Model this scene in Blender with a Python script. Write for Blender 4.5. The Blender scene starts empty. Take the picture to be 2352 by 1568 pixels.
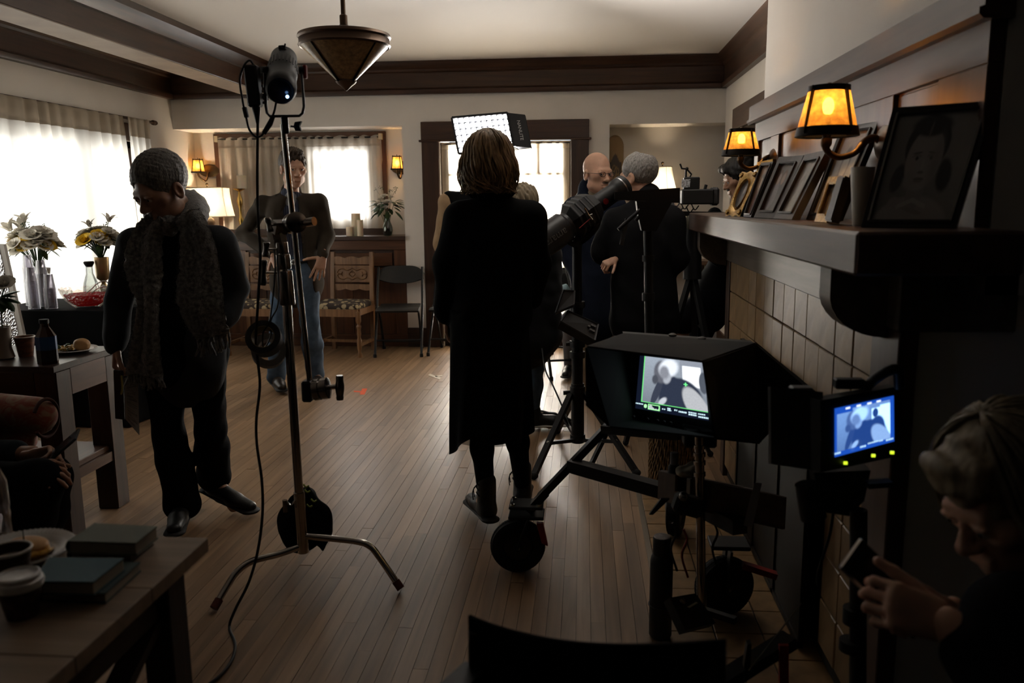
import bpy, bmesh, math, random
import numpy as np
from mathutils import Vector, Matrix
random.seed(7); rng = np.random.default_rng(7)
scene = bpy.context.scene; COL = scene.collection
PI = math.pi
# ---------------------------------------------------------------- camera, world, light, exposure
F_PX = 1900.0; CAM = np.array([0.0, 0.0, 1.42])
YAW, PITCH, ROLL = 0.0872500512, 0.167862242, -0.00960646
_cy, _sy = math.cos(YAW), math.sin(YAW)
_f = np.array([-_sy*math.cos(PITCH), _cy*math.cos(PITCH), -math.sin(PITCH)])
_r = np.array([_cy, _sy, 0.0]); _u = np.cross(_r, _f)
C_R = _r*math.cos(ROLL)+_u*math.sin(ROLL); C_U = -_r*math.sin(ROLL)+_u*math.cos(ROLL); C_F = _f
cd = bpy.data.cameras.new('camera'); cam = bpy.data.objects.new('camera', cd); COL.objects.link(cam)
cd.sensor_width = 36.0; cd.lens = F_PX/2352*36.0; cd.clip_start = 0.05
cam.matrix_world = Matrix(((C_R[0], C_U[0], -C_F[0], CAM[0]), (C_R[1], C_U[1], -C_F[1], CAM[1]), (C_R[2], C_U[2], -C_F[2], CAM[2]), (0, 0, 0, 1)))
cd.dof.use_dof = True; cd.dof.focus_distance = 4.6; cd.dof.aperture_fstop = 4.0
scene.camera = cam
vs = scene.view_settings; vs.view_transform = 'Standard'; vs.look = 'None'; vs.gamma = 1.0; vs.use_curve_mapping = False
vs.exposure = 0.65
w = bpy.data.worlds.new('overcast_sky'); scene.world = w; w.use_nodes = True
w.node_tree.nodes['Background'].inputs[0].default_value = (0.80, 0.90, 1.0, 1); w.node_tree.nodes['Background'].inputs[1].default_value = 1.0
scene.cycles.max_bounces = 7; scene.cycles.diffuse_bounces = 4; scene.cycles.glossy_bounces = 3
scene.cycles.transmission_bounces = 5; scene.cycles.transparent_max_bounces = 10
scene.cycles.sample_clamp_indirect = 6.0; scene.cycles.caustics_reflective = False; scene.cycles.caustics_refractive = False
def area(name, loc, target, sx, sy, power, col=(1, 1, 1), spread=PI):
    d = bpy.data.lights.new(name, 'AREA'); d.shape = 'RECTANGLE'; d.size = sx; d.size_y = sy; d.energy = power; d.color = col; d.spread = spread
    o = bpy.data.objects.new(name, d); COL.objects.link(o); o.location = loc
    o.rotation_euler = (Vector(target)-Vector(loc)).to_track_quat('-Z', 'Y').to_euler(); return o
def bulb(name, loc, power, col, r=0.03):
    d = bpy.data.lights.new(name, 'POINT'); d.energy = power; d.color = col; d.shadow_soft_size = r
    o = bpy.data.objects.new(name, d); COL.objects.link(o); o.location = loc; return o
# daylight just outside the openings
area('daylight_window', (-4.75, 5.6, 1.35), (0, 5.6, 1.2), 3.6, 1.9, 210, (0.93, 0.97, 1.0))
area('daylight_door', (-0.76, 8.75, 1.2), (-0.76, 0, 1.0), 1.7, 2.3, 480, (1.0, 0.97, 0.92))
area('daylight_niche_window', (-2.42, 8.95, 1.65), (-2.42, 0, 1.5), 0.7, 1.0, 45, (0.95, 0.98, 1.0))
WARM = (1.0, 0.52, 0.18)

# ---------------------------------------------------------------- pixel helpers (points of the room seen in the photograph)
def ray(px, py): return C_F*F_PX + C_R*(px-1176) - C_U*(py-784)
def P(px, py, Y, dy=0.0):
    d = ray(px, py); return d*((Y+dy)/d[1]) + CAM
def Zp(px, py, z):
    d = ray(px, py); return d*((z-CAM[2])/d[2]) + CAM
def Xp(px, py, x):
    d = ray(px, py); return d*(x/d[0]) + CAM
def px2m(n, Y): return n*Y/F_PX
# ---------------------------------------------------------------- materials
_M = {}
def nodes(m): return m.node_tree.nodes, m.node_tree.links
def mat(name, col=(.5, .5, .5), rough=.5, metal=0.0, spec=.32, bump=0, bscale=200, var=0, vscale=8, coat=0, sheen=0, emit=None, estr=0, stretch=(1, 1, 1), trans=0):
    if name in _M: return _M[name]
    m = bpy.data.materials.new(name); m.use_nodes = True; n, l = nodes(m); b = n['Principled BSDF']
    b.inputs['Base Color'].default_value = (*col, 1); b.inputs['Roughness'].default_value = rough; b.inputs['Metallic'].default_value = metal
    b.inputs['Specular IOR Level'].default_value = spec
    if coat: b.inputs['Coat Weight'].default_value = coat; b.inputs['Coat Roughness'].default_value = .15
    if sheen: b.inputs['Sheen Weight'].default_value = sheen; b.inputs['Sheen Roughness'].default_value = .4
    if trans: b.inputs['Transmission Weight'].default_value = trans
    if emit: b.inputs['Emission Color'].default_value = (*emit, 1); b.inputs['Emission Strength'].default_value = estr
    if bump or var:
        tc = n.new('ShaderNodeTexCoord'); mp = n.new('ShaderNodeMapping'); l.new(tc.outputs['Object'], mp.inputs[0]); mp.inputs['Scale'].default_value = stretch
    if var:
        t = n.new('ShaderNodeTexNoise'); t.inputs['Scale'].default_value = vscale; t.inputs['Detail'].default_value = 5; l.new(mp.outputs[0], t.inputs[0])
        r = n.new('ShaderNodeValToRGB'); e = r.color_ramp.elements
        e[0].position = .3; e[1].position = .72
        e[0].color = (*[c*(1-var) for c in col], 1); e[1].color = (*[min(1, c*(1+var)) for c in col], 1)
        l.new(t.outputs[0], r.inputs[0]); l.new(r.outputs[0], b.inputs['Base Color'])
    if bump:
        t = n.new('ShaderNodeTexNoise'); t.inputs['Scale'].default_value = bscale; t.inputs['Detail'].default_value = 4; l.new(mp.outputs[0], t.inputs[0])
        k = n.new('ShaderNodeBump'); k.inputs['Strength'].default_value = bump; k.inputs['Distance'].default_value = .004
        l.new(t.outputs[0], k.inputs['Height']); l.new(k.outputs[0], b.inputs['Normal'])
    _M[name] = m; return m
def wood(name, c1, c2, rough=.4, scale=1.0, axis=1, coat=0, bump=.15, rnd=.0):
    if name in _M: return _M[name]
    m = bpy.data.materials.new(name); m.use_nodes = True; n, l = nodes(m); b = n['Principled BSDF']
    tc = n.new('ShaderNodeNewGeometry'); mp = n.new('ShaderNodeMapping'); l.new(tc.outputs['Position'], mp.inputs[0])
    s = [38*scale]*3; s[axis] = 2.2*scale; mp.inputs['Scale'].default_value = s
    t = n.new('ShaderNodeTexNoise'); t.inputs['Scale'].default_value = 1.0; t.inputs['Detail'].default_value = 6; t.inputs['Distortion'].default_value = .6; l.new(mp.outputs[0], t.inputs[0])
    r = n.new('ShaderNodeValToRGB'); e = r.color_ramp.elements; e[0].position = .32; e[1].position = .7; e[0].color = (*c1, 1); e[1].color = (*c2, 1); l.new(t.outputs[0], r.inputs[0])
    out = r.outputs[0]
    if rnd:
        oi = n.new('ShaderNodeObjectInfo'); ri = n.new('ShaderNodeNewGeometry'); ad = n.new('ShaderNodeMath'); ad.operation = 'ADD'
        l.new(oi.outputs['Random'], ad.inputs[0]); l.new(ri.outputs['Random Per Island'], ad.inputs[1])
        fr = n.new('ShaderNodeMath'); fr.operation = 'FRACT'; l.new(ad.outputs[0], fr.inputs[0])
        mr = n.new('ShaderNodeMapRange'); l.new(fr.outputs[0], mr.inputs[0]); mr.inputs[3].default_value = 1-rnd; mr.inputs[4].default_value = 1+rnd
        hs = n.new('ShaderNodeHueSaturation'); l.new(out, hs.inputs['Color']); l.new(mr.outputs[0], hs.inputs['Value']); out = hs.outputs[0]
        vm = n.new('ShaderNodeVectorMath'); vm.operation = 'MULTIPLY_ADD'; l.new(fr.outputs[0], vm.inputs[1]); vm.inputs[0].default_value = (7, 31, 5); l.new(tc.outputs['Position'], vm.inputs[2]); l.new(vm.outputs[0], mp.inputs[0])
    l.new(out, b.inputs['Base Color']); b.inputs['Roughness'].default_value = rough
    if coat: b.inputs['Coat Weight'].default_value = coat; b.inputs['Coat Roughness'].default_value = .2
    k = n.new('ShaderNodeBump'); k.inputs['Strength'].default_value = bump; k.inputs['Distance'].default_value = .002; l.new(t.outputs[0], k.inputs['Height']); l.new(k.outputs[0], b.inputs['Normal'])
    _M[name] = m; return m
def sheer(name, col, transp, rough=1, weave=900):
    """window cloth: partly see-through weave, partly scattering light both ways"""
    if name in _M: return _M[name]
    m = bpy.data.materials.new(name); m.use_nodes = True; n, l = nodes(m); n.remove(n['Principled BSDF'])
    d = n.new('ShaderNodeBsdfDiffuse'); d.inputs[0].default_value = (*col, 1); t = n.new('ShaderNodeBsdfTranslucent'); t.inputs[0].default_value = (*col, 1)
    tr = n.new('ShaderNodeBsdfTransparent'); a = n.new('ShaderNodeMixShader'); a.inputs[0].default_value = .5; l.new(d.outputs[0], a.inputs[1]); l.new(t.outputs[0], a.inputs[2])
    c = n.new('ShaderNodeMixShader'); c.inputs[0].default_value = transp; l.new(a.outputs[0], c.inputs[1]); l.new(tr.outputs[0], c.inputs[2]); l.new(c.outputs[0], n['Material Output'].inputs[0])
    _M[name] = m; return m
def glass(name, col=(1, 1, 1), gl=.08, rough=0.02):
    if name in _M: return _M[name]
    m = bpy.data.materials.new(name); m.use_nodes = True; n, l = nodes(m); n.remove(n['Principled BSDF'])
    g = n.new('ShaderNodeBsdfGlossy'); g.inputs['Roughness'].default_value = rough; t = n.new('ShaderNodeBsdfTransparent'); t.inputs[0].default_value = (*col, 1)
    lw = n.new('ShaderNodeLayerWeight'); lw.inputs[0].default_value = .35; mx = n.new('ShaderNodeMath'); mx.operation = 'MULTIPLY_ADD'; l.new(lw.outputs['Fresnel'], mx.inputs[0]); mx.inputs[1].default_value = .6; mx.inputs[2].default_value = gl
    s = n.new('ShaderNodeMixShader'); l.new(mx.outputs[0], s.inputs[0]); l.new(t.outputs[0], s.inputs[1]); l.new(g.outputs[0], s.inputs[2]); l.new(s.outputs[0], n['Material Output'].inputs[0])
    _M[name] = m; return m
def emis(name, col, s):
    if name in _M: return _M[name]
    m = bpy.data.materials.new(name); m.use_nodes = True; n, l = nodes(m); b = n['Principled BSDF']; b.inputs['Base Color'].default_value = (0, 0, 0, 1)
    b.inputs['Emission Color'].default_value = (*col, 1); b.inputs['Emission Strength'].default_value = s; b.inputs['Roughness'].default_value = .3
    _M[name] = m; return m
def shade_mat(name, col, transl, estr, ecol):
    """lamp shade: scatters the bulb's light through"""
    if name in _M: return _M[name]
    m = bpy.data.materials.new(name); m.use_nodes = True; n, l = nodes(m); b = n['Principled BSDF']; b.inputs['Base Color'].default_value = (*col, 1); b.inputs['Roughness'].default_value = .6
    t = n.new('ShaderNodeBsdfTranslucent'); t.inputs[0].default_value = (*transl, 1); a = n.new('ShaderNodeMixShader'); a.inputs[0].default_value = .6
    l.new(b.outputs[0], a.inputs[1]); l.new(t.outputs[0], a.inputs[2]); l.new(a.outputs[0], n['Material Output'].inputs[0]); _M[name] = m; return m
def printed(name, rough=.4, emit=0, coat=0):
    """flat print or picture: colours come from the mesh's colour attribute"""
    if name in _M: return _M[name]
    m = bpy.data.materials.new(name); m.use_nodes = True; n, l = nodes(m); b = n['Principled BSDF']; a = n.new('ShaderNodeVertexColor'); a.layer_name = 'print'
    if emit:
        b.inputs['Base Color'].default_value = (.01, .01, .01, 1); l.new(a.outputs[0], b.inputs['Emission Color']); b.inputs['Emission Strength'].default_value = emit
    else: l.new(a.outputs[0], b.inputs['Base Color'])
    b.inputs['Roughness'].default_value = rough
    if coat: b.inputs['Coat Weight'].default_value = coat; b.inputs['Coat Roughness'].default_value = .05
    _M[name] = m; return m
# ---------------------------------------------------------------- objects
ORG = {}
def thing(name, label, cat, loc=(0, 0, 0), group=None):
    o = bpy.data.objects.new(name, None); COL.objects.link(o); o.empty_display_size = .05; o.location = loc
    o['label'] = label; o['category'] = cat
    if group: o['group'] = group
    ORG[o.name] = np.array(loc, float); return o
def tag(o, label=None, cat=None, group=None, kind=None):
    for k, v in (('label', label), ('category', cat), ('group', group), ('kind', kind)):
        if v: o[k] = v
    return o
def mkobj(name, verts, faces, m, parent=None, smooth=None, org=None):
    verts = np.asarray(verts, float).reshape(-1, 3)
    if parent is not None: o0 = ORG[parent.name]
    else: o0 = np.array(org, float) if org is not None else np.zeros(3)
    me = bpy.data.meshes.new(name)
    me.from_pydata((verts-o0).tolist(), [], faces); me.update()
    if smooth is not None:
        me.shade_smooth()
        if smooth < 180: me.set_sharp_from_angle(angle=math.radians(smooth))
    if m: me.materials.append(m)
    o = bpy.data.objects.new(name, me); COL.objects.link(o)
    if parent is not None: o.parent = parent
    else: o.location = o0
    ORG[o.name] = o0; return o
def frame_from(d, up=(0, 0, 1)):
    d = np.asarray(d, float); d = d/np.linalg.norm(d); up = np.asarray(up, float)
    if abs(d@up) > .97*np.linalg.norm(up): up = np.array([0, 1.0, 0]) if abs(d[1]) < .9 else np.array([1.0, 0, 0])
    x = np.cross(up, d); x /= np.linalg.norm(x); y = np.cross(d, x); return x, y, d
class MB:
    def __init__(s): s.v = []; s.f = []; s.n = 0
    def add(s, v, f):
        v = np.asarray(v, float).reshape(-1, 3); s.v.append(v); b = s.n; s.f.extend([tuple(i+b for i in q) for q in f]); s.n += len(v); return s
    def box(s, c, size, R=None, b=0.0):
        c = np.asarray(c, float); h = np.asarray(size, float)/2
        if b <= 0:
            v = np.array([(x, y, z) for x in (-1, 1) for y in (-1, 1) for z in (-1, 1)], float)*h
            f = [(0, 1, 3, 2), (4, 6, 7, 5), (0, 4, 5, 1), (2, 3, 7, 6), (0, 2, 6, 4), (1, 5, 7, 3)]
        else:
            b = min(b, *(h*.9)); v = []; idx = {}
            for x in (-1, 1):
                for y in (-1, 1):
                    for z in (-1, 1):
                        for a in range(3):
                            q = np.array([x, y, z])*(h-b); q[a] = (x, y, z)[a]*h[a]; idx[(x, y, z, a)] = len(v); v.append(q)
            f = []
            sg = (-1, 1)
            for a in range(3):
                o1, o2 = [(1, 2), (2, 0), (0, 1)][a]
                for sa in sg:
                    L = []
                    for s1, s2 in ((-1, -1), (1, -1), (1, 1), (-1, 1)):
                        k = [0, 0, 0]; k[a] = sa; k[o1] = s1; k[o2] = s2; L.append(idx[(*k, a)])
                    f.append(tuple(L if sa > 0 else L[::-1]))
                for s1 in sg:
                    for s2 in sg:
                        def id_(sa, ax):
                            k = [0, 0, 0]; k[a] = sa; k[o1] = s1; k[o2] = s2; return idx[(*k, ax)]
                        q = (id_(-1, o1), id_(1, o1), id_(1, o2), id_(-1, o2)); f.append(q if s1*s2 < 0 else q[::-1])
            for x in sg:
                for y in sg:
                    for z in sg:
                        q = tuple(idx[(x, y, z, a)] for a in range(3)); f.append(q if x*y*z > 0 else q[::-1])
            v = np.array(v)
        if R is not None: v = v@np.asarray(R, float).T
        return s.add(v+c, f)
    def bb(s, lo, hi, b=0.0):
        lo = np.asarray(lo, float); hi = np.asarray(hi, float); return s.box((lo+hi)/2, hi-lo, None, b)
    def bar(s, p, q, wx, wy, up=(0, 0, 1), b=0.0):
        p = np.asarray(p, float); q = np.asarray(q, float); x, y, d = frame_from(q-p, up); R = np.stack([x, y, d], 1)
        return s.box((p+q)/2, (wx, wy, np.linalg.norm(q-p)), R, b)
    def tube(s, pts, r, n=8, cap=True, closed=False, flat=1.0, up=(0, 0, 1)):
        pts = np.asarray(pts, float); m = len(pts); rr = np.broadcast_to(np.asarray(r, float), (m,)) if np.ndim(r) == 0 else np.asarray(r, float)
        ring = []
        t = np.gradient(pts, axis=0) if not closed else (np.roll(pts, -1, 0)-np.roll(pts, 1, 0))
        x, y, d = frame_from(t[0], up)
        for i in range(m):
            d = t[i]/(np.linalg.norm(t[i])+1e-12); x = x-d*(x@d); nx = np.linalg.norm(x)
            if nx < 1e-6: x, y, d = frame_from(d, up)
            else: x = x/nx
            y = np.cross(d, x); a = np.arange(n)*2*PI/n
            ring.append(pts[i]+rr[i]*(np.cos(a)[:, None]*x+flat*np.sin(a)[:, None]*y))
        v = np.concatenate(ring); f = []
        for i in range(m if closed else m-1):
            j = (i+1) % m
            for k in range(n): k2 = (k+1) % n; f.append((i*n+k, i*n+k2, j*n+k2, j*n+k))
        if cap and not closed: f.append(tuple(range(n-1, -1, -1))); f.append(tuple((m-1)*n+k for k in range(n)))
        return s.add(v, f)
    def cyl(s, p, q, r0, r1=None, n=16): return s.tube([p, q], [r0, r0 if r1 is None else r1], n)
    def lathe(s, prof, c, axis=(0, 0, 1), n=24, capb=True, capt=True, up=(0, 1, 0), sc=(1, 1)):
        x, y, d = frame_from(axis, up); c = np.asarray(c, float); v = []; f = []; m = len(prof); a = np.arange(n)*2*PI/n
        for (r, h) in prof: v.append(c+d*h+r*(np.cos(a)[:, None]*x*sc[0]+np.sin(a)[:, None]*y*sc[1]))
        for i in range(m-1):
            for k in range(n): k2 = (k+1) % n; f.append((i*n+k, i*n+k2, (i+1)*n+k2, (i+1)*n+k))
        if capb: f.append(tuple(range(n-1, -1, -1)))
        if capt: f.append(tuple((m-1)*n+k for k in range(n)))
        return s.add(np.concatenate(v), f)
    def sph(s, c, r, n=12, m=8, R=None):
        r = np.broadcast_to(np.asarray(r, float), (3,)); v = [(0, 0, -1)]; f = []
        for i in range(1, m):
            t = -PI/2+PI*i/m
            for k in range(n): a = 2*PI*k/n; v.append((math.cos(t)*math.cos(a), math.cos(t)*math.sin(a), math.sin(t)))
        v.append((0, 0, 1)); T = len(v)-1
        for k in range(n): f.append((0, 1+(k+1) % n, 1+k)); f.append((T, 1+(m-2)*n+k, 1+(m-2)*n+(k+1) % n))
        for i in range(m-2):
            for k in range(n): a = 1+i*n; f.append((a+k, a+(k+1) % n, a+n+(k+1) % n, a+n+k))
        v = np.array(v)*r
        if R is not None: v = v@np.asarray(R).T
        return s.add(v+np.asarray(c, float), f)
    def prism(s, poly, off):
        """closed polygon of 3-D points pushed along a vector"""
        p = np.asarray(poly, float); o = np.asarray(off, float); n = len(p)
        nrm = sum(np.cross(p[i]-p[0], p[(i+1) % n]-p[0]) for i in range(n))
        if nrm@o > 0: p = p[::-1]
        f = [tuple(range(n)), tuple(range(2*n-1, n-1, -1))]
        for i in range(n): j = (i+1) % n; f.append((i, n+i, n+j, j))
        return s.add(np.concatenate([p, p+o]), f)
    def quad(s, a, b, c, d): return s.add([a, b, c, d], [(0, 1, 2, 3)])
    def grid(s, G, thick=None):
        G = np.asarray(G, float); a, b = G.shape[:2]; f = [(i*b+j, i*b+j+1, (i+1)*b+j+1, (i+1)*b+j) for i in range(a-1) for j in range(b-1)]
        return s.add(G.reshape(-1, 3), f)
    def build(s, name, m, parent=None, smooth=None, org=None):
        if not s.v: raise ValueError(name)
        return mkobj(name, np.concatenate(s.v), s.f, m, parent, smooth, org)
def solid_grid(G, th, nrm=None):
    """a sheet of points given thickness th along its own normals"""
    G = np.asarray(G, float); a, b = G.shape[:2]
    if nrm is None:
        du = np.gradient(G, axis=0); dv = np.gradient(G, axis=1); nm = np.cross(du, dv); nm /= (np.linalg.norm(nm, axis=2, keepdims=True)+1e-9)
    else: nm = np.broadcast_to(np.asarray(nrm, float), G.shape)
    A = G+nm*th/2; B = G-nm*th/2; mb = MB(); V = np.concatenate([A.reshape(-1, 3), B.reshape(-1, 3)]); o = a*b; f = []
    for i in range(a-1):
        for j in range(b-1):
            p = (i*b+j, i*b+j+1, (i+1)*b+j+1, (i+1)*b+j); f.append(p[::-1]); f.append(tuple(o+k for k in p))
    for i in range(a-1):
        for j in (0, b-1):
            q = (i*b+j, (i+1)*b+j, o+(i+1)*b+j, o+i*b+j); f.append(q if j == 0 else q[::-1])
    for j in range(b-1):
        for i in (0, a-1):
            q = (i*b+j, i*b+j+1, o+i*b+j+1, o+i*b+j); f.append(q[::-1] if i == 0 else q)
    mb.add(V, f); return mb
def copytree(o, loc=None, rz=None, label=None, group=None):
    c = o.copy(); COL.objects.link(c)
    if loc is not None: c.location = loc
    if rz is not None: c.rotation_euler[2] = rz
    if label: c['label'] = label
    if group: c['group'] = group
    def rec(a, b):
        for ch in list(a.children):
            d = ch.copy(); COL.objects.link(d); d.parent = b; rec(ch, d)
    rec(o, c); return c
def spline(pts, n=40):
    p = np.asarray(pts, float); m = len(p)
    if m < 3: return np.array([p[0]+(p[-1]-p[0])*t for t in np.linspace(0, 1, n)])
    q = np.concatenate([[2*p[0]-p[1]], p, [2*p[-1]-p[-2]]]); out = []
    for t in np.linspace(0, m-1-1e-9, n):
        i = int(t); u = t-i; a, b, c, d = q[i:i+4]
        out.append(.5*((2*b)+(-a+c)*u+(2*a-5*b+4*c-d)*u*u+(-a+3*b-3*c+d)*u**3))
    return np.array(out)
def print_sheet(name, fn, tl, tr, br, bl, nx, ny, m, parent=None, curve=0):
    """flat printed sheet: fn(u, v) gives linear colours, u to the right, v downwards"""
    tl, tr, br, bl = [np.asarray(a, float) for a in (tl, tr, br, bl)]
    u, v = np.meshgrid(np.linspace(0, 1, nx), np.linspace(0, 1, ny)); U = u[..., None]; V = v[..., None]
    G = (tl*(1-U)+tr*U)*(1-V)+(bl*(1-U)+br*U)*V
    mb = MB().grid(G); mb.f = [q[::-1] for q in mb.f]; o = mb.build(name, m, parent)
    c = np.clip(fn(u, v), 0, 4); c = np.concatenate([c, np.ones((ny, nx, 1))], 2).reshape(-1)
    a = o.data.color_attributes.new('print', 'FLOAT_COLOR', 'POINT'); a.data.foreach_set('color', c.astype(np.float32)); return o
def lettering(name, txt, c, right, up, size, m, parent=None, thick=.0006, spacing=1.0):
    cu = bpy.data.curves.new(name, 'FONT'); cu.body = txt; cu.size = size; cu.extrude = thick; cu.align_x = 'CENTER'; cu.align_y = 'CENTER'; cu.space_character = spacing; cu.resolution_u = 3
    t = bpy.data.objects.new(name, cu); COL.objects.link(t); dg = bpy.context.evaluated_depsgraph_get(); me = bpy.data.meshes.new_from_object(t.evaluated_get(dg)); bpy.data.objects.remove(t)
    right = np.asarray(right, float); right /= np.linalg.norm(right); up = np.asarray(up, float); up = up-right*(up@right); up /= np.linalg.norm(up); nn = np.cross(right, up)
    n = len(me.vertices); co = np.zeros(n*3); me.vertices.foreach_get('co', co); co = co.reshape(-1, 3)
    V = np.asarray(c, float)+co[:, :1]*right+co[:, 1:2]*up+co[:, 2:]*nn; F = [tuple(p.vertices) for p in me.polygons]; bpy.data.meshes.remove(me)
    return mkobj(name, V, F, m, parent)
# ================================================================ THE ROOM
XL, XR, YB, ZC = -4.02, 1.30, 8.03, 2.72
PL = mat('wall_plaster', (.72, .68, .63), .8, bump=.08, bscale=90, var=.03, vscale=3)
CEIL = mat('ceiling_plaster', (.74, .70, .655), .6, bump=.05, bscale=60)
DW = wood('dark_stained_wood_x', (.028, .011, .005), (.060, .025, .012), .42, .8, 0)
DWY = wood('dark_stained_wood_y', (.028, .011, .005), (.060, .025, .012), .42, .8, 1)
DWZ = wood('dark_stained_wood_z', (.028, .011, .005), (.060, .025, .012), .42, .8, 2)
MWY = wood('brown_panel_wood_y', (.045, .022, .014), (.080, .042, .027), .45, .8, 1, coat=.1)
MWZ = wood('brown_panel_wood_z', (.045, .022, .014), (.080, .042, .027), .45, .8, 2, coat=.1)
WNZ = wood('wainscot_wood_z', (.055, .020, .008), (.12, .048, .020), .35, .8, 2, coat=.1)
WNX = wood('wainscot_wood_x', (.055, .020, .008), (.12, .048, .020), .35, .8, 0, coat=.1)
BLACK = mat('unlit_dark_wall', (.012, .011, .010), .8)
def struct(o): o['kind'] = 'structure'; return o
# ---- floor: joist bed plus oak strips
OAK = wood('oak_strip', (.150, .088, .046), (.280, .172, .096), .42, .55, 1, coat=.06, bump=.10, rnd=.16)
fl = struct(MB().bb((-4.4, -2.6, -.12), (2.6, 9.0, -.014)).build('floor', mat('subfloor', (.02, .012, .008), .8)))
me1 = MB().bb((-.5, -.5, -.5), (.5, .5, .5)).build('plank', OAK); base_me = me1.data; bpy.data.objects.remove(me1)
planks = []; bw = .05
for i in range(int((XR-XL)/bw)+1):
    x = XL+bw*(i+.5); y = -.4-rng.random()*1.2
    while y < 8.1:
        L = .45+rng.random()*1.5; y2 = min(y+L, 8.1)
        if y2 > .9:
            y0 = max(y, .6)
            if not (x > .275 and y2 > 1.2 and y0 < 4.0):
                planks.append((x, y0, y2))
            elif x > .275:
                if y0 < 1.2: planks.append((x, y0, 1.2))
                if y2 > 4.0: planks.append((x, max(y0, 4.0), y2))
        y = y2
def in_view(x, y):
    d = np.array([x, y, 0])-CAM; z = d@C_F
    if z < .2: return False
    px = 1176+F_PX*(d@C_R)/z; py = 784-F_PX*(d@C_U)/z
    return -60 < px < 1620 and py < 1620
def near(p):
    ym = min(max(p[1], 2.4), p[2]); v = in_view(p[0], ym) or in_view(p[0], p[2]) or in_view(p[0], .5*(p[1]+p[2]))
    return (0 if v else 100)+math.hypot(p[0], .5*(p[1]+p[2]))
planks.sort(key=near); rest = MB()
for k, (x, y0, y2) in enumerate(planks):
    dz = rng.normal(0, .0004)
    if y2-y0 < .02: continue
    if k < 300:
        o = bpy.data.objects.new('plank', base_me); COL.objects.link(o); o.parent = fl
        o.location = (x, (y0+y2)/2, -.007+dz); o.scale = (bw-.0013, y2-y0-.0016, .014)
    else: rest.bb((x-bw/2+.00065, y0+.0008, -.014+dz), (x+bw/2-.00065, y2-.0008, dz))
tag(rest.build('plank_field', OAK, fl), kind='stuff')
# hearth of square tiles set into the floor
HT = mat('hearth_tile', (.20, .115, .045), .5, bump=.2, bscale=40, var=.25, vscale=14)
GR = mat('grout', (.05, .042, .034), .9)
he = struct(MB().bb((.275, 1.2, -.014), (.95, 4.0, -.004)).build('hearth_floor', GR, None))
struct(he)
hm = MB().box((0, 0, 0), (.151, .151, .010), None, .002).build('tile', HT); hme = hm.data; bpy.data.objects.remove(hm)
for ix in range(3):
    for iy in range(18):
        o = bpy.data.objects.new('tile', hme); COL.objects.link(o); o.parent = he; o.location = (.362+ix*.155, 1.28+iy*.155, -.003+rng.normal(0, .0005))
MB().bb((.262, 1.2, -.01), (.284, 4.0, .003)).build('edge_strip', mat('worn_metal_edge', (.35, .30, .24), .35, .8), he)
# ---- ceiling and walls
struct(MB().bb((-4.5, -2.6, ZC), (2.6, 9.0, ZC+.1)).build('ceiling', CEIL))
wl = MB()
wy0, wy1, wz0, wz1 = 3.75, 7.32, .55, 1.98
wl.bb((XL-.15, -2.6, 0), (XL, wy0, ZC)).bb((XL-.15, wy1, 0), (XL, 8.65, ZC)).bb((XL-.15, wy0, wz1), (XL, wy1, ZC)).bb((XL-.15, wy0, 0), (XL, wy1, wz0))
struct(wl.build('wall_left', PL))
NY = 8.46; n0, n1, nz = XL, -1.74, 2.145
d0, d1, dz1 = -1.38, -.13, 2.0
wb = MB()
wb.bb((n0, YB, nz), (n1, NY+.14, ZC)).bb((n1, YB, 0), (d0, NY+.14, ZC)).bb((d0, YB, dz1), (d1, YB+.15, ZC)).bb((d1, YB, 0), (.235, YB+.15, ZC))
wb.bb((.235, YB, 2.12), (XR+.1, NY+.14, ZC)).bb((.235, NY-.06, 0), (XR+.1, NY+.14, 2.12)).bb((.1, YB+.15, 0), (.235, NY+.14, ZC))
wx0, wx1, wnz0, wnz1 = -2.80, -2.17, 1.22, 1.98      # the lit casement in the niche wall
wb.bb((n0, NY, 0), (wx0, NY+.14, nz)).bb((wx1, NY, 0), (n1, NY+.14, nz)).bb((wx0, NY, 0), (wx1, NY+.14, wnz0)).bb((wx0, NY, wnz1), (wx1, NY+.14, nz))
struct(wb.build('wall_back', PL))
wr = MB()
dry0, dry1 = 4.6, 7.38
wr.bb((XR, dry1, 0), (XR+.15, YB, ZC)).bb((XR, dry0, 2.02), (XR+.15, dry1, ZC)).bb((XR, 1.9, 0), (XR+.15, dry0, ZC))
struct(wr.build('wall_right', PL))
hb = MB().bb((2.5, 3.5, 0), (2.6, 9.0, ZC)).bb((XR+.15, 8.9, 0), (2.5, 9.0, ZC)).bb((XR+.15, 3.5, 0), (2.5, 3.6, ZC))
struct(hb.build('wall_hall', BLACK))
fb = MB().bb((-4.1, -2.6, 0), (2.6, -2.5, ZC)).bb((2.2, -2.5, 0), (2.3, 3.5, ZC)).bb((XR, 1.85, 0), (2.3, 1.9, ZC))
struct(fb.build('wall_front', BLACK))
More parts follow.
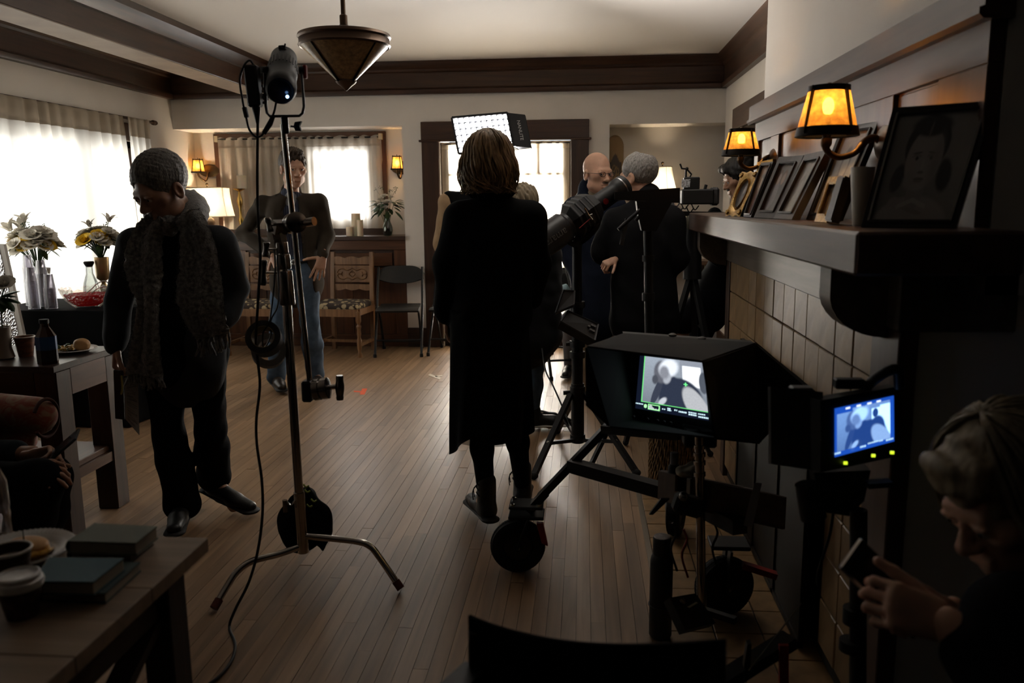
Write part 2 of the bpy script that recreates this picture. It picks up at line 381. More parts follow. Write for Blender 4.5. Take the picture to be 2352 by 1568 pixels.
# ---- crown boards and beam
def crown(name, p, q, inward, m):
    """plank with a bead along the bottom and a cove under the ceiling"""
    p = np.array(p, float); q = np.array(q, float); i = np.array(inward, float)
    prof = [(0, 2.425), (.050, 2.425), (.055, 2.44), (.055, 2.465), (.036, 2.478), (.030, 2.49), (.030, 2.62), (.045, 2.632), (.050, 2.65), (.075, 2.672), (.095, 2.70), (.098, ZC), (0, ZC)]
    b = MB(); b.prism([p+i*a+np.array([0, 0, z]) for a, z in prof], q-p); return struct(b.build(name, m, None, 30))
crown('trim_1', (XL, YB, 0), (XR, YB, 0), (0, -1, 0), DW)
crown('trim_2', (XL, -2, 0), (XL, YB, 0), (1, 0, 0), DWY)
crown('trim_3', (XR, 4.42, 0), (XR, YB, 0), (-1, 0, 0), DWY)
bm_ = MB().bb((-3.27, -2, 2.455), (-3.01, YB-.03, 2.66), .004); be = struct(bm_.build('beam', DWY))
MB().prism([(-3.01, -2, 2.60), (-2.985, -2, 2.605), (-2.97, -2, 2.64), (-2.93, -2, 2.68), (-2.92, -2, ZC), (-3.01, -2, ZC)], (0, YB+1.94, 0)).build('molding', DWY, be, 30)
MB().bb((-3.265, -2, 2.449), (-3.015, YB-.1, 2.4555)).build('underside', mat('beam_underside_lit', (.30, .24, .19), .5, var=.15, vscale=5), be)  # pale sheet: the light on the beam's lower face is put into the colour
MB().bb((-3.27, -2, 2.66), (-3.01, YB-.03, ZC)).build('beam_top', DWY, be)
# baseboards
for nm, lo, hi in (('baseboard_back', (-1.74, YB-.02, 0), (-1.55, YB, .19)), ('baseboard_niche', (.04, YB-.02, 0), (.235, YB, .19)), ('baseboard_left', (XL, -2, 0), (XL+.02, YB, .19)), ('baseboard_right', (XR-.02, dry1+.14, 0), (XR, YB, .19))):
    struct(MB().bb(lo, hi, .004).build(nm, DW))
# ---- door with glass, casing
dc = struct(MB().bb((-1.555, YB-.03, 2.0), (.045, YB, 2.172), .004).build('door_1', DW))
MB().bb((-1.575, YB-.045, 1.985), (.065, YB, 2.005), .005).build('molding', DW, dc)
MB().bb((-1.552, YB-.025, 0), (-1.385, YB+.02, 1.99), .004).build('casing', DWZ, dc); MB().bb((-.125, YB-.025, 0), (.042, YB+.02, 1.99), .004).build('casing', DWZ, dc)
GL = glass('window_glass')
for k, (a, b) in enumerate(((-1.385, -.757), (-.757, -.125))):
    lf = MB().bb((a, YB+.05, .0), (a+.085, YB+.09, 1.985)).bb((b-.085, YB+.05, 0), (b, YB+.09, 1.985)).bb((a+.085, YB+.05, 1.955), (b-.085, YB+.09, 1.985)).bb((a+.085, YB+.05, 0), (b-.085, YB+.09, .24))
    lf = lf.build('door_leaf', DWZ, dc)
    MB().bb((a+.085, YB+.055, 1.66), (b-.085, YB+.085, 1.69)).bb(((a+b)/2-.02, YB+.055, 1.69), ((a+b)/2+.02, YB+.085, 1.96)).build('muntin', DWZ, lf)
    MB().bb((a+.085, YB+.066, .24), (b-.085, YB+.072, 1.67)).build('pane', GL, lf)
    for q0, q1 in ((a+.085, (a+b)/2-.02), ((a+b)/2+.02, b-.085)): MB().bb((q0, YB+.066, 1.69), (q1, YB+.072, 1.955)).build('pane', GL, lf)
# ---- left window with its casing
w1 = struct(MB().bb((XL-.02, wy0-.14, wz1), (XL+.022, wy1+.14, wz1+.15), .004).build('window_1', DWY))
for yy in (wy0-.13, wy1): MB().bb((XL-.02, yy, wz0), (XL+.02, yy+.13, wz1), .003).build('casing', DWZ, w1)
MB().bb((XL-.04, wy0-.16, wz0-.05), (XL+.06, wy1+.16, wz0), .004).build('sill', DWY, w1)
nb = 4; ww = (wy1-wy0)/nb
for k in range(nb):
    ya, yb = wy0+k*ww, wy0+(k+1)*ww
    s_ = MB().bb((XL-.10, ya, wz0), (XL-.05, ya+.06, wz1)).bb((XL-.10, yb-.06, wz0), (XL-.05, yb, wz1)).bb((XL-.10, ya, wz1-.06), (XL-.05, yb, wz1)).bb((XL-.10, ya, wz0), (XL-.05, yb, wz0+.07)).build('sash', DWZ, w1)
    MB().bb((XL-.08, ya+.06, wz0+.07), (XL-.074, yb-.06, wz1-.06)).build('pane', GL, s_)
# ---- niche window with flat casing
w2 = struct(MB().bb((-3.80, NY-.022, 2.055), (-2.0, NY, 2.13), .003).build('window_2', WNX))
MB().bb((-3.80, NY-.022, 1.09), (-3.735, NY, 2.06), .003).build('casing', WNZ, w2); MB().bb((-2.065, NY-.022, 1.09), (-2.0, NY, 2.06), .003).build('casing', WNZ, w2)
MB().bb((-3.80, NY-.035, 1.09), (-2.0, NY, 1.16), .003).build('sill', DW, w2)
s_ = MB().bb((wx0, NY+.03, wnz0), (wx0+.04, NY+.07, wnz1)).bb((wx1-.04, NY+.03, wnz0), (wx1, NY+.07, wnz1)).bb((wx0, NY+.03, wnz1-.04), (wx1, NY+.07, wnz1)).bb((wx0, NY+.03, wnz0), (wx1, NY+.07, wnz0+.04)).build('sash', DWZ, w2)
MB().bb((wx0, NY+.035, 1.77), (wx1, NY+.065, 1.795)).bb((-2.5, NY+.035, 1.79), (-2.475, NY+.065, wnz1)).build('muntin', mat('painted_sash', (.5, .5, .48), .5), s_)
MB().bb((wx0+.04, NY+.047, wnz0+.04), (wx1-.04, NY+.053, wnz1-.04)).build('pane', GL, s_)
# ---- built-in counter with boarded front across the niche
ct = struct(MB().bb((n0, YB-.03, 1.055), (n1, NY, 1.095), .004).build('trim_4', DW))
MB().bb((n0, YB+.035, 0), (n1, YB+.06, 1.055)).build('carcass', DW, ct)
MB().bb((n0, YB, .96), (n1, YB+.035, 1.055), .003).build('rail', WNX, ct)
xs = [n0, -3.47, -3.36, -2.62, -2.5, -1.86, n1]
for a, b in ((-3.47, -3.36), (-2.62, -2.5), (-1.86, n1)): MB().bb((a, YB, .12), (b, YB+.035, .96), .003).build('stile', WNZ, ct)
for a, b in ((n0, -3.47), (-3.36, -2.62), (-2.5, -1.86)):
    k = max(2, int((b-a)/.17)); st = (b-a)/k
    MB().bb((a+.02, YB+.012, .80), (b-.02, YB+.035, .93), .003).build('drawer_panel', WNX, ct)
    for j in range(k): MB().bb((a+st*j+.002, YB+.016, .12), (a+st*(j+1)-.002, YB+.035, .785), .003).build('board', WNZ, ct)
MB().bb((n0, YB-.005, 0), (n1, YB+.035, .12), .004).build('kick_board', WNX, ct)
# ---- cased opening in the right wall
d2 = struct(MB().bb((XR-.025, dry0, 2.02), (XR, dry1+.14, 2.185), .004).build('door_2', MWY))
MB().bb((XR-.035, dry0, 2.0), (XR, dry1+.15, 2.022), .004).build('molding', MWY, d2); MB().bb((XR-.025, dry1, 0), (XR+.15, dry1+.13, 2.0), .003).build('casing', MWZ, d2)
# ---- chimney breast with panelled overmantel, mantel shelf, tiled fireplace
XW, XT = .88, .74; cy0, cy1 = 1.95, 4.42
cb = MB().bb((XW+.025, cy0, 1.83), (XR+.1, cy1, ZC)).bb((XW+.025, cy0, 1.2), (XR+.1, cy1, 1.83)).bb((XT+.02, cy0+.01, .80), (XR+.1, cy1-.1, 1.25)).bb((XT+.02, cy0+.01, 0), (XR+.1, 2.52, .80)).bb((XT+.02, 3.62, 0), (XR+.1, cy1-.1, .80)).bb((1.15, 2.5, 0), (XR+.1, 3.7, .80))
wc = struct(cb.build('wall_chimney', PL))
# overmantel
om = struct(MB().bb((XW+.004, cy0+.01, 1.34), (XW+.03, cy1-.01, 1.83)).build('trim_5', MWY))
MB().bb((XW-.012, cy0-.005, 1.705), (XW+.02, cy1+.01, 1.80), .002).build('rail', MWY, om)
MB().prism([(XW+.03, cy0-.02, 1.795), (XW-.035, cy0-.02, 1.795), (XW-.045, cy0-.02, 1.805), (XW-.045, cy0-.02, 1.818), (XW-.034, cy0-.02, 1.822), (XW-.034, cy0-.02, 1.885), (XW+.03, cy0-.02, 1.885)], (0, cy1-cy0+.09, 0)).build('cap_molding', MWY, om, 30)
for a, b in ((4.34, cy1+.01), (3.90, 4.06), (2.50, 2.86), (cy0-.005, 2.20)): MB().bb((XW-.012, a, 1.33), (XW+.02, b, 1.705), .002).build('stile', MWZ, om)
for a, b in ((4.06, 4.34), (2.86, 3.90), (2.20, 2.50)): MB().bb((XW+.001, a+.004, 1.34), (XW+.010, b-.004, 1.70), .002).build('panel', MWZ, om)
# mantel
MAN = wood('mantel_wood', (.035, .016, .009), (.080, .042, .026), .42, .7, 1)
ms = struct(MB().bb((.55, 1.74, 1.262), (XW, 4.46, 1.352), .006).build('trim_6', MAN))
GRW = wood('grey_lit_fascia', (.085, .065, .05), (.15, .12, .095), .45, .8, 1)  # greyer than the mantel: light on fascia and corbels painted into the wood tones
MB().bb((XT-.02, cy0, 1.115), (XW+.1, cy1-.06, 1.262), .003).build('fascia', GRW, ms)
def corbel(y):
    pr = [(XT-.02, 1.262), (.585, 1.262), (.585, 1.19)]+[(.585+.135*(1-math.cos(t)), 1.19-.10*math.sin(t)) for t in np.linspace(.1, PI/2, 8)]+[(XT-.02, 1.085)]
    MB().prism([(a, y, z) for a, z in pr], (0, .09, 0)).build('corbel', GRW, ms, 30)
corbel(2.02); corbel(4.28)
# fireplace tiles, wood borders, firebox and screen
TL = mat('buff_fireplace_tile', (.30, .195, .10), .42, bump=.25, bscale=30, var=.22, vscale=11)
fp = struct(MB().bb((XT+.008, 2.13, 0), (XT+.03, 2.52, 1.13)).bb((XT+.008, 3.62, 0), (XT+.03, 4.20, 1.13)).bb((XT+.008, 2.52, .79), (XT+.03, 3.62, 1.13)).build('trim_7', GR))
tm = MB().box((0, 0, 0), (.014, .157, .147), None, .003).build('tile', TL); tme = tm.data; bpy.data.objects.remove(tm)
for r in range(8):
    z = 1.115-.075-r*.151
    for c in range(13):
        y = 2.215+c*.161
        if z < .80 and 2.48 < y < 3.62: continue
        if z < .04: continue
        o = bpy.data.objects.new('tile', tme); COL.objects.link(o); o.parent = fp; o.location = (XT+rng.normal(0, .001), y, z)
MB().bb((XT-.015, cy0, 0), (XT+.03, 2.13, 1.115), .003).build('border', MWZ, fp)
MB().bb((XT-.015, 4.21, 0), (XT+.03, 4.30, 1.115), .003).build('border', MWZ, fp)
SOOT = mat('firebox_soot', (.012, .010, .009), .9)
fbx = MB().bb((1.12, 2.52, 0), (1.15, 3.62, .8)).bb((.77, 2.50, 0), (1.15, 2.53, .8)).bb((.77, 3.61, 0), (1.15, 3.64, .8)).bb((.77, 2.5, .78), (1.15, 3.64, .81))
fbx.build('firebox', SOOT, fp)
# ================================================================ CURTAINS, LAMPS, NICHE
LIN = sheer('linen_curtain', (.74, .68, .58), .10); LIN2 = sheer('linen_hem', (.66, .59, .49), .0); SHR = sheer('door_sheer', (.80, .70, .54), .26); NLIN = sheer('niche_linen', (.70, .64, .56), .16)
IRON = mat('dark_iron', (.02, .017, .015), .5, .7); BRONZE = mat('aged_bronze', (.10, .065, .045), .38, .85); GOLD = mat('polished_gold', (.55, .35, .10), .25, 1.0)
BRASSD = mat('antique_brass', (.08, .05, .025), .4, .9)
def curtain(name, label, along0, along1, z0, z1, fixed, axis, lam, amp, m, inward, flare=(0, 0), seed=1, hem=.16, headm=None, scallop=0, nz=26):
    """pleated cloth hung along an axis (0: x, 1: y); fixed is the other coordinate"""
    rg = np.random.default_rng(seed); L = along1-along0; nu = int(L/lam*14)+2; t = np.linspace(0, 1, nu)
    ph = np.cumsum(np.interp(t, np.linspace(0, 1, 12), rg.uniform(.6, 1.5, 12)))/nu*L/lam*2*PI
    zz = np.concatenate([np.linspace(z1, z1-.12, 5), np.linspace(z1-.16, z0, nz)]); G = np.zeros((len(zz), nu, 3))
    am = np.interp(t, np.linspace(0, 1, 14), rg.uniform(.55, 1.35, 14))
    for i, z in enumerate(zz):
        k = (z1-z)/(z1-z0); hp = min(1, .35+k*2.2)
        o = amp*am*hp*(np.sin(ph+.5*k*np.sin(ph*.31+1))+.35*np.sin(2*ph+1.3+k*2)*(1-k*.5))
        a = along0+flare[0]*k+(L+(flare[1]-flare[0])*k)*t+.25*amp*np.sin(ph*1.0+.8)*hp
        zt = z+(scallop*np.abs(np.sin(ph*.5))*(1 if i < 2 else 0))
        if axis == 1: G[i] = np.stack([fixed+inward*o, a, zt], 1)
        else: G[i] = np.stack([a, fixed+inward*o, zt], 1)
    c = thing(name, label, 'curtain', (fixed, along0, z1) if axis == 1 else (along0, fixed, z1))
    ih = int(np.argmin(np.abs(zz-(z1-hem))))
    MB().grid(G[ih:]).build('drape', m, c, 180)
    H = G[:ih+1].copy(); hd = solid_grid(H, .006); hd.build('header', headm or LIN2, c, 180)
    return c
curtain('window_curtain', 'wide cream linen curtain pleated across the bright left window', 3.3, 6.95, .03, 2.165, XL+.10, 1, .145, .030, LIN, 1, (0, .22), 3)
curtain('window_curtain', 'narrow cream linen curtain at the far end of the left window rod', 6.99, 7.38, .03, 2.165, XL+.12, 1, .10, .026, LIN, 1, (.20, .03), 5)
t = thing('curtain_rod', 'dark wooden curtain rod with turned end above the left window', 'rod', (XL+.1, 5, 2.17))
MB().cyl((XL+.045, 3.2, 2.168), (XL+.045, 7.56, 2.168), .012, n=10).build('rod', DWY, t, 40); MB().lathe([(.013, 0), (.022, .01), (.024, .03), (.016, .045), (.022, .055), (.018, .075), (0.004, .085)], (XL+.045, 7.55, 2.168), (0, 1, 0), 12).build('finial', DWY, t, 40)
MB().bar((XL, 7.47, 2.168), (XL+.045, 7.47, 2.168), .012, .03).build('bracket', DWY, t)
c = curtain('niche_curtain', 'gathered cream curtain on the niche window behind the counter', -3.74, -2.04, 1.16, 2.075, NY-.055, 0, .115, .022, NLIN, -1, (0, .02), 9, .10, NLIN, .018)
MB().cyl((-3.77, NY-.055, 2.07), (-2.03, NY-.055, 2.07), .008, n=8).build('rod', IRON, c, 40)
for x in (-3.755, -2.045): MB().bb((x-.018, NY-.07, 2.045), (x+.018, NY-.022, 2.105), .002).build('bracket', mat('cream_plastic', (.6, .5, .35), .5), c)
for i, (a, b) in enumerate(((-1.37, -.80), (-.70, -.14))):
    c = curtain('door_curtain', ('tan sheer curtain on the glass door leaf behind the woman in black', 'cream sheer curtain on the glass door leaf beside the bald man')[i], a, b, .20, 1.975, YB+.035, 0, .095, .011, SHR, -1, (0, 0), 11+i, .07, SHR, .006)
    MB().cyl((a-.01, YB+.035, 1.965), (b+.01, YB+.035, 1.965), .006, n=8).build('rod', IRON, c, 40)
# ---- pendant lamp
def mica(name, col, tr=.12, base=None):
    if name in _M: return _M[name]
    m = bpy.data.materials.new(name); m.use_nodes = True; n, l = nodes(m); b = n['Principled BSDF']; b.inputs['Roughness'].default_value = .3; b.inputs['Coat Weight'].default_value = .3
    tc = n.new('ShaderNodeTexCoord'); t = n.new('ShaderNodeTexNoise'); t.inputs['Scale'].default_value = 55; t.inputs['Detail'].default_value = 6; l.new(tc.outputs['Object'], t.inputs[0])
    r = n.new('ShaderNodeValToRGB'); e = r.color_ramp.elements; e[0].position = .3; e[1].position = .7; e[0].color = (*[c*.55 for c in col], 1); e[1].color = (*[min(1, c*1.35) for c in col], 1); l.new(t.outputs[0], r.inputs[0]); l.new(r.outputs[0], b.inputs['Base Color'])
    ts = n.new('ShaderNodeBsdfTranslucent'); l.new(r.outputs[0], ts.inputs[0]); tp = n.new('ShaderNodeBsdfTransparent'); tp.inputs[0].default_value = (*col, 1)
    a = n.new('ShaderNodeMixShader'); a.inputs[0].default_value = base or .5; l.new(b.outputs[0], a.inputs[1]); l.new(ts.outputs[0], a.inputs[2])
    c = n.new('ShaderNodeMixShader'); c.inputs[0].default_value = tr; l.new(a.outputs[0], c.inputs[1]); l.new(tp.outputs[0], c.inputs[2]); l.new(c.outputs[0], n['Material Output'].inputs[0]); _M[name] = m; return m
YP = 3.9; c0 = P(791, 92, YP); R = .209; zt = P(793, 205, YP)[2]
t = thing('pendant_lamp', 'unlit cone pendant lamp with amber mica panels hanging from the ceiling', 'lamp', (c0[0], YP, ZC))
MB().cyl((c0[0], YP, c0[2]+.02), (c0[0], YP, ZC), .011, n=12).build('stem', BRONZE, t, 40)
MB().lathe([(.012, 0), (.024, .004), (.024, .05), (.018, .055), (.018, .095), (.012, .10)], (c0[0], YP, c0[2]+.012), n=16).build('socket_sleeve', BRONZE, t, 40)
MB().lathe([(.03, .004), (R-.012, .004), (R, 0), (R+.004, -.012), (R-.003, -.020), (R-.003, -.040), (R+.002, -.048), (R-.006, -.056), (R-.018, -.045), (R-.018, -.002), (.03, -.002)], (c0[0], YP, c0[2]+.022), n=64, capb=False, capt=False).build('rim', BRONZE, t, 35)
ra, rb, za, zb = R-.010, .040, c0[2]-.030, zt+.035
a0 = 1.02
for k in range(4):
    a = np.linspace(a0+k*PI/2, a0+(k+1)*PI/2, 12); G = np.array([[(c0[0]+r*np.cos(q), YP+r*np.sin(q), z) for q in a] for r, z in ((ra, za), (rb, zb))]); MB().grid(G).build('mica_panel', mica('mica_unlit', (.34, .22, .10), .0, .12), t, 180)
    q = a0+k*PI/2; d = np.array([math.cos(q), math.sin(q), 0]); up = np.array([d[0], d[1], .6])
    MB().bar(np.array([c0[0], YP, za+.008])+d*(ra+.002), np.array([c0[0], YP, zb])+d*(rb+.003), .018, .004, (-d[1], d[0], 0)).build('strap', IRON, t)
MB().lathe([(rb-.01, .008), (rb+.006, .006), (rb+.008, -.002), (rb+.002, -.010), (rb-.012, -.020), (.012, -.034), (.004, -.042)], (c0[0], YP, zb), n=24).build('finial', BRONZE, t, 40)
# ---- sconces with glowing mica shades above the mantel
MICA = mica('mica_lit', (.85, .42, .09), .20); BULB = emis('bulb_glow', (1.0, .66, .28), 30)
def sconce(Y, pxc, pyt, pyb, rt, rb, label, power):
    ct_, cb_ = P(pxc, pyt, Y), P(pxc, pyb, Y); x = (ct_[0]+cb_[0])/2; z1, z0 = ct_[2], cb_[2]; w = XW-.014
    t = thing('wall_sconce', label, 'lamp', (w, Y, z0), 'wall lamps over the mantel')
    for k in range(4):
        a = np.linspace(PI/4*0+.55+k*PI/2, .55+(k+1)*PI/2, 9); G = np.array([[(x+r*np.cos(q), Y+r*np.sin(q), z) for q in a] for r, z in ((rt, z1-.004), (rb, z0+.012))]); MB().grid(G).build('mica_panel', MICA, t, 180)
        q = .55+k*PI/2; d = np.array([math.cos(q), math.sin(q), 0])
        MB().bar(np.array([x, Y, z1])+d*(rt+.002), np.array([x, Y, z0])+d*(rb+.002), .016, .003, (-d[1], d[0], 0)).build('strap', IRON, t)
    MB().lathe([(rt-.006, .002), (rt+.003, .002), (rt+.0035, -.014), (rt+.001, -.014), (rt-.006, 0)], (x, Y, z1), n=40, capb=False, capt=False).build('top_ring', IRON, t, 35)
    MB().lathe([(rb-.005, .018), (rb+.001, .020), (rb+.006, -.006), (rb+.003, -.008), (rb-.006, -.004)], (x, Y, z0), n=40, capb=False, capt=False).build('bottom_ring', IRON, t, 35)
    MB().sph((x, Y, z1+.004), (.011, .011, .008), 10, 6).cyl((x-rt, Y, z1-.003), (x+rt, Y, z1-.003), .002, n=6).build('finial', BRASSD, t, 40)
    zb_ = (z0+z1)/2+.012
    MB().sph((x, Y, zb_), (.017, .017, .026), 12, 8).build('bulb', BULB, t, 60)
    MB().lathe([(.010, 0), (.014, .02), (.012, .06), (.009, .075)], (x, Y, z0-.020), n=12).build('socket', IRON, t, 40)
    pts = spline([(x, Y, z0-.012), (x+.002, Y, z0-.045), (x+.035, Y, z0-.066), (x+.08, Y, z0-.055), (x+.11, Y, z0-.022), (x+.135, Y, z0-.012), (w-.01, Y, z0-.025)], 30)
    MB().tube(pts, np.interp(np.linspace(0, 1, 30), [0, .08, .15, .5, .6, 1], [.016, .017, .010, .009, .012, .009]), 10).build('arm', BRASSD, t, 50)
    MB().lathe([(.052, 0), (.055, .006), (.046, .016), (.026, .024), (.012, .030)], (w+.012, Y, z0-.028), (-1, 0, 0), 20, sc=(1, 1.5)).build('wall_plate', BRASSD, t, 40)
    b = bulb('sconce_light', (x, Y, zb_), power, WARM, .018); b.parent = t; b.location = np.array([x, Y, zb_])-ORG[t.name]
sconce(2.55, 1902, 199, 308, .056, .084, 'nearer lit wall sconce with amber shade on curled arm beside the large portrait', 14.0)
sconce(4.0, 1703, 297, 354, .056, .083, 'farther lit wall sconce with amber shade above the oval gold frame', 10.0)
# ---- small square sconces in the niche
SM = mica('mica_pale', (.95, .50, .14), .12)
def nsconce(px, py, w, label, flip):
    Y = NY-.12; c = P(px, py, Y); h = .125; t = thing('wall_sconce', label, 'lamp', (c[0], NY, c[2]), 'niche wall sconces')
    for k in range(4):
        a = PI/4+k*PI/2; b = a+PI/2; rt, rb = .052*w, .074*w
        MB().quad(*[(c[0]+r*math.cos(q), Y+r*math.sin(q), c[2]+z) for r, q, z in ((rt, a, h/2), (rt, b, h/2), (rb, b, -h/2), (rb, a, -h/2))]).build('mica_panel', SM, t)
        MB().bar((c[0]+rt*math.cos(a), Y+rt*math.sin(a), c[2]+h/2+.01), (c[0]+rb*math.cos(a), Y+rb*math.sin(a), c[2]-h/2-.01), .007, .007).build('strap', IRON, t)
    def ring(r, z, th):
        m = MB()
        for k in range(4):
            a = PI/4+k*PI/2; b = a+PI/2; m.bar((c[0]+r*math.cos(a), Y+r*math.sin(a), z), (c[0]+r*math.cos(b), Y+r*math.sin(b), z), .008, th)
        return m
    ring(.056*w, c[2]+h/2, .010).build('top_ring', IRON, t); ring(.080*w, c[2]-h/2, .014).build('bottom_ring', IRON, t)
    MB().cyl((c[0], Y, c[2]+h/2), (c[0], Y, c[2]+h/2+.02), .003, n=6).build('finial', IRON, t)
    MB().sph((c[0], Y, c[2]), (.02, .02, .028), 10, 8).build('bulb', BULB, t, 60)
    dx = .07*flip
    MB().lathe([(.010, -.02), (.055, -.012), (.066, .004), (.058, .014), (.02, .020)], (c[0]+dx, NY-.012, c[2]-.045), (0, -1, 0), 20, sc=(1, 1.75)).build('wall_plate', BRASSD, t, 40)
    MB().tube(spline([(c[0]+dx, NY-.03, c[2]-.06), (c[0]+dx*.7, NY-.08, c[2]-.15), (c[0], Y, c[2]-.10), (c[0], Y, c[2]-.05)], 16), .010, 8).build('arm', BRASSD, t, 50)
    b = bulb('niche_sconce_light', (c[0], Y, c[2]), 26.0, WARM, .02); b.parent = t; b.location = np.array([c[0], Y, c[2]])-ORG[t.name]
nsconce(455, 381, .92, 'small square sconce on the niche wall above the lit rectangular lamp', 1)
nsconce(912, 374, .92, 'small square sconce on the niche wall above the vase of roses', .4)
# ---- table lamps
def table_lamp(name, label, px0, px1, pyt, pyb, Y, z0, top, kind, power, col):
    a, b = P(px0, pyb, Y), P(px1, pyb, Y); x = (a[0]+b[0])/2; w = (b[0]-a[0])/2; zb_ = a[2]; zt_ = P((px0+px1)/2, pyt, Y)[2]
    t = thing(name, label, 'lamp', (x, Y, z0)); S = shade_mat('lamp_shade_'+kind, (.85, .78, .66), (.95, .86, .72), 0, (1, 1, 1))
    n = 40; rows = []
    for k in range(9):
        u = k/8; r = w*(top+(1-top)*(1-u)**1.5) if kind == 'bell' else w*(top+(1-top)*(1-u)**1.7)
        if kind == 'bell': rows.append([(x+r*math.cos(q), Y+r*math.sin(q), zb_+(zt_-zb_)*u) for q in np.linspace(0, 2*PI, n+1)])
        else:
            rr = []
            for q in np.linspace(0, 2*PI, n+1):
                cx, sy = math.cos(q), math.sin(q); e = .35; rr.append((x+r*np.sign(cx)*abs(cx)**e, Y+r*.55*np.sign(sy)*abs(sy)**e, zb_+(zt_-zb_)*u))
            rows.append(rr)
    G = np.array(rows); MB().grid(G).build('lamp_shade', S, t, 180)
    for r_, nm in ((0, 'bottom_trim'), (8, 'top_trim')): MB().tube(G[r_][:-1], .005, 6, closed=True).build(nm, mat('shade_trim', (.45, .38, .28), .7), t, 60)
    for q in range(4 if kind == 'box' else 8):
        j = int((q+.5)*n/(4 if kind == 'box' else 8)) if kind == 'bell' else (3, 17, 23, 37)[q]; MB().tube(G[:, j]+np.array([0, 0, 0]), .0022, 5).build('seam', mat('shade_trim', (.45, .38, .28), .7), t)
    MB().lathe([(.075, 0), (.08, .01), (.05, .03), (.02, .05), (.03, .09), (.055, .13), (.05, .17), (.015, .20), (.012, .26)], (x, Y, z0), n=20).build('base', mat('glazed_lamp_base', (.16, .11, .07), .25), t, 50)
    MB().cyl((x, Y, z0+.25), (x, Y, zt_+.03), .006, n=8).sph((x, Y, zt_+.035), .014, 10, 6).build('stem', BRASSD, t, 50)
    zz = zb_+(zt_-zb_)*.45
    MB().sph((x, Y, zz), (.028, .028, .038), 12, 8).build('bulb', emis('warm_bulb', (1, .85, .62), 25), t, 60)
    L = bulb('lamp_light', (x, Y, zz), power, col, .03); L.parent = t; L.location = np.array([x, Y, zz])-ORG[t.name]
    return t
table_lamp('table_lamp', 'lit table lamp with white rectangular shade on the niche counter', 428, 533, 431, 498, 8.22, 1.096, .84, 'box', 95, (1, .80, .55))
tb = thing('side_table', 'dark side table in the right recess carrying the lamp with the bell shade', 'table', (.9, 8.2, 0))
MB().bb((.52, 8.03, .80), (1.22, 8.38, .84), .006).build('top', DW, tb)
for x in (.56, 1.18):
    for y in (8.07, 8.34): MB().bb((x-.025, y-.025, 0), (x+.025, y+.025, .80), .004).build('leg', DWZ, tb)
table_lamp('table_lamp', 'lit table lamp with cream bell shade in the right recess', 1478, 1562, 383, 462, 8.20, .842, .52, 'bell', 40, (1, .80, .52))
# ---- candles, candlestick and vase on the counter
WAX = mat('ivory_wax', (.72, .62, .46), .5); WAX.node_tree.nodes['Principled BSDF'].inputs['Subsurface Weight'].default_value = .3
def candle(px, pyt, pyb, Y, r, z0, label, m=WAX):
    b = P(px, pyb, Y); h = P(px, pyt, Y)[2]-z0; t = thing('pillar_candle', label, 'candle', (b[0], Y, z0), 'candles on the niche counter')
    MB().lathe([(r*.97, 0), (r, .004), (r, h-.006), (r*.96, h), (r*.7, h-.005), (0.001, h-.008)], (b[0], Y, z0), n=20, capt=False).build('wax', m, t, 40); MB().cyl((b[0], Y, z0+h-.008), (b[0]+.001, Y, z0+h+.006), .0012, n=5).build('wick', IRON, t)
candle(803, 521, 546, 8.10, .032, 1.095, 'short ivory pillar candle at left of the three on the counter')
candle(819, 490, 546, 8.16, .045, 1.095, 'tall ivory pillar candle in the middle of three on the counter')
candle(828, 505, 546, 8.08, .030, 1.095, 'glowing medium pillar candle at right of the three on the counter')
Yc = 8.22; b = P(556, 545, Yc); t = thing('candlestick', 'turned gold candlestick on the niche counter', 'candle holder', (b[0], Yc, 1.095))
H_ = P(556, 433, Yc)[2]-1.095
MB().lathe([(.055, 0), (.058, .01), (.03, .03), (.014, .06), (.016, .12), (.028, .16), (.014, .2), (.012, H_-.20), (.024, H_-.16), (.030, H_-.12), (.016, H_-.07), (.010, H_-.03), (.030, H_-.02), (.055, H_-.008), (.060, H_), (.052, H_-.003), (.01, H_-.006)], (b[0], Yc, 1.095), n=20).build('stem', GOLD, t, 50)
candle(556, 403, 433, Yc, .047, 1.095+H_, 'ivory pillar candle standing on the gold candlestick')
# ---- carved board leaning in the right recess
def carved(u, v):
    c = np.zeros(u.shape+(3,)); c[:] = (.030, .018, .010); g = np.array([.30, .19, .075])
    m = (v < .10+.02*np.sin(u*9)) | (np.abs(u-.5) > .40) & (v < .36); c[m] = g*.8
    for k in range(7):
        a = k*2*PI/7; r = np.hypot((u-.5)*.32-.055*math.cos(a), (v-.20)*1.9-.08*math.sin(a)*1.0); c[(np.abs(r-.045) < .007)] = g*.6
    c[np.hypot((u-.5)*.32, (v-.2)*1.9) < .018] = g*.6; m = (v > .36) & (v < .46+.03*np.sin(u*14)); c[m] = g*.55; return c
t = thing('carved_board', 'tall round-topped wooden board with carved flower pattern in right recess', 'carving', (.30, 8.28, 0))
x0, x1 = P(1392, 400, 8.25)[0], P(1432, 400, 8.25)[0]; zt = P(1412, 310, 8.25)[2]; xc, rw = (x0+x1)/2, (x1-x0)/2
poly = [(x0, 8.26, .0), (x1, 8.26, 0)]+[(xc+rw*math.cos(a), 8.26, zt-.11+.11*math.sin(a)) for a in np.linspace(0, PI, 16)]
MB().prism(poly, (0, .025, 0)).build('board', mat('gilded_edge', (.20, .125, .05), .5), t)
nx, ny = 40, 150; o = print_sheet('carved_face', carved, (x0+.003, 8.257, zt-.02), (x1-.003, 8.257, zt-.02), (x1-.003, 8.257, .01), (x0+.003, 8.257, .01), nx, ny, printed('carved_paint', .5), t)
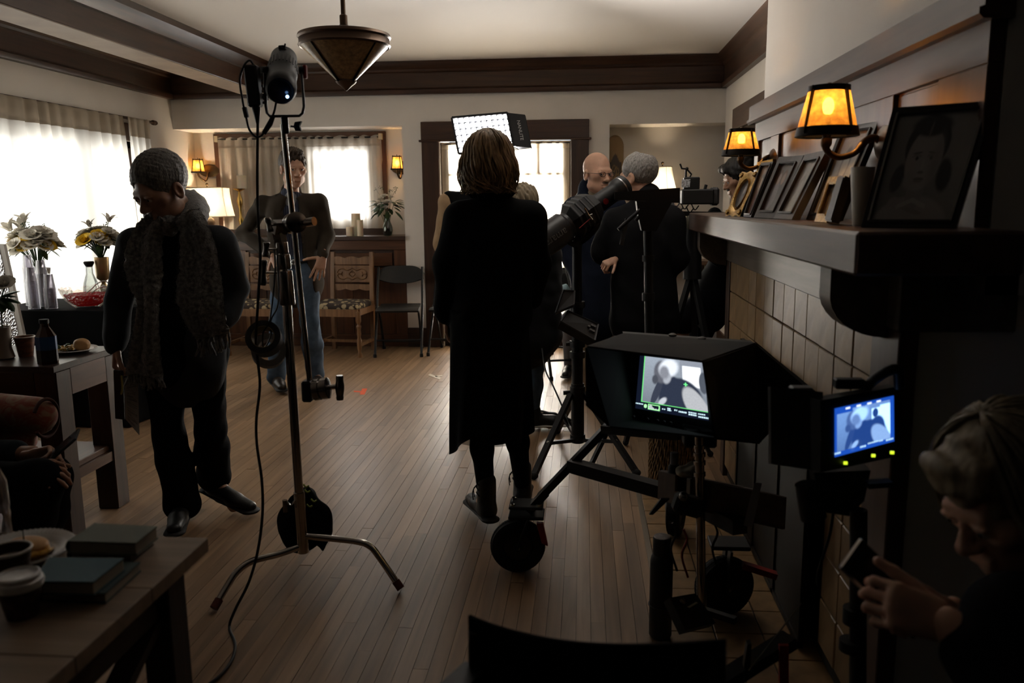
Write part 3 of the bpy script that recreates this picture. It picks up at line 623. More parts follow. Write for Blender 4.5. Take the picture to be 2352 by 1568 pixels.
me = o.data; co = np.zeros(len(me.vertices)*3); me.vertices.foreach_get('co', co); co = co.reshape(-1, 3)
zz = co[:, 2]; lim = np.where(zz > zt-.11, np.sqrt(np.clip(1-((zz-(zt-.11))/.11)**2, 0, 1)), 1)*rw*.96; co[:, 0] = (xc-.30)+np.clip((co[:, 0]-(xc-.30))/rw, -1, 1)*lim
me.vertices.foreach_set('co', co.reshape(-1)); me.update()
# ---- vase of white roses
LEAF = mat('leaf_green', (.025, .055, .018), .45, var=.35, vscale=30); PETW = mat('white_petal', (.72, .68, .60), .6, var=.08, vscale=40); PETY = mat('yellow_petal', (.80, .52, .03), .6, var=.1, vscale=40); STEM = mat('green_stem', (.03, .07, .02), .5)
def leaf_geo(mb, base, d, L, W, droop=.3):
    x, y, d = frame_from(d); rows = []
    for k in range(6):
        u = k/5; w = W*math.sin(PI*min(1, u*.96+.03))**.8*.5; p = np.asarray(base)+d*L*u-np.array([0, 0, 1])*droop*L*u*u; rows.append([p-x*w, p+y*w*.35, p+x*w])
    mb.grid(np.array(rows))
def blossom(mb, c, r, up, n1=(5, 7, 9), open_=1.0):
    x, y, d = frame_from(up)
    for ring, n in enumerate(n1):
        for k in range(n):
            a = 2*PI*k/n+ring*.5+rng.uniform(-.15, .15); tilt = (.18+.42*ring)*open_; rr = r*(.55+.25*ring); o = x*math.cos(a)+y*math.sin(a); s = -x*math.sin(a)+y*math.cos(a); rows = []
            for u in np.linspace(0, 1, 4):
                p = np.asarray(c)+o*rr*(math.sin(tilt)*u+.08)+d*rr*(math.cos(tilt)*u-.18*u*u*(ring*.5)); w = rr*.55*math.sin(PI*(.15+.75*u)); rows.append([p-s*w+d*w*.12, p+o*w*.1, p+s*w+d*w*.12])
            mb.grid(np.array(rows))
def lily(mb, c, r, up):
    x, y, d = frame_from(up)
    for k in range(6):
        a = k*PI/3; o = x*math.cos(a)+y*math.sin(a); s = -x*math.sin(a)+y*math.cos(a); rows = []
        for u in np.linspace(0, 1, 6):
            p = np.asarray(c)+d*r*(u*.95-.35*u**3)+o*r*(.10+.75*u**1.8); w = r*.17*math.sin(PI*(.12+.86*u)); rows.append([p-s*w, p-o*w*.2, p+s*w])
        mb.grid(np.array(rows))
def bouquet(t, c, R, flowers, nleaf, stem_to, spray=0):
    c = np.asarray(c, float)
    for kind, dx, dy, dz, r in flowers:
        p = c+np.array([dx, dy, dz]); up = (p-(c-np.array([0, 0, R*1.1]))); mb = MB(); m = PETY if kind == 'y' else PETW
        if kind == 'l': lily(mb, p, r, up)
        else: blossom(mb, p, r, up, (5, 8, 10) if r > .03 else (4, 6))
        mb.build('lily' if kind == 'l' else 'blossom', m, t, 180); MB().tube(spline([stem_to, (stem_to+p)/2+np.array([0, 0, .02]), p], 8), .0025, 5).build('stem', STEM, t, 60)
    for k in range(nleaf):
        a = rng.uniform(0, 2*PI); e = rng.uniform(-.6, .5); d = np.array([math.cos(a)*math.cos(e), math.sin(a)*math.cos(e), math.sin(e)]); mb = MB(); leaf_geo(mb, c+d*R*rng.uniform(.35, .75), d, R*rng.uniform(.45, .7), R*.30); mb.build('leaf', LEAF, t, 180)
    for k in range(spray):
        a = rng.uniform(0, 2*PI); d = np.array([math.cos(a)*.6, math.sin(a)*.6, .9]); d /= np.linalg.norm(d); p = c+d*R*rng.uniform(.95, 1.25); mb = MB().tube([c+d*R*.4, p], .001, 4)
        for q in range(4): mb.sph(p+rng.normal(0, .008, 3), .004, 6, 4)
        tag(mb.build('spray', LEAF, t, 180), kind='stuff')
Yv = 8.15; b = P(891, 543, Yv); t = thing('flower_vase', 'glass vase of white roses on the niche counter beside the door', 'vase', (b[0], Yv, 1.095))
MB().lathe([(.030, 0), (.040, .006), (.050, .05), (.046, .09), (.028, .14), (.024, .17), (.040, .205), (.038, .205), (.022, .172), (.026, .14), (.043, .09), (.046, .05), (.036, .010), (.002, .008)], (b[0], Yv, 1.095), n=28, capt=False).build('vase', glass('green_vase_glass', (.35, .42, .30), .10), t, 60)
MB().lathe([(.034, .011), (.043, .05), (.042, .088), (.001, .09)], (b[0], Yv, 1.095), n=20).build('water', mat('vase_water', (.02, .03, .015), .05), t, 60)
fc = np.array([b[0], Yv, 1.095+.30])
fl_ = [('w', -.05, -.05, .05, .045), ('w', .02, -.07, .02, .05), ('w', -.06, -.05, -.01, .042), ('w', .05, -.03, .07, .04), ('w', -.01, -.06, .08, .042), ('w', .08, -.04, .01, .035), ('w', .0, -.08, -.03, .035), ('w', -.10, -.02, .0, .035)]
bouquet(t, fc, .16, fl_, 34, np.array([b[0], Yv, 1.13]), 10)
# ================================================================ SOFT BODIES: smooth blends of tapered limbs, meshed as one surface
def V3(*a): return np.array(a, float)
def nrm(v): v = np.asarray(v, float); return v/(np.linalg.norm(v)+1e-12)
def C(a, b, ra, rb=None, k=.02, flat=None, sub=False): return ('c', np.asarray(a, float), np.asarray(b, float), float(ra), float(ra if rb is None else rb), k, flat, sub)
def S(c, r, R=None, k=.02, sub=False): return ('e', np.asarray(c, float), np.broadcast_to(np.asarray(r, float), (3,)).copy(), np.eye(3) if R is None else np.asarray(R, float), 0, k, None, sub)
def sdf_mesh(prims, h, noise=None, clip=None):
    los, his = [], []
    for p in prims:
        if p[-1]: continue
        if p[0] == 'c': r = max(p[3], p[4]); los.append(np.minimum(p[1], p[2])-r); his.append(np.maximum(p[1], p[2])+r)
        else: e = np.abs(p[3])@p[2]; los.append(p[1]-e); his.append(p[1]+e)
    lo = np.min(los, 0)-4*h; hi = np.max(his, 0)+4*h
    if clip is not None: lo = np.maximum(lo, clip[0]); hi = np.minimum(hi, clip[1])
    n = np.maximum(4, np.ceil((hi-lo)/h).astype(int)+1); f = np.full(n, .3, np.float32); ax = [lo[i]+h*np.arange(n[i]) for i in range(3)]
    for p in prims:
        k = p[5]; m = k+2*h
        if p[0] == 'c': r = max(p[3], p[4])+m; a = np.minimum(p[1], p[2])-r; b = np.maximum(p[1], p[2])+r
        else: e = np.abs(p[3])@p[2]+m; a = p[1]-e; b = p[1]+e
        i0 = np.clip(np.floor((a-lo)/h).astype(int), 0, n); i1 = np.clip(np.ceil((b-lo)/h).astype(int)+1, 0, n)
        if np.any(i1 <= i0): continue
        X = ax[0][i0[0]:i1[0]][:, None, None]; Y = ax[1][i0[1]:i1[1]][None, :, None]; Z = ax[2][i0[2]:i1[2]][None, None, :]
        if p[0] == 'c':
            A, B = p[1], p[2]; ab = B-A; L2 = ab@ab+1e-12; x, y, z = X-A[0], Y-A[1], Z-A[2]
            t = np.clip((x*ab[0]+y*ab[1]+z*ab[2])/L2, 0, 1); x = x-ab[0]*t; y = y-ab[1]*t; z = z-ab[2]*t
            if p[6] is not None:
                nn, s = p[6]; q = (x*nn[0]+y*nn[1]+z*nn[2])*(s-1); x = x+nn[0]*q; y = y+nn[1]*q; z = z+nn[2]*q
            d = np.sqrt(x*x+y*y+z*z)-(p[3]+(p[4]-p[3])*t)
        else:
            R = p[3]; x, y, z = X-p[1][0], Y-p[1][1], Z-p[1][2]; r = p[2]
            l = [(R[0, i]*x+R[1, i]*y+R[2, i]*z) for i in range(3)]
            k0 = np.sqrt(sum((l[i]/r[i])**2 for i in range(3))); k1 = np.sqrt(sum((l[i]/r[i]**2)**2 for i in range(3)))+1e-9; d = k0*(k0-1)/k1
        sl = tuple(slice(i0[i], i1[i]) for i in range(3)); g = f[sl]
        if p[-1]:
            d = -d; u = np.clip(.5+.5*(d-g)/max(k, 1e-6), 0, 1); f[sl] = (g+(d-g)*u+k*u*(1-u)).astype(np.float32)
        else:
            u = np.clip(.5+.5*(d-g)/max(k, 1e-6), 0, 1); f[sl] = (d+(g-d)*u-k*u*(1-u)).astype(np.float32)
    if noise:
        for (amp, w, ph, warp) in noise:
            w = np.asarray(w, float); X = ax[0][:, None, None]; Y = ax[1][None, :, None]; Z = ax[2][None, None, :]
            f += (amp*np.sin(w[0]*X+w[1]*Y+w[2]*Z+ph+warp*np.sin(9*X+13*Z+ph)+warp*np.sin(11*Y-7*Z))).astype(np.float32)
    f[0] = f[-1] = .3; f[:, 0] = f[:, -1] = .3; f[:, :, 0] = f[:, :, -1] = .3
    s = f < 0
    c = np.zeros(tuple(n-1), np.int8)
    for dx in (0, 1):
        for dy in (0, 1):
            for dz in (0, 1): c += s[dx:n[0]-1+dx, dy:n[1]-1+dy, dz:n[2]-1+dz]
    act = np.argwhere((c > 0) & (c < 8)); idx = np.full(tuple(n-1), -1, np.int32); idx[tuple(act.T)] = np.arange(len(act))
    acc = np.zeros((len(act), 3)); cnt = np.zeros(len(act))
    for a in range(3):
        o1, o2 = [(1, 2), (2, 0), (0, 1)][a]
        for u in (0, 1):
            for v in (0, 1):
                A = act.copy(); A[:, o1] += u; A[:, o2] += v; B = A.copy(); B[:, a] += 1
                fa = f[tuple(A.T)]; fb = f[tuple(B.T)]; m = (fa < 0) != (fb < 0); t = np.where(m, fa/np.where(fa-fb == 0, 1, fa-fb), 0)
                q = A.astype(float); q[:, a] += t; acc[m] += q[m]; cnt[m] += 1
    vert = lo+h*acc/np.maximum(cnt, 1)[:, None]; faces = []
    for a in range(3):
        o1, o2 = [(1, 2), (2, 0), (0, 1)][a]
        s0 = [slice(None)]*3; s1 = [slice(None)]*3; s0[a] = slice(0, -1); s1[a] = slice(1, None)
        ch = s[tuple(s0)] != s[tuple(s1)]; E = np.argwhere(ch); E = E[(E[:, o1] > 0) & (E[:, o2] > 0) & (E[:, o1] < n[o1]-1) & (E[:, o2] < n[o2]-1)]
        neg = s[tuple(E.T)]; Q = []
        for u, v in ((-1, -1), (0, -1), (0, 0), (-1, 0)):
            K = E.copy(); K[:, o1] += u; K[:, o2] += v; Q.append(idx[tuple(K.T)])
        Q = np.stack(Q, 1); Q[~neg] = Q[~neg][:, ::-1]; faces.append(Q[(Q >= 0).all(1)])
    return vert, np.concatenate(faces)
def soft(name, prims, h, m, parent=None, noise=None, org=None, extra=(), clip=None):
    """one smooth surface; extra: further (verts, faces) meshes joined into the same object"""
    v, q = sdf_mesh(prims, h, noise, clip) if prims else (np.zeros((0, 3)), np.zeros((0, 4), int)); Vs = [v]; Qs = [q]; nv = len(v)
    for ev, eq in extra: Vs.append(ev); Qs.append(eq+nv); nv += len(ev)
    v = np.concatenate(Vs); q = np.concatenate(Qs)
    o0 = ORG[parent.name] if parent is not None else (np.asarray(org, float) if org is not None else np.zeros(3))
    me = bpy.data.meshes.new(name); nf = len(q); me.vertices.add(len(v)); me.vertices.foreach_set('co', (v-o0).reshape(-1).astype(np.float32))
    me.loops.add(nf*4); me.loops.foreach_set('vertex_index', q.reshape(-1).astype(np.int32)); me.polygons.add(nf); me.polygons.foreach_set('loop_start', np.arange(0, nf*4, 4, dtype=np.int32)); me.polygons.foreach_set('loop_total', np.full(nf, 4, np.int32))
    me.update(calc_edges=True); me.shade_smooth(); me.materials.append(m)
    o = bpy.data.objects.new(name, me); COL.objects.link(o); ORG[o.name] = o0
    if parent is not None: o.parent = parent
    else: o.location = o0
    return o
def folds(amp, seed, f0=45, n=4, up=.5):
    rg = np.random.default_rng(seed); L = []
    for i in range(n):
        d = nrm(rg.normal(0, 1, 3)*V3(1, 1, up)); L.append((amp/(1+.4*i), d*f0*(1+.45*i), rg.uniform(0, 6), .9))
    return L
SKIN = mat('skin', (.50, .29, .20), .48, bump=.12, bscale=350, var=.10, vscale=25); SKIN.node_tree.nodes['Principled BSDF'].inputs['Subsurface Weight'].default_value = .12; SKIN.node_tree.nodes['Principled BSDF'].inputs['Subsurface Radius'].default_value = (.012, .004, .002)
SKIN2 = mat('tanned_skin', (.33, .18, .115), .45, bump=.12, bscale=350, var=.12, vscale=25)
EYEW = mat('eye_white', (.62, .58, .55), .2); EYED = mat('eye_iris', (.03, .02, .015), .12)
def rotm(fwd, pitch=0, roll=0):
    """columns right, forward, up; pitch > 0 bows the head"""
    f = nrm(fwd); r = nrm(np.cross(f, V3(0, 0, 1))); u = np.cross(r, f); f2 = f*math.cos(pitch)-u*math.sin(pitch); u2 = np.cross(r, f2); r2 = r*math.cos(roll)+u2*math.sin(roll); return np.stack([r2, f2, np.cross(r2, f2)], 1)
def head_prims(c, R, s=1.0, w=1.0, jaw=1.0, mouth=0.0, nose=1.0):
    T = lambda x, y, z: np.asarray(c)+R@(np.array([x*w, y, z])*s)
    E = lambda p, r, k, sub=False: S(T(*p), np.array([r[0]*w, r[1], r[2]])*s, R, k*s, sub)
    K = lambda a, b, ra, rb, k, sub=False, flat=None: C(T(*a), T(*b), ra*s, rb*s, k*s, flat, sub)
    L = [E((0, -.014, .036), (.075, .094, .086), .02), E((0, .030, -.030), (.060*jaw, .062, .085), .03), E((0, .040, -.083), (.046*jaw, .046, .032), .03), E((0, .074, -.101), (.020, .017, .017), .022),
         K((-.034, .081, .020), (.034, .081, .020), .011, .011, .016), K((0, .084, .010), (0, .108, -.028), .0075, .012, .012), E((0, .109, -.032), (.0125, .011, .010), .008)]
    for q in (-1, 1):
        L += [E((q*.0135, .099, -.034), (.0085, .010, .0075), .007), E((q*.047, .058, -.012), (.024, .024, .022), .022), E((q*.031, .102, .003), (.0185, .018, .013), .012, True), E((q*.031, .0795, .003), (.0145, .0135, .0125), .004), E((q*.031, .089, .010), (.017, .009, .0045), .006),
              E((q*.078, -.006, -.012), (.010, .021, .033), .007), E((q*.086, .000, -.010), (.007, .010, .018), .004, True), E((q*.052*jaw, .018, -.072), (.016, .03, .022), .02)]
    L += [K((-.021, .091, -.0605), (.021, .091, -.0605), .0052, .0052, .006), K((-.018, .092, -.0715-mouth), (.018, .092, -.0715-mouth), .0068, .0068, .007), K((-.022, .101, -.066-mouth*.5), (.022, .101, -.066-mouth*.5), .0026+mouth*.4, .0026+mouth*.4, .003, True)]
    return L
def eyes(parent, c, R, s=1.0, w=1.0, gaze=0.0, lid=0):
    for q in (-1, 1):
        p = np.asarray(c)+R@(np.array([q*.031*w, .0832, .002])*s); MB().sph(p, .0122*s, 12, 8).build('eye', EYEW, parent, 180)
        g = R@nrm([gaze, 1, -.15]); MB().sph(p+g*.0088*s, np.array([.0056, .0056, .0056])*s, 10, 6).build('iris', EYED, parent, 180)
def hair_cap(c, R, s=1.0, thick=.008, back=-.06, front=.062, w=1.0, extra=(), temple=.0):
    T = lambda x, y, z: np.asarray(c)+R@(np.array([x*w, y, z])*s)
    L = [S(T(0, -.016, .040), (np.array([.075*w, .094, .086])+thick)*s, R, .01*s)]
    L += list(extra)
    L += [S(T(0, .115, -.030+front*.2), np.array([.078*w, .085, .085])*s, R, .012*s, True), S(T(0, -.02, back-.10), np.array([.12, .13, .10])*s, R, .015*s, True)]
    for q in (-1, 1): L += [S(T(q*.085, .004, -.018), np.array([.022, .030, .040])*s, R, .008*s, True)]
    return L
def hair_noise(seed, amp=.0025, f=190): rg = np.random.default_rng(seed); return [(amp, nrm(rg.normal(0, 1, 3))*f*(1+.5*i), rg.uniform(0, 6), 1.2) for i in range(3)]
def hand_prims(wr, d, n, side, s=1.0, curl=(.4, .4, .45, .5), spread=.12, thumb=(.75, .3), fl=None):
    """wr wrist, d direction of the fingers, n the way the back of the hand faces, side +1 or -1: where the thumb leaves"""
    d = nrm(d); n = nrm(np.asarray(n)-d*(np.asarray(n)@d)); t = np.cross(d, n)*side; L = []; p0 = np.asarray(wr, float); P_ = lambda a, b, c: p0+(d*a+t*b+n*c)*s
    fl = fl or [(.040, .026, .021), (.045, .029, .022), (.042, .027, .021), (.033, .021, .018)]; b0 = [.029, .009, -.011, -.030]
    L += [C(P_(-.03, 0, 0), P_(.01, 0, 0), .024*s, .025*s, .012*s, (n, 1.35)), C(P_(.02, .010, 0), P_(.078, .018, 0), .023*s, .019*s, .014*s, (n, 1.55)), C(P_(.02, -.010, 0), P_(.074, -.022, 0), .022*s, .017*s, .014*s, (n, 1.5)), C(P_(.02, 0, 0), P_(.08, 0, 0), .02*s, .018*s, .012*s, (n, 1.4))]
    for i in range(4):
        a = 0.0; q = P_(.086-.004*abs(i-1.2), b0[i], .0); sd = math.atan((1.3-i)*spread)
        r = (.0090, .0092, .0088, .0078)[i]
        for j in range(3):
            a += curl[i]*(1.0, 1.25, .9)[j]; dd = (d*math.cos(sd)+t*math.sin(sd))*math.cos(a)-n*math.sin(a); e = q+dd*fl[i][j]*s; L.append(C(q, e, r*s*(1-.10*j), r*s*(.92-.10*j), .0045*s)); q = e
    q = P_(.018, .022, -.008); a1, a2 = thumb; dd = nrm(d*math.cos(a1)+t*math.sin(a1)-n*a2*.6)
    for j, l in enumerate((.042, .034, .027)):
        e = q+dd*l*s; L.append(C(q, e, (.0135, .0105, .0095)[j]*s, (.0105, .0098, .0080)[j]*s, .009*s if j == 0 else .004*s)); q = e; dd = nrm(dd+d*.35*(a2+.3)-n*a2*.35)
    return L
def torso_prims(j, w, depth, ease, hem=0.0, k=.05, sh=.066):
    f = j['fwd']; n = (f, w/depth); shm = (j['shl']+j['shr'])/2; hpm = (j['hipl']+j['hipr'])/2; ax = nrm(j['shr']-j['shl']); up = nrm(shm-hpm)
    hw = np.linalg.norm(j['shr']-j['shl'])/2
    L = [C(shm-up*.10, shm-up*.26, w*.98+ease, w*.92+ease, k, n), C(shm-up*.24, hpm+up*.05, w*.86+ease, w*.88+ease, k, n), C(j['hipl']*.7+hpm*.3+up*.03, j['hipr']*.7+hpm*.3+up*.03, .098+ease, .098+ease, k, (f, 1.0))]
    nk = j['neck']-up*.05; L += [C(nk, j['shl']*.88+shm*.12, .046+ease, sh*.74+ease, k), C(nk, j['shr']*.88+shm*.12, .046+ease, sh*.74+ease, k)]
    if hem: L.append(C(hpm+up*.05, hpm-up*hem, w*.90+ease*1.4, w*.95+ease*2, k, n))
    return L
def arm_prims(j, q, r, ease, end=1.0, k=.025):
    s, e, w_ = j['sh'+q], j['el'+q], j['wr'+q]; w_ = e+(w_-e)*end
    return [C(s, e, r*1.06+ease, r*.88+ease, k*1.5), C(e, w_, r*.86+ease, r*(.62+.12*(1-end))+ease, k)]
def leg_prims(j, q, r, ease, end=1.0, k=.03, flare=0):
    h, n, a = j['hip'+q], j['kn'+q], j['an'+q]; a = n+(a-n)*end
    return [C(h, n, r*1.12+ease, r*.74+ease, k*1.4), C(n, n+(a-n)*.4, r*.74+ease, r*.68+ease+flare*.4, k), C(n+(a-n)*.4, a, r*.68+ease+flare*.4, r*.50+ease+flare, k)]
def body(j, skin, label, h=.008, headkw=None, hands=(), org=None, s=1.0, hs=1.0, fine=.0042, head=True):
    """one continuous figure: trunk, limbs, neck, head with face, hands"""
    hc, R = j['head'], j['headR']; nk = j['neck']; L = torso_prims(j, .145*s, .10*s, 0, sh=.055)
    for q in 'lr': L += arm_prims(j, q, .044*s, 0)+leg_prims(j, q, .070*s, 0); L += [C(j['an'+q], j['toe'+q], .034, .024, .02)]
    kb = hc+R@(V3(0, -.022, -.075)*hs); L += [C(nk-V3(0, 0, .05), kb, .058*s, .052*s, .03)]; ex = []
    HP = head_prims(hc, R, hs, **(headkw or {}))+[C(kb, nk, .050*s, .054*s, .03)]
    if head: ex.append(sdf_mesh(HP, fine))
    for hp in hands: ex.append(sdf_mesh(hp, .0036))
    o = soft('person', L, h, skin, None, org=org if org is not None else [nk[0], nk[1], 0], extra=ex); o['label'] = label; o['category'] = 'person'; return o
def shoe(parent, an, toe, m, sole_m, s=1.0, high=.05, name='shoe'):
    d = toe-an; d[2] = 0; L_ = np.linalg.norm(d); d = nrm(d); z = min(toe[2], an[2]-.06); hl = V3(an[0], an[1], 0)-d*.045*s; x = np.cross(d, V3(0, 0, 1))
    gz = toe[2]-.012
    pts = lambda a, zz: V3(*(hl+d*a*s))*V3(1, 1, 0)+V3(0, 0, zz)
    slope = (an[2]-.09*s-gz)                      # heel lifted when the ankle is higher
    zat = lambda a: gz+max(0, slope)*max(0, 1-a/.19)
    U = [C(pts(.03, zat(.03)+.045*s), pts(.16, zat(.16)+.038*s), .040*s, .036*s, .02, (x, 1.05)), C(pts(.16, zat(.16)+.036*s), pts(.245, zat(.245)+.030*s), .040*s, .030*s, .02, (V3(0, 0, 1), 1.25)), C(an+V3(0, 0, high), pts(.05, zat(.05)+.05*s), .042*s, .042*s, .02)]
    o = soft(name, U, .006, m, parent)
    SL = [C(pts(.005, zat(0)+.016), pts(.10, zat(.1)+.014), .042*s, .036*s, .01, (V3(0, 0, 1), 3.2)), C(pts(.10, zat(.1)+.014), pts(.245, zat(.245)+.012), .038*s, .044*s, .01, (V3(0, 0, 1), 3.6))]
    soft('sole', SL, .005, sole_m, o); return o
# ================================================================ PEOPLE
def cloth(name, col, bump=.25, sc=420, sheen=.1, rough=.9, var=.12): return mat(name, col, rough, spec=.06, bump=bump, bscale=sc, sheen=sheen, var=var, vscale=18)
CHAR = cloth('charcoal_jersey', (.026, .027, .030), sheen=.05); BLK = cloth('black_cloth', (.0045, .0045, .005), sheen=0); BLKD = cloth('black_crepe', (.0032, .0032, .0036), sheen=0); BLK2 = cloth('black_trousers', (.0045, .0045, .0055), sheen=0)
TWEED = cloth('brown_tweed', (.040, .031, .023), .35, 600, .04); DENIM = cloth('blue_denim', (.070, .105, .155), .25, 500, .1, .85, .3); NAVY = cloth('navy_wool', (.010, .013, .024), .4, 260, .03); KHAKI = cloth('khaki_cotton', (.22, .155, .10)); TAN = cloth('tan_cotton', (.36, .24, .14)); GREYT = cloth('grey_trousers', (.12, .12, .135)); PUFF = cloth('black_quilted', (.010, .010, .011), .1, 100, .1, .5)
SHOEB = mat('brown_shoe_leather', (.022, .014, .009), .38, bump=.2, bscale=160); SHOEK = mat('black_shoe_leather', (.008, .008, .008), .4, bump=.2, bscale=160); SOLEK = mat('black_rubber_sole', (.01, .01, .01), .7); SOLEW = mat('white_rubber_sole', (.55, .53, .50), .6)
HGREY = mat('grey_hair', (.115, .105, .095), .55, bump=.9, bscale=260, var=.6, vscale=120, stretch=(1, 1, .35)); HBRN = mat('brown_hair', (.045, .028, .017), .5, bump=.8, bscale=240, var=.5, vscale=110); HBLK = mat('black_hair', (.009, .007, .006), .35, bump=.8, bscale=220, var=.5, vscale=100); HSIL = mat('silver_hair', (.24, .225, .21), .5, bump=.9, bscale=260, var=.5, vscale=140, stretch=(1, 1, .4)); HBLO = mat('blonde_hair', (.40, .28, .155), .42, bump=.7, bscale=160, var=.55, vscale=70, stretch=(1, 1, .15)); HPAL = mat('pale_blonde_hair', (.33, .27, .18), .42, bump=.7, bscale=160, var=.4, vscale=70, stretch=(1, 1, .15))
for _m, _k in ((HBLO, .40), (HPAL, .40)):
    _n, _l = nodes(_m); _b = _n['Principled BSDF']; _t = _n.new('ShaderNodeBsdfTranslucent'); _x = _n.new('ShaderNodeMixShader'); _x.inputs[0].default_value = _k; _l.new(_b.inputs['Base Color'].links[0].from_socket, _t.inputs[0]); _l.new(_b.outputs[0], _x.inputs[1]); _l.new(_t.outputs[0], _x.inputs[2]); _l.new(_x.outputs[0], _n['Material Output'].inputs[0])
def skel(Y, fwd, head, pitch, yawf, neck, sh, el, wr, hip, kn, an, toe, roll=0):
    """joints from (px, py[, dy]) points of the room at depth Y"""
    g = lambda q: P(q[0], q[1], Y+(q[2] if len(q) > 2 else 0)); j = dict(fwd=nrm(V3(*fwd, 0)))
    j['head'] = g(head); j['headR'] = rotm(V3(*yawf, 0), pitch, roll); j['neck'] = g(neck)
    for nm, pr in (('sh', sh), ('el', el), ('wr', wr), ('hip', hip), ('kn', kn), ('an', an), ('toe', toe)):
        j[nm+'l'] = g(pr[0]); j[nm+'r'] = g(pr[1])
    m_ = (j['shl']+j['shr'])/2
    for q in 'lr': j['sh'+q] = m_+(j['sh'+q]-m_)*.95-V3(0, 0, .022)
    return j
def loc(o): return o
# ---------------------------------------------------------------- man with grey scarf
Y0 = 3.42
j = skel(Y0, (-.22, -.97), (371, 432, -.16), .50, (-.42, -.90), (404, 512, -.02), [(300, 552), (508, 548)], [(272, 690, .03), (538, 660, .10)], [(268, 795, -.05), (512, 738, .0)],
         [(372, 818), (470, 818)], [(390, 1000, -.03), (484, 985, .04)], [(418, 1150, .0), (492, 1100, .16)], [(412, 1214, -.10), (536, 1158, .12)])
# heel of the leading foot stays down on the floor
j['anl'][2] = .10; j['toel'][2] = .035; j['toer'][2] = .03; j['anr'][2] = .17
hl = hand_prims(j['wrl'], (-.05, -.12, -1), (-.9, -.3, 0), -1, 1.02, (.75, .8, .8, .8), .06, (.5, .5))
hr = hand_prims(j['wrr'], (-.25, -.15, -1), (.8, -.3, .2), 1, 1.0, (.3, .3, .3, .3), .06)
sm_ = body(j, SKIN2, 'bowed grey-haired man walking in a charcoal sweatshirt and long grey scarf', hands=(hl, hr), hs=1.12, headkw=dict(w=1.0, jaw=1.02, nose=1.1))
eyes(sm_, j['head'], j['headR'], 1.12)
soft('hair', hair_cap(j['head'], j['headR'], 1.12, .011, -.075, .07), .005, HGREY, sm_, hair_noise(3, .0011, 300))
soft('trousers', torso_prims(j, .135, .105, .018)[1:3]+leg_prims(j, 'l', .074, .012, 1.02, flare=.030)+leg_prims(j, 'r', .074, .012, 1.0, flare=.030), .008, BLK2, sm_, folds(.0035, 2, 30))
f = j['fwd']; shm = (j['shl']+j['shr'])/2; hpm = (j['hipl']+j['hipr'])/2
SW = torso_prims(j, .165, .115, .022, .03)+arm_prims(j, 'l', .050, .016, .93)+arm_prims(j, 'r', .050, .018, .90)+[C(j['wrl']*.93+j['ell']*.07-V3(0, 0, .0), j['wrl'], .040, .038, .015), C(j['elr']*.15+j['wrr']*.85, j['wrr'], .040, .038, .015)]
# soft folds stacked on the forearms
for q in 'lr':
    for u in (.25, .42, .58, .74): p = j['el'+q]*(1-u)+j['wr'+q]*u; SW.append(C(p-nrm(j['wr'+q]-j['el'+q])*.006, p+nrm(j['wr'+q]-j['el'+q])*.006, .056, .056, .010))
soft('sweatshirt', SW, .0075, CHAR, sm_, folds(.004, 5, 26))
soft('undershirt', [C(j['neck']-V3(0, 0, .02)+f*.035, shm*.35+hpm*.65+f*.058, .075, .120, .03, (f, 1.15)), C(shm*.35+hpm*.65+f*.058, hpm+f*.062, .120, .135, .03, (f, 1.35)), C(j['neck']-V3(0, 0, .03), j['neck']+V3(0, 0, .0), .072, .066, .02)], .008, BLK, sm_, folds(.003, 8, 24))
shoe(sm_, j['anl'], j['toel'], SHOEK, SOLEK, 1.05); shoe(sm_, j['anr'], j['toer'], SHOEK, SOLEK, 1.05)
# the scarf is worn: a child of the figure
SCF = mat('fuzzy_grey_knit', (.15, .145, .138), 1.0, bump=1.0, bscale=150, var=.55, vscale=70, sheen=.5)
def ribbon(name, L, R, Ys, m, parent, th=.020, bulge=.02, n=60, nz=.004, seed=1):
    a = spline([P(x, y, q) for (x, y), q in zip(L, Ys)], n); b = spline([P(x, y, q) for (x, y), q in zip(R, Ys)], n); rg = np.random.default_rng(seed); k = 18; G = np.zeros((n, k, 3))
    for i, u in enumerate(np.linspace(0, 1, k)):
        G[:, i] = a*(1-u)+b*u; G[:, i, 1] -= bulge*math.sin(PI*u)+.012*math.sin(2.5*PI*u+np.linspace(0, 3, n).mean())
    G += rg.normal(0, nz*.45, G.shape); return G
scarf_parts = []
def scarf(name, L, R, Ys, seed):
    G = ribbon(name, L, R, Ys, SCF, sm_, seed=seed); mb = solid_grid(G, .022); return mb, G
mb1, G1 = scarf('scarf', [(352, 492), (318, 520), (293, 590), (302, 645), (322, 700), (312, 770), (296, 855)], [(392, 505), (372, 545), (372, 600), (372, 640), (362, 705), (364, 780), (372, 862)], [Y0-.20, Y0-.19, Y0-.20, Y0-.21, Y0-.22, Y0-.22, Y0-.20], 4)
mb2, G2 = scarf('scarf', [(408, 500), (420, 540), (420, 600), (412, 660), (416, 700), (440, 750), (458, 775)], [(455, 480), (478, 520), (497, 580), (508, 650), (513, 700), (520, 745), (524, 762)], [Y0-.17, Y0-.20, Y0-.21, Y0-.22, Y0-.23, Y0-.22, Y0-.21], 6)
ring = spline([P(396, 520, Y0-.20), P(356, 505, Y0-.13), P(372, 470, Y0+.06), P(420, 458, Y0+.10), P(452, 470, Y0+.0), P(444, 505, Y0-.15), P(420, 530, Y0-.19)], 40)
mb3 = MB().tube(ring, np.interp(np.linspace(0, 1, 40), [0, .2, .5, .8, 1], [.035, .042, .040, .045, .035]), 12, flat=1.2); mb3.v[0] = mb3.v[0]+rng.normal(0, .0025, mb3.v[0].shape)
sc = MB()
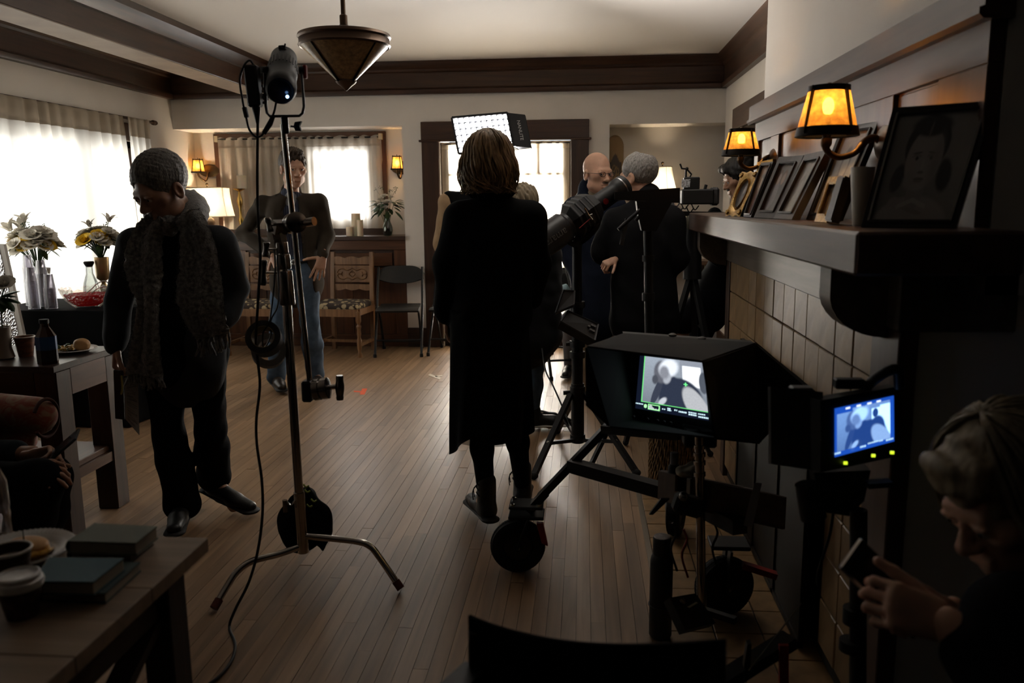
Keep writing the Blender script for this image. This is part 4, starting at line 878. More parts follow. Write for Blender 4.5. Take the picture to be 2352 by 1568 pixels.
for q in (mb1, mb2, mb3): sc.add(np.concatenate(q.v), q.f)
scarf_o = sc.build('scarf', SCF, sm_, 180)
fz = MB()                                        # loose wool standing off the knit
for G in (G1, G2):
    n_, k_, _ = G.shape
    for _i in range(1500):
        a, b = rng.integers(0, n_), (rng.integers(0, k_) if rng.random() < .6 else (0 if rng.random() < .5 else k_-1)); p = G[a, b]+np.array([0, -.012, 0])+rng.normal(0, .005, 3); d = nrm(rng.normal(0, 1, 3)+V3(0, -.6, 0))*rng.uniform(.006, .016); s_ = nrm(np.cross(d, rng.normal(0, 1, 3)))*.0006
        fz.add([p-s_, p+s_, p+d], [(0, 1, 2)])
tag(fz.build('wool_fuzz', SCF, scarf_o), kind='stuff')
fr = MB()
for G, L_ in ((G1, .055), (G2, .075)):
    for u in np.linspace(0, 1, 22):
        k = u*(G.shape[1]-1); i = int(min(k, G.shape[1]-2)); p = G[-1, i]*(1-k+i)+G[-1, i+1]*(k-i); q = p+V3(rng.normal(0, .012), rng.normal(0, .006), -L_*rng.uniform(.75, 1.15)); fr.tube(spline([p, (p+q)/2+rng.normal(0, .006, 3), q], 6), [.0058, .0062, .006, .0055, .005, .003], 6)
tag(fr.build('fringe', SCF, scarf_o, 180), kind='stuff')
# papers and a phone wallet in his hand
pp = thing('paper_sheet', 'white printed sheet held in the hanging hand of the man with scarf', 'paper', P(300, 890, Y0-.1))
def sheet(u, v):
    c = np.ones(u.shape+(3,))*np.array([.60, .60, .62]); row = (v*34) % 1; m = (row > .55) & (v > .06) & (v < .95) & (u > .15) & (u < .88) & (np.sin(v*311+u*3) > -.5) & (np.sin(np.floor(v*34)*7.7)*.4+.75 > u); c[m] = (.16, .16, .18); return c
a, b, c_, d = P(286, 868, Y0-.08), P(316, 858, Y0-.02), P(320, 999, Y0+.0), P(288, 962, Y0-.07)
solid_grid(np.array([[a, b], [d, c_]]), .0012).build('sheet', mat('paper_white', (.6, .6, .62), .8), pp); n_ = nrm(np.cross(b-a, d-a)); n_ = n_ if n_[1] < 0 else -n_
print_sheet('print', sheet, a+n_*.001, b+n_*.001, c_+n_*.001, d+n_*.001, 60, 140, printed('printed_paper', .8), pp)
w_ = thing('folder_wallet', 'dark narrow folder with lanyard held by the man with scarf', 'folder', P(275, 870, Y0-.1))
MB().bar(P(272, 850, Y0-.12), P(276, 962, Y0-.10), .042, .012, (0, 1, 0), .003).build('cover', SHOEK, w_); MB().tube(spline([P(279, 862, Y0-.13), P(281, 890, Y0-.14), P(278, 905, Y0-.13)], 8), .004, 6).build('lanyard', mat('lanyard_yellow', (.30, .26, .05), .7), w_)
# ---------------------------------------------------------------- man in the tweed jacket
Y0 = 6.12
j = skel(Y0, (.30, -.95), (673, 386, -.03), .16, (.62, -.78), (668, 446), [(600, 466), (737, 458)], [(560, 535, .10), (750, 538, .08)], [(628, 586, -.10), (741, 588, -.08)],
         [(656, 628), (704, 628)], [(642, 745, -.02), (712, 742)], [(634, 858, .0), (724, 846, .06)], [(646, 892, -.16), (740, 868, -.10)])
j['anl'][2] = .10; j['anr'][2] = .10; j['toel'][2] = j['toer'][2] = .03
hl = hand_prims(j['wrl'], (.45, -.25, -.85), (-.1, -.95, .1), 1, 1.05, (.15, .15, .2, .3), .08, (1.0, .2)); hr = hand_prims(j['wrr'], (-.28, -.12, -1), (.35, -.9, -.1), 1, 1.08, (.10, .12, .18, .25), .16, (1.25, .1))
jm = body(j, SKIN, 'man with hands on hips in brown jacket and blue jeans', hands=(hl, hr), hs=1.10, headkw=dict(jaw=1.06))
eyes(jm, j['head'], j['headR'], 1.10, gaze=.3)
soft('hair', hair_cap(j['head'], j['headR'], 1.10, .012, -.070, .085, extra=[S(j['head']+j['headR']@V3(0, .05, .125), (.055, .05, .02), j['headR'], .02)]), .006, HBRN, jm, hair_noise(5))
STR = None
def striped(name, c1, c2, dirn, freq):
    m = bpy.data.materials.new(name); m.use_nodes = True; n, l = nodes(m); b = n['Principled BSDF']; g = n.new('ShaderNodeNewGeometry'); d = n.new('ShaderNodeVectorMath'); d.operation = 'DOT_PRODUCT'; d.inputs[1].default_value = dirn; l.new(g.outputs['Position'], d.inputs[0])
    mu = n.new('ShaderNodeMath'); mu.operation = 'MULTIPLY'; mu.inputs[1].default_value = freq; l.new(d.outputs['Value'], mu.inputs[0]); s = n.new('ShaderNodeMath'); s.operation = 'SINE'; l.new(mu.outputs[0], s.inputs[0]); r = n.new('ShaderNodeValToRGB'); e = r.color_ramp.elements; e[0].position = .80; e[1].position = .90; e[0].color = (*c1, 1); e[1].color = (*c2, 1); l.new(s.outputs[0], r.inputs[0]); l.new(r.outputs[0], b.inputs['Base Color']); b.inputs['Roughness'].default_value = .85; return m
f = j['fwd']; ax = nrm(np.cross(f, V3(0, 0, 1))); shm = (j['shl']+j['shr'])/2; hpm = (j['hipl']+j['hipr'])/2
soft('shirt', torso_prims(j, .150, .105, .010, .0)+[C(j['neck']-V3(0, 0, .05), j['neck']+V3(0, 0, .0), .070, .064, .02)], .009, striped('striped_shirt', (.010, .014, .034), (.085, .10, .15), ax, 420), jm, folds(.003, 9, 26))
soft('undershirt', [S(j['neck']+f*.055-V3(0, 0, .055), (.052, .040, .075), rotm(f), .02)], .007, mat('grey_tee', (.16, .165, .17), .9), jm)
JK = torso_prims(j, .168, .125, .020, .07)+arm_prims(j, 'l', .050, .014, .92)+arm_prims(j, 'r', .050, .014, .90)+[C(j['neck']-f*.03-V3(0, 0, .02), j['neck']-f*.03+V3(0, 0, .02), .085, .075, .02)]
JK += [C(j['neck']+f*.13-V3(0, 0, .06), shm*.3+hpm*.7+f*.16, .065, .095, .010, (ax, .95), True), C(shm*.3+hpm*.7+f*.16, hpm+f*.15-V3(0, 0, .20), .085, .15, .012, (ax, .95), True), S(j['neck']+f*.06+V3(0, 0, .03), (.075, .08, .06), rotm(f), .012, True)]
jk = soft('jacket', JK, .008, TWEED, jm, folds(.0045, 12, 22))
for s_ in (-1, 1):                              # lapels
    a = j['neck']+ax*s_*.075+f*.03+V3(0, 0, .0); b_ = shm*.45+hpm*.55+ax*s_*.070+f*.135; w2 = ax*s_*.055
    solid_grid(np.array([[a-w2*.1, a+w2*.6], [a*.55+b_*.45+f*.055-w2*.3, a*.55+b_*.45+f*.045+w2*1.0], [a*.5+b_*.5+f*.05-w2*.3, a*.52+b_*.48+f*.04+w2*.5], [b_-w2*.1, b_+w2*.1]]), .006).build('lapel', TWEED, jk, 60)
soft('jeans', torso_prims(j, .140, .105, .006)[1:3]+leg_prims(j, 'l', .080, .012, 1.0, flare=.016)+leg_prims(j, 'r', .080, .012, 1.0, flare=.016), .008, DENIM, jm, folds(.004, 14, 34))
bz = hpm+V3(0, 0, .095); el_ = [bz+ax*.158*math.cos(a)+f*.122*math.sin(a) for a in np.linspace(0, 2*PI, 40, endpoint=False)]
bt = MB().tube(el_, .020, 6, closed=True, flat=.22, up=(0, 0, 1)).build('belt', SHOEK, jm, 60); MB().box(bz+f*.128, (.045, .008, .038), rotm(f), .003).build('buckle', mat('steel_buckle', (.5, .5, .5), .3, 1), bt)
shoe(jm, j['anl'], j['toel'], SHOEB, SOLEK, 1.12); shoe(jm, j['anr'], j['toer'], SHOEB, SOLEK, 1.12)
# ---------------------------------------------------------------- woman in black seen from behind
Y0 = 3.50
j = skel(Y0, (.10, .99), (1124, 378, .02), .02, (.18, .98), (1128, 462), [(1052, 492), (1222, 490)], [(1030, 600, .0), (1232, 600, .05)], [(1026, 722, .02), (1222, 690, .16)],
         [(1085, 740), (1165, 740)], [(1100, 950), (1182, 945)], [(1118, 1140, -.02), (1200, 1115, .18)], [(1092, 1165, .12), (1205, 1125, .36)])
j['anl'][2] = .11; j['anr'][2] = .11; j['toel'][2] = j['toer'][2] = .035
hl = hand_prims(j['wrl'], (0, .1, -1), (-1, 0, 0), 1, .92, (.3, .3, .3, .3)); hr = hand_prims(j['wrr'], (-.3, .4, -.5), (1, .2, 0), -1, .92, (.3, .3, .3, .3))
wm = body(j, SKIN, 'wavy-haired blonde woman in a long black dress seen from behind', hands=(hl, hr), s=.92, hs=.98)
f = j['fwd']; hpm = (j['hipl']+j['hipr'])/2; shm = (j['shl']+j['shr'])/2
DR = torso_prims(j, .158, .11, .022, 0, sh=.060)+arm_prims(j, 'l', .046, .020, .95)+arm_prims(j, 'r', .046, .020, .95)+[C(j['ell']*.4+j['wrl']*.6, j['wrl']+V3(0, 0, .03), .058, .060, .02), C(j['neck']-V3(0, 0, .04), j['neck']+V3(0, 0, .015), .066, .060, .02)]
dr = soft('dress', DR, .008, BLKD, wm, folds(.0035, 21, 22))
sk = []                                          # skirt: a thin flared tube with an uneven hem
na = 72
for i, u in enumerate(np.linspace(0, 1, 30)):
    row = []
    for k in range(na+1):
        a = 2*PI*k/na; hem = P(1110, 1012, Y0)[2]+.05*math.sin(a*1.0+2.4)+.03*math.sin(3*a+.6); top = hpm[2]+.06; z = top*(1-u)+hem*u
        r = .168+.010*u+.012*u*math.sin(9*a+2*u)+.008*u*math.sin(5*a+1); row.append((hpm[0]-.005+r*math.cos(a)*1.0, hpm[1]+r*.78*math.sin(a), z))
    sk.append(row)
solid_grid(np.array(sk), .003).build('skirt', BLKD, dr, 180)
sl = []
for i, u in enumerate(np.linspace(0, 1, 12)):
    sl.append([(hpm[0]-.005+(.150+.01*u)*math.cos(a), hpm[1]+.12*math.sin(a), (hpm[2]-.2)*(1-u)+P(1130, 1008, Y0)[2]*u) for a in np.linspace(0, 2*PI, 40)])
MB().grid(np.array(sl)).build('sheer_lining', sheer('sheer_black', (.02, .02, .02), .35), dr, 180)
rf = []
for k in range(120): a = 2*PI*k/119; q = .074+.010*math.sin(17*a); rf.append([j['neck']+V3(q*math.cos(a), q*.95*math.sin(a), .012), j['neck']+V3((q+.016+.006*math.sin(13*a))*math.cos(a), (q+.016)*.95*math.sin(a), .034)])
MB().grid(np.array(rf)).build('neck_ruffle', BLKD, dr, 180)
soft('tights', leg_prims(j, 'l', .066, .003, .98)+leg_prims(j, 'r', .066, .003, .98), .007, BLKD, wm)
for q in 'lr':
    bo = shoe(wm, j['an'+q], j['toe'+q], SHOEK, SOLEK, 1.02, .09, 'ankle_boot'); p = j['an'+q]
    for zq in (.03, .055, .08): MB().tube(spline([p+V3(-.035, .035, zq), p+V3(-.046, .0, zq+.01), p+V3(-.03, -.035, zq+.004)], 6), .0028, 5).build('lace', BLK, bo)
    for sgn in (-1, 1): MB().tube(spline([p+V3(-.045, .01, .07), p+V3(-.062, .01+.015*sgn, .045), p+V3(-.058, .02*sgn, .01)], 6), .0022, 5).build('lace', BLK, bo)
# hair: rounded bob made of many wavy locks over a full base
def locks(parent, hc, R, m, n, length, wave, r0, seed, s=1.0, spread=1.0, face=-.1, part=0.0, curl=.018, rad=(.0035, .0045, .0018), name='hair_locks'):
    rg = np.random.default_rng(seed); mb = MB(); cr = hc+R@(V3(part, -.01, .125)*s)
    for i in range(n):
        a = rg.uniform(0, 2*PI)
        o = V3(math.cos(a), math.sin(a), 0)
        if o[1] > .62: continue                  # leave the face free
        L = length*rg.uniform(.86, 1.1); w = rg.uniform(.75, 1.25); ph = rg.uniform(0, 6); pts = []; off = rg.uniform(-.008, .010)
        for u in np.linspace(0, 1, 14):
            th = min(1, u*1.9)*PI/2; rx, ry = (.088+off)*spread, (.108+off)*spread
            if u < .53: p = V3(o[0]*rx*math.sin(th), -.012+o[1]*ry*math.sin(th), .040+(.098+off)*math.cos(th)*1.0)
            else:
                v = (u-.53)/.47; p = V3(o[0]*(rx+.030*math.sin(v*2.2)*spread-.030*v*v), -.012+o[1]*(ry+.020*math.sin(v*2.2)-.035*v*v), .040-L*v)
            p = p+V3(-o[1], o[0], 0)*wave*math.sin(ph+u*9*w)*u+o*wave*.6*math.cos(ph+u*8*w)*u
            if u > .9: p = p+V3(-o[1], o[0], 0)*curl*(u-.9)*10*rg.choice([-1, 1])
            pts.append(hc+R@(p*s))
        mb.tube(np.array(pts), np.interp(np.linspace(0, 1, 14), [0, .5, 1], np.array(rad)*rg.uniform(.7, 1.3)), 5, flat=.6)
    return tag(mb.build(name, m, parent, 180), kind='stuff')
hc, R = j['head'], j['headR']; T = lambda x, y, z: hc+R@V3(x, y, z)
hb = soft('hair', [S(T(0, -.016, .045), (.084, .104, .094), R, .02), S(T(0, -.030, -.035), (.094, .092, .090), R, .04), S(T(-.04, -.035, -.075), (.055, .062, .05), R, .03), S(T(.04, -.035, -.075), (.055, .062, .05), R, .03), S(T(0, .13, -.05), (.085, .08, .12), R, .02, True)], .0065, HBLO, wm, hair_noise(22, .004, 90))
locks(hb, hc, R, HBLO, 520, .150, .020, .004, 23, 1.0, 1.04, part=.02, curl=.05, rad=(.004, .0062, .0022), name='lock')
# ---------------------------------------------------------------- man in dark vest half hidden behind her
Y0 = 5.7
j = skel(Y0, (.4, .9), (1092, 398), .1, (.6, .7), (1090, 446), [(1026, 462), (1150, 462)], [(1016, 560, .02), (1165, 560)], [(1055, 640, -.05), (1150, 640)], [(1060, 640), (1120, 640)], [(1070, 790), (1120, 790)], [(1078, 910), (1125, 905)], [(1085, 918, .12), (1130, 915, .14)])
j['anl'][2] = j['anr'][2] = .10; j['toel'][2] = j['toer'][2] = .03
vm = body(j, SKIN, 'white-haired man in black vest over tan sleeves behind the woman in black', h=.011)
soft('hair', hair_cap(j['head'], j['headR'], 1.0, .012, -.08, .07), .007, HSIL, vm, hair_noise(30))
soft('shirt', torso_prims(j, .155, .11, .012)+arm_prims(j, 'l', .052, .018)+arm_prims(j, 'r', .052, .018), .010, TAN, vm, folds(.004, 31, 26))
f = j['fwd']; VS = torso_prims(j, .165, .125, .020, .06)+[C(j['neck']-V3(0, 0, .05), j['neck']+V3(0, 0, .01), .075, .07, .02), C(j['shl']+V3(.01, 0, .03), (j['shl']+j['shr'])/2, .060, .07, .03)]
soft('vest', VS, .010, BLK, vm, folds(.003, 32, 20)); soft('trousers', torso_prims(j, .14, .105, .01)[1:3]+leg_prims(j, 'l', .075, .012)+leg_prims(j, 'r', .075, .012), .010, BLK2, vm); shoe(vm, j['anl'], j['toel'], SHOEK, SOLEK); shoe(vm, j['anr'], j['toer'], SHOEK, SOLEK)
# ---------------------------------------------------------------- blonde person in a black padded coat
Y0 = 5.02
j = skel(Y0, (.55, .8), (1203, 474), .25, (.75, .6), (1200, 522), [(1168, 548), (1250, 556)], [(1160, 640), (1258, 640, .10)], [(1180, 720), (1230, 700, .22)], [(1180, 720), (1228, 720)], [(1190, 850), (1226, 840)], [(1200, 955, .1), (1226, 955)], [(1238, 968, .14), (1262, 985, .02)])
j['anl'][2] = j['anr'][2] = .10; j['toel'][2] = j['toer'][2] = .03
bp = body(j, SKIN, 'short blonde person in black padded coat and jeans beside the woman in black', h=.010, s=.9, hs=.95)
hc, R = j['head'], j['headR']; T = lambda x, y, z: hc+R@V3(x, y, z)
soft('hair', [S(T(0, -.016, .045), (.084, .100, .094), R, .02), S(T(0, -.03, -.05), (.082, .075, .090), R, .03), S(T(0, .125, -.04), (.075, .075, .11), R, .015, True)], .006, HPAL, bp, hair_noise(41, .003, 120))
PC = torso_prims(j, .16, .13, .03, .14)+arm_prims(j, 'l', .055, .03)+arm_prims(j, 'r', .055, .03)+[C(j['neck']-V3(0, 0, .04), j['neck']+V3(0, 0, .02), .085, .075, .02)]
hp_ = (j['hipl']+j['hipr'])/2
for k in range(6): z = hp_[2]-.12+k*.095; PC.append(C(V3(hp_[0]-.07, hp_[1], z), V3(hp_[0]+.085, hp_[1], z), .150, .150, .012, (j['fwd'], 1.0)))
soft('padded_coat', PC, .009, PUFF, bp, folds(.003, 43, 30)); soft('jeans', leg_prims(j, 'l', .068, .008, .96)+leg_prims(j, 'r', .068, .008, .96), .009, DENIM, bp, folds(.003, 44, 30))
for q in 'lr':
    so = shoe(bp, j['an'+q], j['toe'+q], SHOEK, SOLEW, 1.05, .03, 'sneaker')
    for k in range(3): p = j['an'+q]*(1-.3-.14*k)+j['toe'+q]*(.3+.14*k)+V3(0, 0, .035-.012*k); MB().cyl(p-V3(.03, 0, 0), p+V3(.03, 0, .0), .0035, n=5).build('lace', SOLEW, so)
# ---------------------------------------------------------------- bald man with glasses
Y0 = 5.75
j = skel(Y0, (.55, -.83), (1372, 398, -.05), .10, (.55, -.83), (1362, 452), [(1318, 474), (1412, 470)], [(1303, 560, .02), (1420, 560)], [(1330, 640, -.10), (1400, 600, -.1)], [(1352, 655), (1395, 655)], [(1350, 790), (1398, 790)], [(1352, 905), (1400, 905)], [(1366, 930, -.14), (1415, 925, -.1)])
j['anl'][2] = j['anr'][2] = .10; j['toel'][2] = j['toer'][2] = .03
bm = body(j, SKIN, 'bald man with glasses and beard in dark navy coat, talking', h=.009, hs=1.12, headkw=dict(mouth=.004, jaw=1.08), fine=.0036)
eyes(bm, j['head'], j['headR'], 1.12, gaze=.5); hc, R = j['head'], j['headR']; T = lambda x, y, z: hc+R@(V3(x, y, z)*1.12)
soft('beard', [S(T(0, .055, -.088), (.045, .040, .028), R, .02), S(T(0, .083, -.050), (.026, .018, .008), R, .008)]+[S(T(q*.045, .03, -.068), (.014, .03, .028), R, .015) for q in (-1, 1)]+[C(T(-.018, .102, -.066), T(.018, .102, -.066), .009, .009, .004, None, True)], .0045, mat('greying_stubble', (.17, .12, .095), .8, bump=.9, bscale=300, var=.4, vscale=150), bm, hair_noise(50, .0012, 300))
gl = None
for q in (-1, 1):
    ct_ = T(q*.033, .106, .001); pts = [ct_+R@V3(.024*math.cos(a), 0, .0155*math.sin(a)) for a in np.linspace(0, 2*PI, 24, endpoint=False)]
    if gl is None: gl = MB()
    gl.tube(pts, .0017, 6, closed=True); gl.tube([T(q*.055, .104, .004), T(q*.076, .06, .004), T(q*.082, -.005, .0)], .0016, 5)
gl.tube([T(-.010, .107, .004), T(0, .111, .007), T(.010, .107, .004)], .0016, 5); go = gl.build('glasses', mat('spectacle_frame', (.01, .01, .012), .3), bm, 180)
for q in (-1, 1): MB().add([T(q*.033, .1062, .001)]+[T(q*.033, .106, .001)+R@V3(.023*math.cos(a), 0, .0148*math.sin(a)) for a in np.linspace(0, 2*PI, 20, endpoint=False)], [(0, 1+k, 1+(k+1) % 20) for k in range(20)]).build('lens', glass('spectacle_glass', (1, 1, 1), .03), go)
f = j['fwd']; soft('shirt', [C(j['neck']-V3(0, 0, .09)+f*.05, j['neck']+V3(0, 0, .015)+f*.012, .065, .064, .02)], .007, cloth('beige_plaid_shirt', (.32, .26, .19)), bm)
hpm = (j['hipl']+j['hipr'])/2
CT = torso_prims(j, .17, .125, .028, .20)+arm_prims(j, 'l', .058, .024)+arm_prims(j, 'r', .058, .024)+[C(j['neck']-f*.03-V3(0, 0, .03), j['neck']-f*.035+V3(0, 0, .05), .088, .082, .02), S(j['neck']+f*.085+V3(0, 0, .01), (.055, .07, .085), rotm(f), .012, True)]
soft('coat', CT, .009, NAVY, bm, folds(.004, 51, 22)); soft('trousers', torso_prims(j, .14, .105, .01)[1:3]+leg_prims(j, 'l', .082, .014, flare=.02)+leg_prims(j, 'r', .082, .014, flare=.02), .010, KHAKI, bm, folds(.004, 52, 30)); shoe(bm, j['anl'], j['toel'], SHOEB, SOLEK); shoe(bm, j['anr'], j['toer'], SHOEB, SOLEK)
# ---------------------------------------------------------------- grey-haired man with his back turned
Y0 = 5.05
j = skel(Y0, (-.35, .93), (1466, 406, 0), .12, (-.80, .60), (1482, 458), [(1408, 505), (1542, 500)], [(1388, 575, .06), (1552, 590)], [(1402, 600, .26), (1520, 640, .15)], [(1448, 690), (1510, 690)], [(1450, 840), (1512, 840)], [(1452, 960), (1515, 960)], [(1444, 985, .18), (1505, 975, .2)])
j['anl'][2] = j['anr'][2] = .10; j['toel'][2] = j['toer'][2] = .03
hl = hand_prims(P(1412, 596, Y0-.11), (-.5, -.4, -.2), (-.3, -.6, .6), -1, .85, (.9, .9, 1.0, 1.1), .08)
gm = body(j, SKIN, 'balding grey-haired man in black jacket seen from behind facing the bald man', h=.010, hs=1.10, hands=(hl,))
hc, R = j['head'], j['headR']; T = lambda x, y, z: hc+R@(V3(x, y, z)*1.10)
soft('hair', hair_cap(hc, R, 1.10, .009, -.085, .075, extra=[])+[S(T(.012, -.055, .125), (.045, .055, .040), R, .012, True)], .005, HSIL, gm, hair_noise(60, .0011, 260))
BJ = torso_prims(j, .18, .13, .028, .10)+arm_prims(j, 'l', .060, .026)+arm_prims(j, 'r', .060, .026)+[C(j['neck']-V3(0, 0, .05), j['neck']+V3(0, 0, .025)-j['fwd']*.02, .092, .080, .02)]
soft('jacket', BJ, .009, cloth('black_jacket', (.010, .010, .011), sheen=0), gm, folds(.004, 61, 24)); soft('trousers', torso_prims(j, .14, .105, .01)[1:3]+leg_prims(j, 'l', .08, .012)+leg_prims(j, 'r', .08, .012), .010, BLK2, gm); shoe(gm, j['anl'], j['toel'], SHOEK, SOLEK); shoe(gm, j['anr'], j['toer'], SHOEK, SOLEK)
# ---------------------------------------------------------------- dark-haired operator behind the camera
Y0 = 5.95
j = skel(Y0, (-.75, .25), (1698, 408, 0), .35, (-.95, -.15), (1722, 470), [(1690, 500, -.18), (1730, 500, .16)], [(1655, 590, -.22), (1668, 560, .2)], [(1592, 545, -.25), (1640, 492, .15)], [(1640, 680, -.09), (1640, 680, .09)], [(1568, 735, -.12), (1600, 790, .08)], [(1562, 850, -.12), (1620, 900, .08)], [(1530, 880, -.16), (1590, 925, .08)])
j['anl'][2] = j['anr'][2] = .10; j['toel'][2] = j['toer'][2] = .03
hl = hand_prims(P(1600, 535, Y0-.25), (-.55, -.1, -.8), (-.5, -.8, .2), 1, 1.05, (.35, .4, .45, .5), .14)
op = body(j, SKIN2, 'dark-haired bearded camera operator in black leaning in behind the picture frames', h=.010, hs=1.08, hands=(hl,), fine=.0038)
hc, R = j['head'], j['headR']; eyes(op, hc, R, 1.08); T = lambda x, y, z: hc+R@(V3(x, y, z)*1.08)
soft('hair', hair_cap(hc, R, 1.08, .016, -.08, .080, extra=[S(T(.02, .075, .085), (.05, .035, .03), R, .02), S(T(-.03, .078, .075), (.035, .03, .035), R, .02)]), .0055, HBLK, op, hair_noise(70, .0016, 200))
soft('beard', [S(T(0, .056, -.092), (.044, .040, .026), R, .02), S(T(0, .085, -.050), (.026, .016, .008), R, .008)], .005, HBLK, op, hair_noise(71, .0012, 300))
soft('shirt', torso_prims(j, .165, .12, .022, .06)+arm_prims(j, 'l', .056, .016, .85)+arm_prims(j, 'r', .056, .016)+[C(j['neck']-V3(0, 0, .04), j['neck'], .075, .07, .02)], .010, BLK, op, folds(.003, 72, 22)); soft('shorts', torso_prims(j, .14, .11, .012)[1:3]+leg_prims(j, 'l', .085, .02, .15)[:2]+leg_prims(j, 'r', .085, .02, .15)[:2], .010, BLK2, op); shoe(op, j['anl'], j['toel'], SHOEK, SOLEK); shoe(op, j['anr'], j['toer'], SHOEK, SOLEK)
# ---------------------------------------------------------------- man seated at the left edge with a phone
Y0 = 2.72
j = skel(Y0, (.75, -.55), (-150, 760), .5, (.8, -.5), (-170, 850), [(-250, 900, -.1), (-110, 890, .14)], [(-150, 1085, -.16), (-60, 1050, .10)], [(62, 1080, -.12), (75, 1040, .02)], [(-190, 1130, -.1), (-150, 1120, .12)], [(85, 1110, -.14), (110, 1098, .08)], [(40, 1290, -.1), (90, 1240, .06)], [(70, 1310, -.2), (120, 1262, -.04)])
j['anl'][2] = j['anr'][2] = .10; j['toel'][2] = j['toer'][2] = .03
hl = hand_prims(P(64, 1075, Y0-.12), (.93, -.1, .05), (.15, -.55, .8), 1, 1.02, (.45, .55, .65, .75), .05, (.5, .1)); hr = hand_prims(P(78, 1046, Y0+.0), (.93, -.05, .12), (.1, .8, .5), -1, 1.02, (.7, .75, .8, .9), .05, (.35, .1))
st = body(j, SKIN2, 'person seated at the left edge in dark clothes, hands holding a phone', hands=(hl, hr), h=.009)
soft('sleeves', torso_prims(j, .165, .12, .02)+arm_prims(j, 'l', .054, .016, .45)+arm_prims(j, 'r', .054, .016, .70), .010, cloth('dark_slate_shirt', (.016, .021, .026)), st, folds(.003, 80, 24)); soft('trousers', torso_prims(j, .14, .11, .012)[1:3]+leg_prims(j, 'l', .085, .018)+leg_prims(j, 'r', .085, .018), .010, BLK2, st, folds(.003, 81, 24)); shoe(st, j['anl'], j['toel'], SHOEK, SOLEK); shoe(st, j['anr'], j['toer'], SHOEK, SOLEK)
def phone(name, label, p, q, face, w, m):
    t = thing(name, label, 'phone', (np.asarray(p)+np.asarray(q))/2); d = nrm(np.asarray(q)-p); n_ = nrm(np.asarray(face)-d*(np.asarray(face)@d)); x = np.cross(d, n_); R = np.stack([x, d, n_], 1); L = np.linalg.norm(np.asarray(q)-p); c = (np.asarray(p)+q)/2
    MB().box(c, (w, L, .009), R, .003).build('case', m, t); MB().box(c+n_*.0046, (w*.92, L*.95, .0008), R).build('screen', mat('dark_glass_screen', (.01, .01, .012), .08), t); return t
phone('mobile_phone', 'black phone held by the person seated at the left edge', P(118, 1048, Y0-.07), P(179, 996, Y0-.06), (-.4, -.4, .8), .072, mat('black_phone_case', (.008, .008, .009), .4))
# ---------------------------------------------------------------- blonde woman at the right edge with a phone
Y0 = 1.28
j = skel(Y0, (-.85, -.25), (2322, 1130, 0), .55, (-.90, -.30), (2390, 1330), [(2330, 1400, -.16), (2480, 1390, .14)], [(2330, 1620, -.22), (2420, 1620, .05)], [(2178, 1432, -.14), (2190, 1405, .02)], [(2440, 1900, -.1), (2500, 1900, .1)], [(2200, 1900, -.1), (2240, 1890, .1)], [(2250, 2300, -.1), (2290, 2250, .1)], [(2190, 2330, -.1), (2230, 2280, .1)])
hl = hand_prims(P(2176, 1432, Y0-.13), (-.8, .05, .25), (-.2, -.8, .5), 1, .92, (.75, .8, .85, .95), .05, (.5, .3)); hr = hand_prims(P(2182, 1412, Y0+.01), (-.85, .1, .2), (-.1, .9, .3), -1, .92, (.7, .75, .8, .9), .05, (.5, .2))
rw = body(j, SKIN, 'blonde woman in dark clothes at the right edge looking down at a phone', hands=(hl, hr), h=.009, s=.92, hs=1.0)
hc, R = j['head'], j['headR']; eyes(rw, hc, R); T = lambda x, y, z: hc+R@V3(x, y, z)
hb = soft('hair', [S(T(0, -.016, .045), (.084, .104, .096), R, .02), S(T(0, .062, .088), (.062, .040, .035), R, .025), S(T(0, -.045, -.03), (.078, .070, .085), R, .03), S(T(0, .122, -.040), (.085, .070, .090), R, .015, True)], .006, HPAL, rw, hair_noise(90, .003, 110))
locks(hb, hc, R, HPAL, 320, .12, .006, .004, 91, 1.0, 1.02, name='lock')
soft('top', torso_prims(j, .155, .11, .018, .06)+arm_prims(j, 'l', .048, .012, .6)+arm_prims(j, 'r', .048, .012, .6), .010, BLK, rw); soft('trousers', torso_prims(j, .14, .11, .012)[1:3]+leg_prims(j, 'l', .08, .012)+leg_prims(j, 'r', .08, .012), .010, BLK2, rw)
phone('mobile_phone', 'phone with bright metal edge held by the blonde woman at the right', P(2120, 1432, Y0-.06), P(1950, 1268, Y0-.02), (.15, -.55, .75), .074, mat('steel_phone_edge', (.55, .56, .58), .22, 1.0))
# ---------------------------------------------------------------- person hidden behind the equipment stand: grey trouser leg and shoe
Y0 = 6.75
j = skel(Y0, (-.3, -.9), (1345, 470), .2, (-.3, -.9), (1345, 520), [(1310, 545), (1375, 545)], [(1318, 620), (1385, 620)], [(1330, 660, -.2), (1372, 660, -.2)], [(1335, 690), (1368, 690)], [(1310, 735, -.25), (1378, 735, -.3)], [(1308, 815, -.05), (1390, 830, -.2)], [(1303, 842, -.16), (1388, 860, -.4)])
j['anl'][2] = j['anr'][2] = .10; j['toel'][2] = j['toer'][2] = .03
hp = body(j, SKIN, 'seated person in grey trousers mostly hidden behind the black equipment stand', h=.012, s=.9, hs=.95)
soft('trousers', torso_prims(j, .14, .11, .012)[1:3]+leg_prims(j, 'l', .072, .012)+leg_prims(j, 'r', .072, .012), .010, GREYT, hp, folds(.003, 95, 26)); soft('jacket', torso_prims(j, .15, .11, .02)+arm_prims(j, 'l', .05, .016)+arm_prims(j, 'r', .05, .016), .012, BLK, hp); soft('hair', hair_cap(j['head'], j['headR'], .95, .012), .008, HBRN, hp); shoe(hp, j['anl'], j['toel'], SHOEK, SOLEK); shoe(hp, j['anr'], j['toer'], SHOEK, SOLEK)
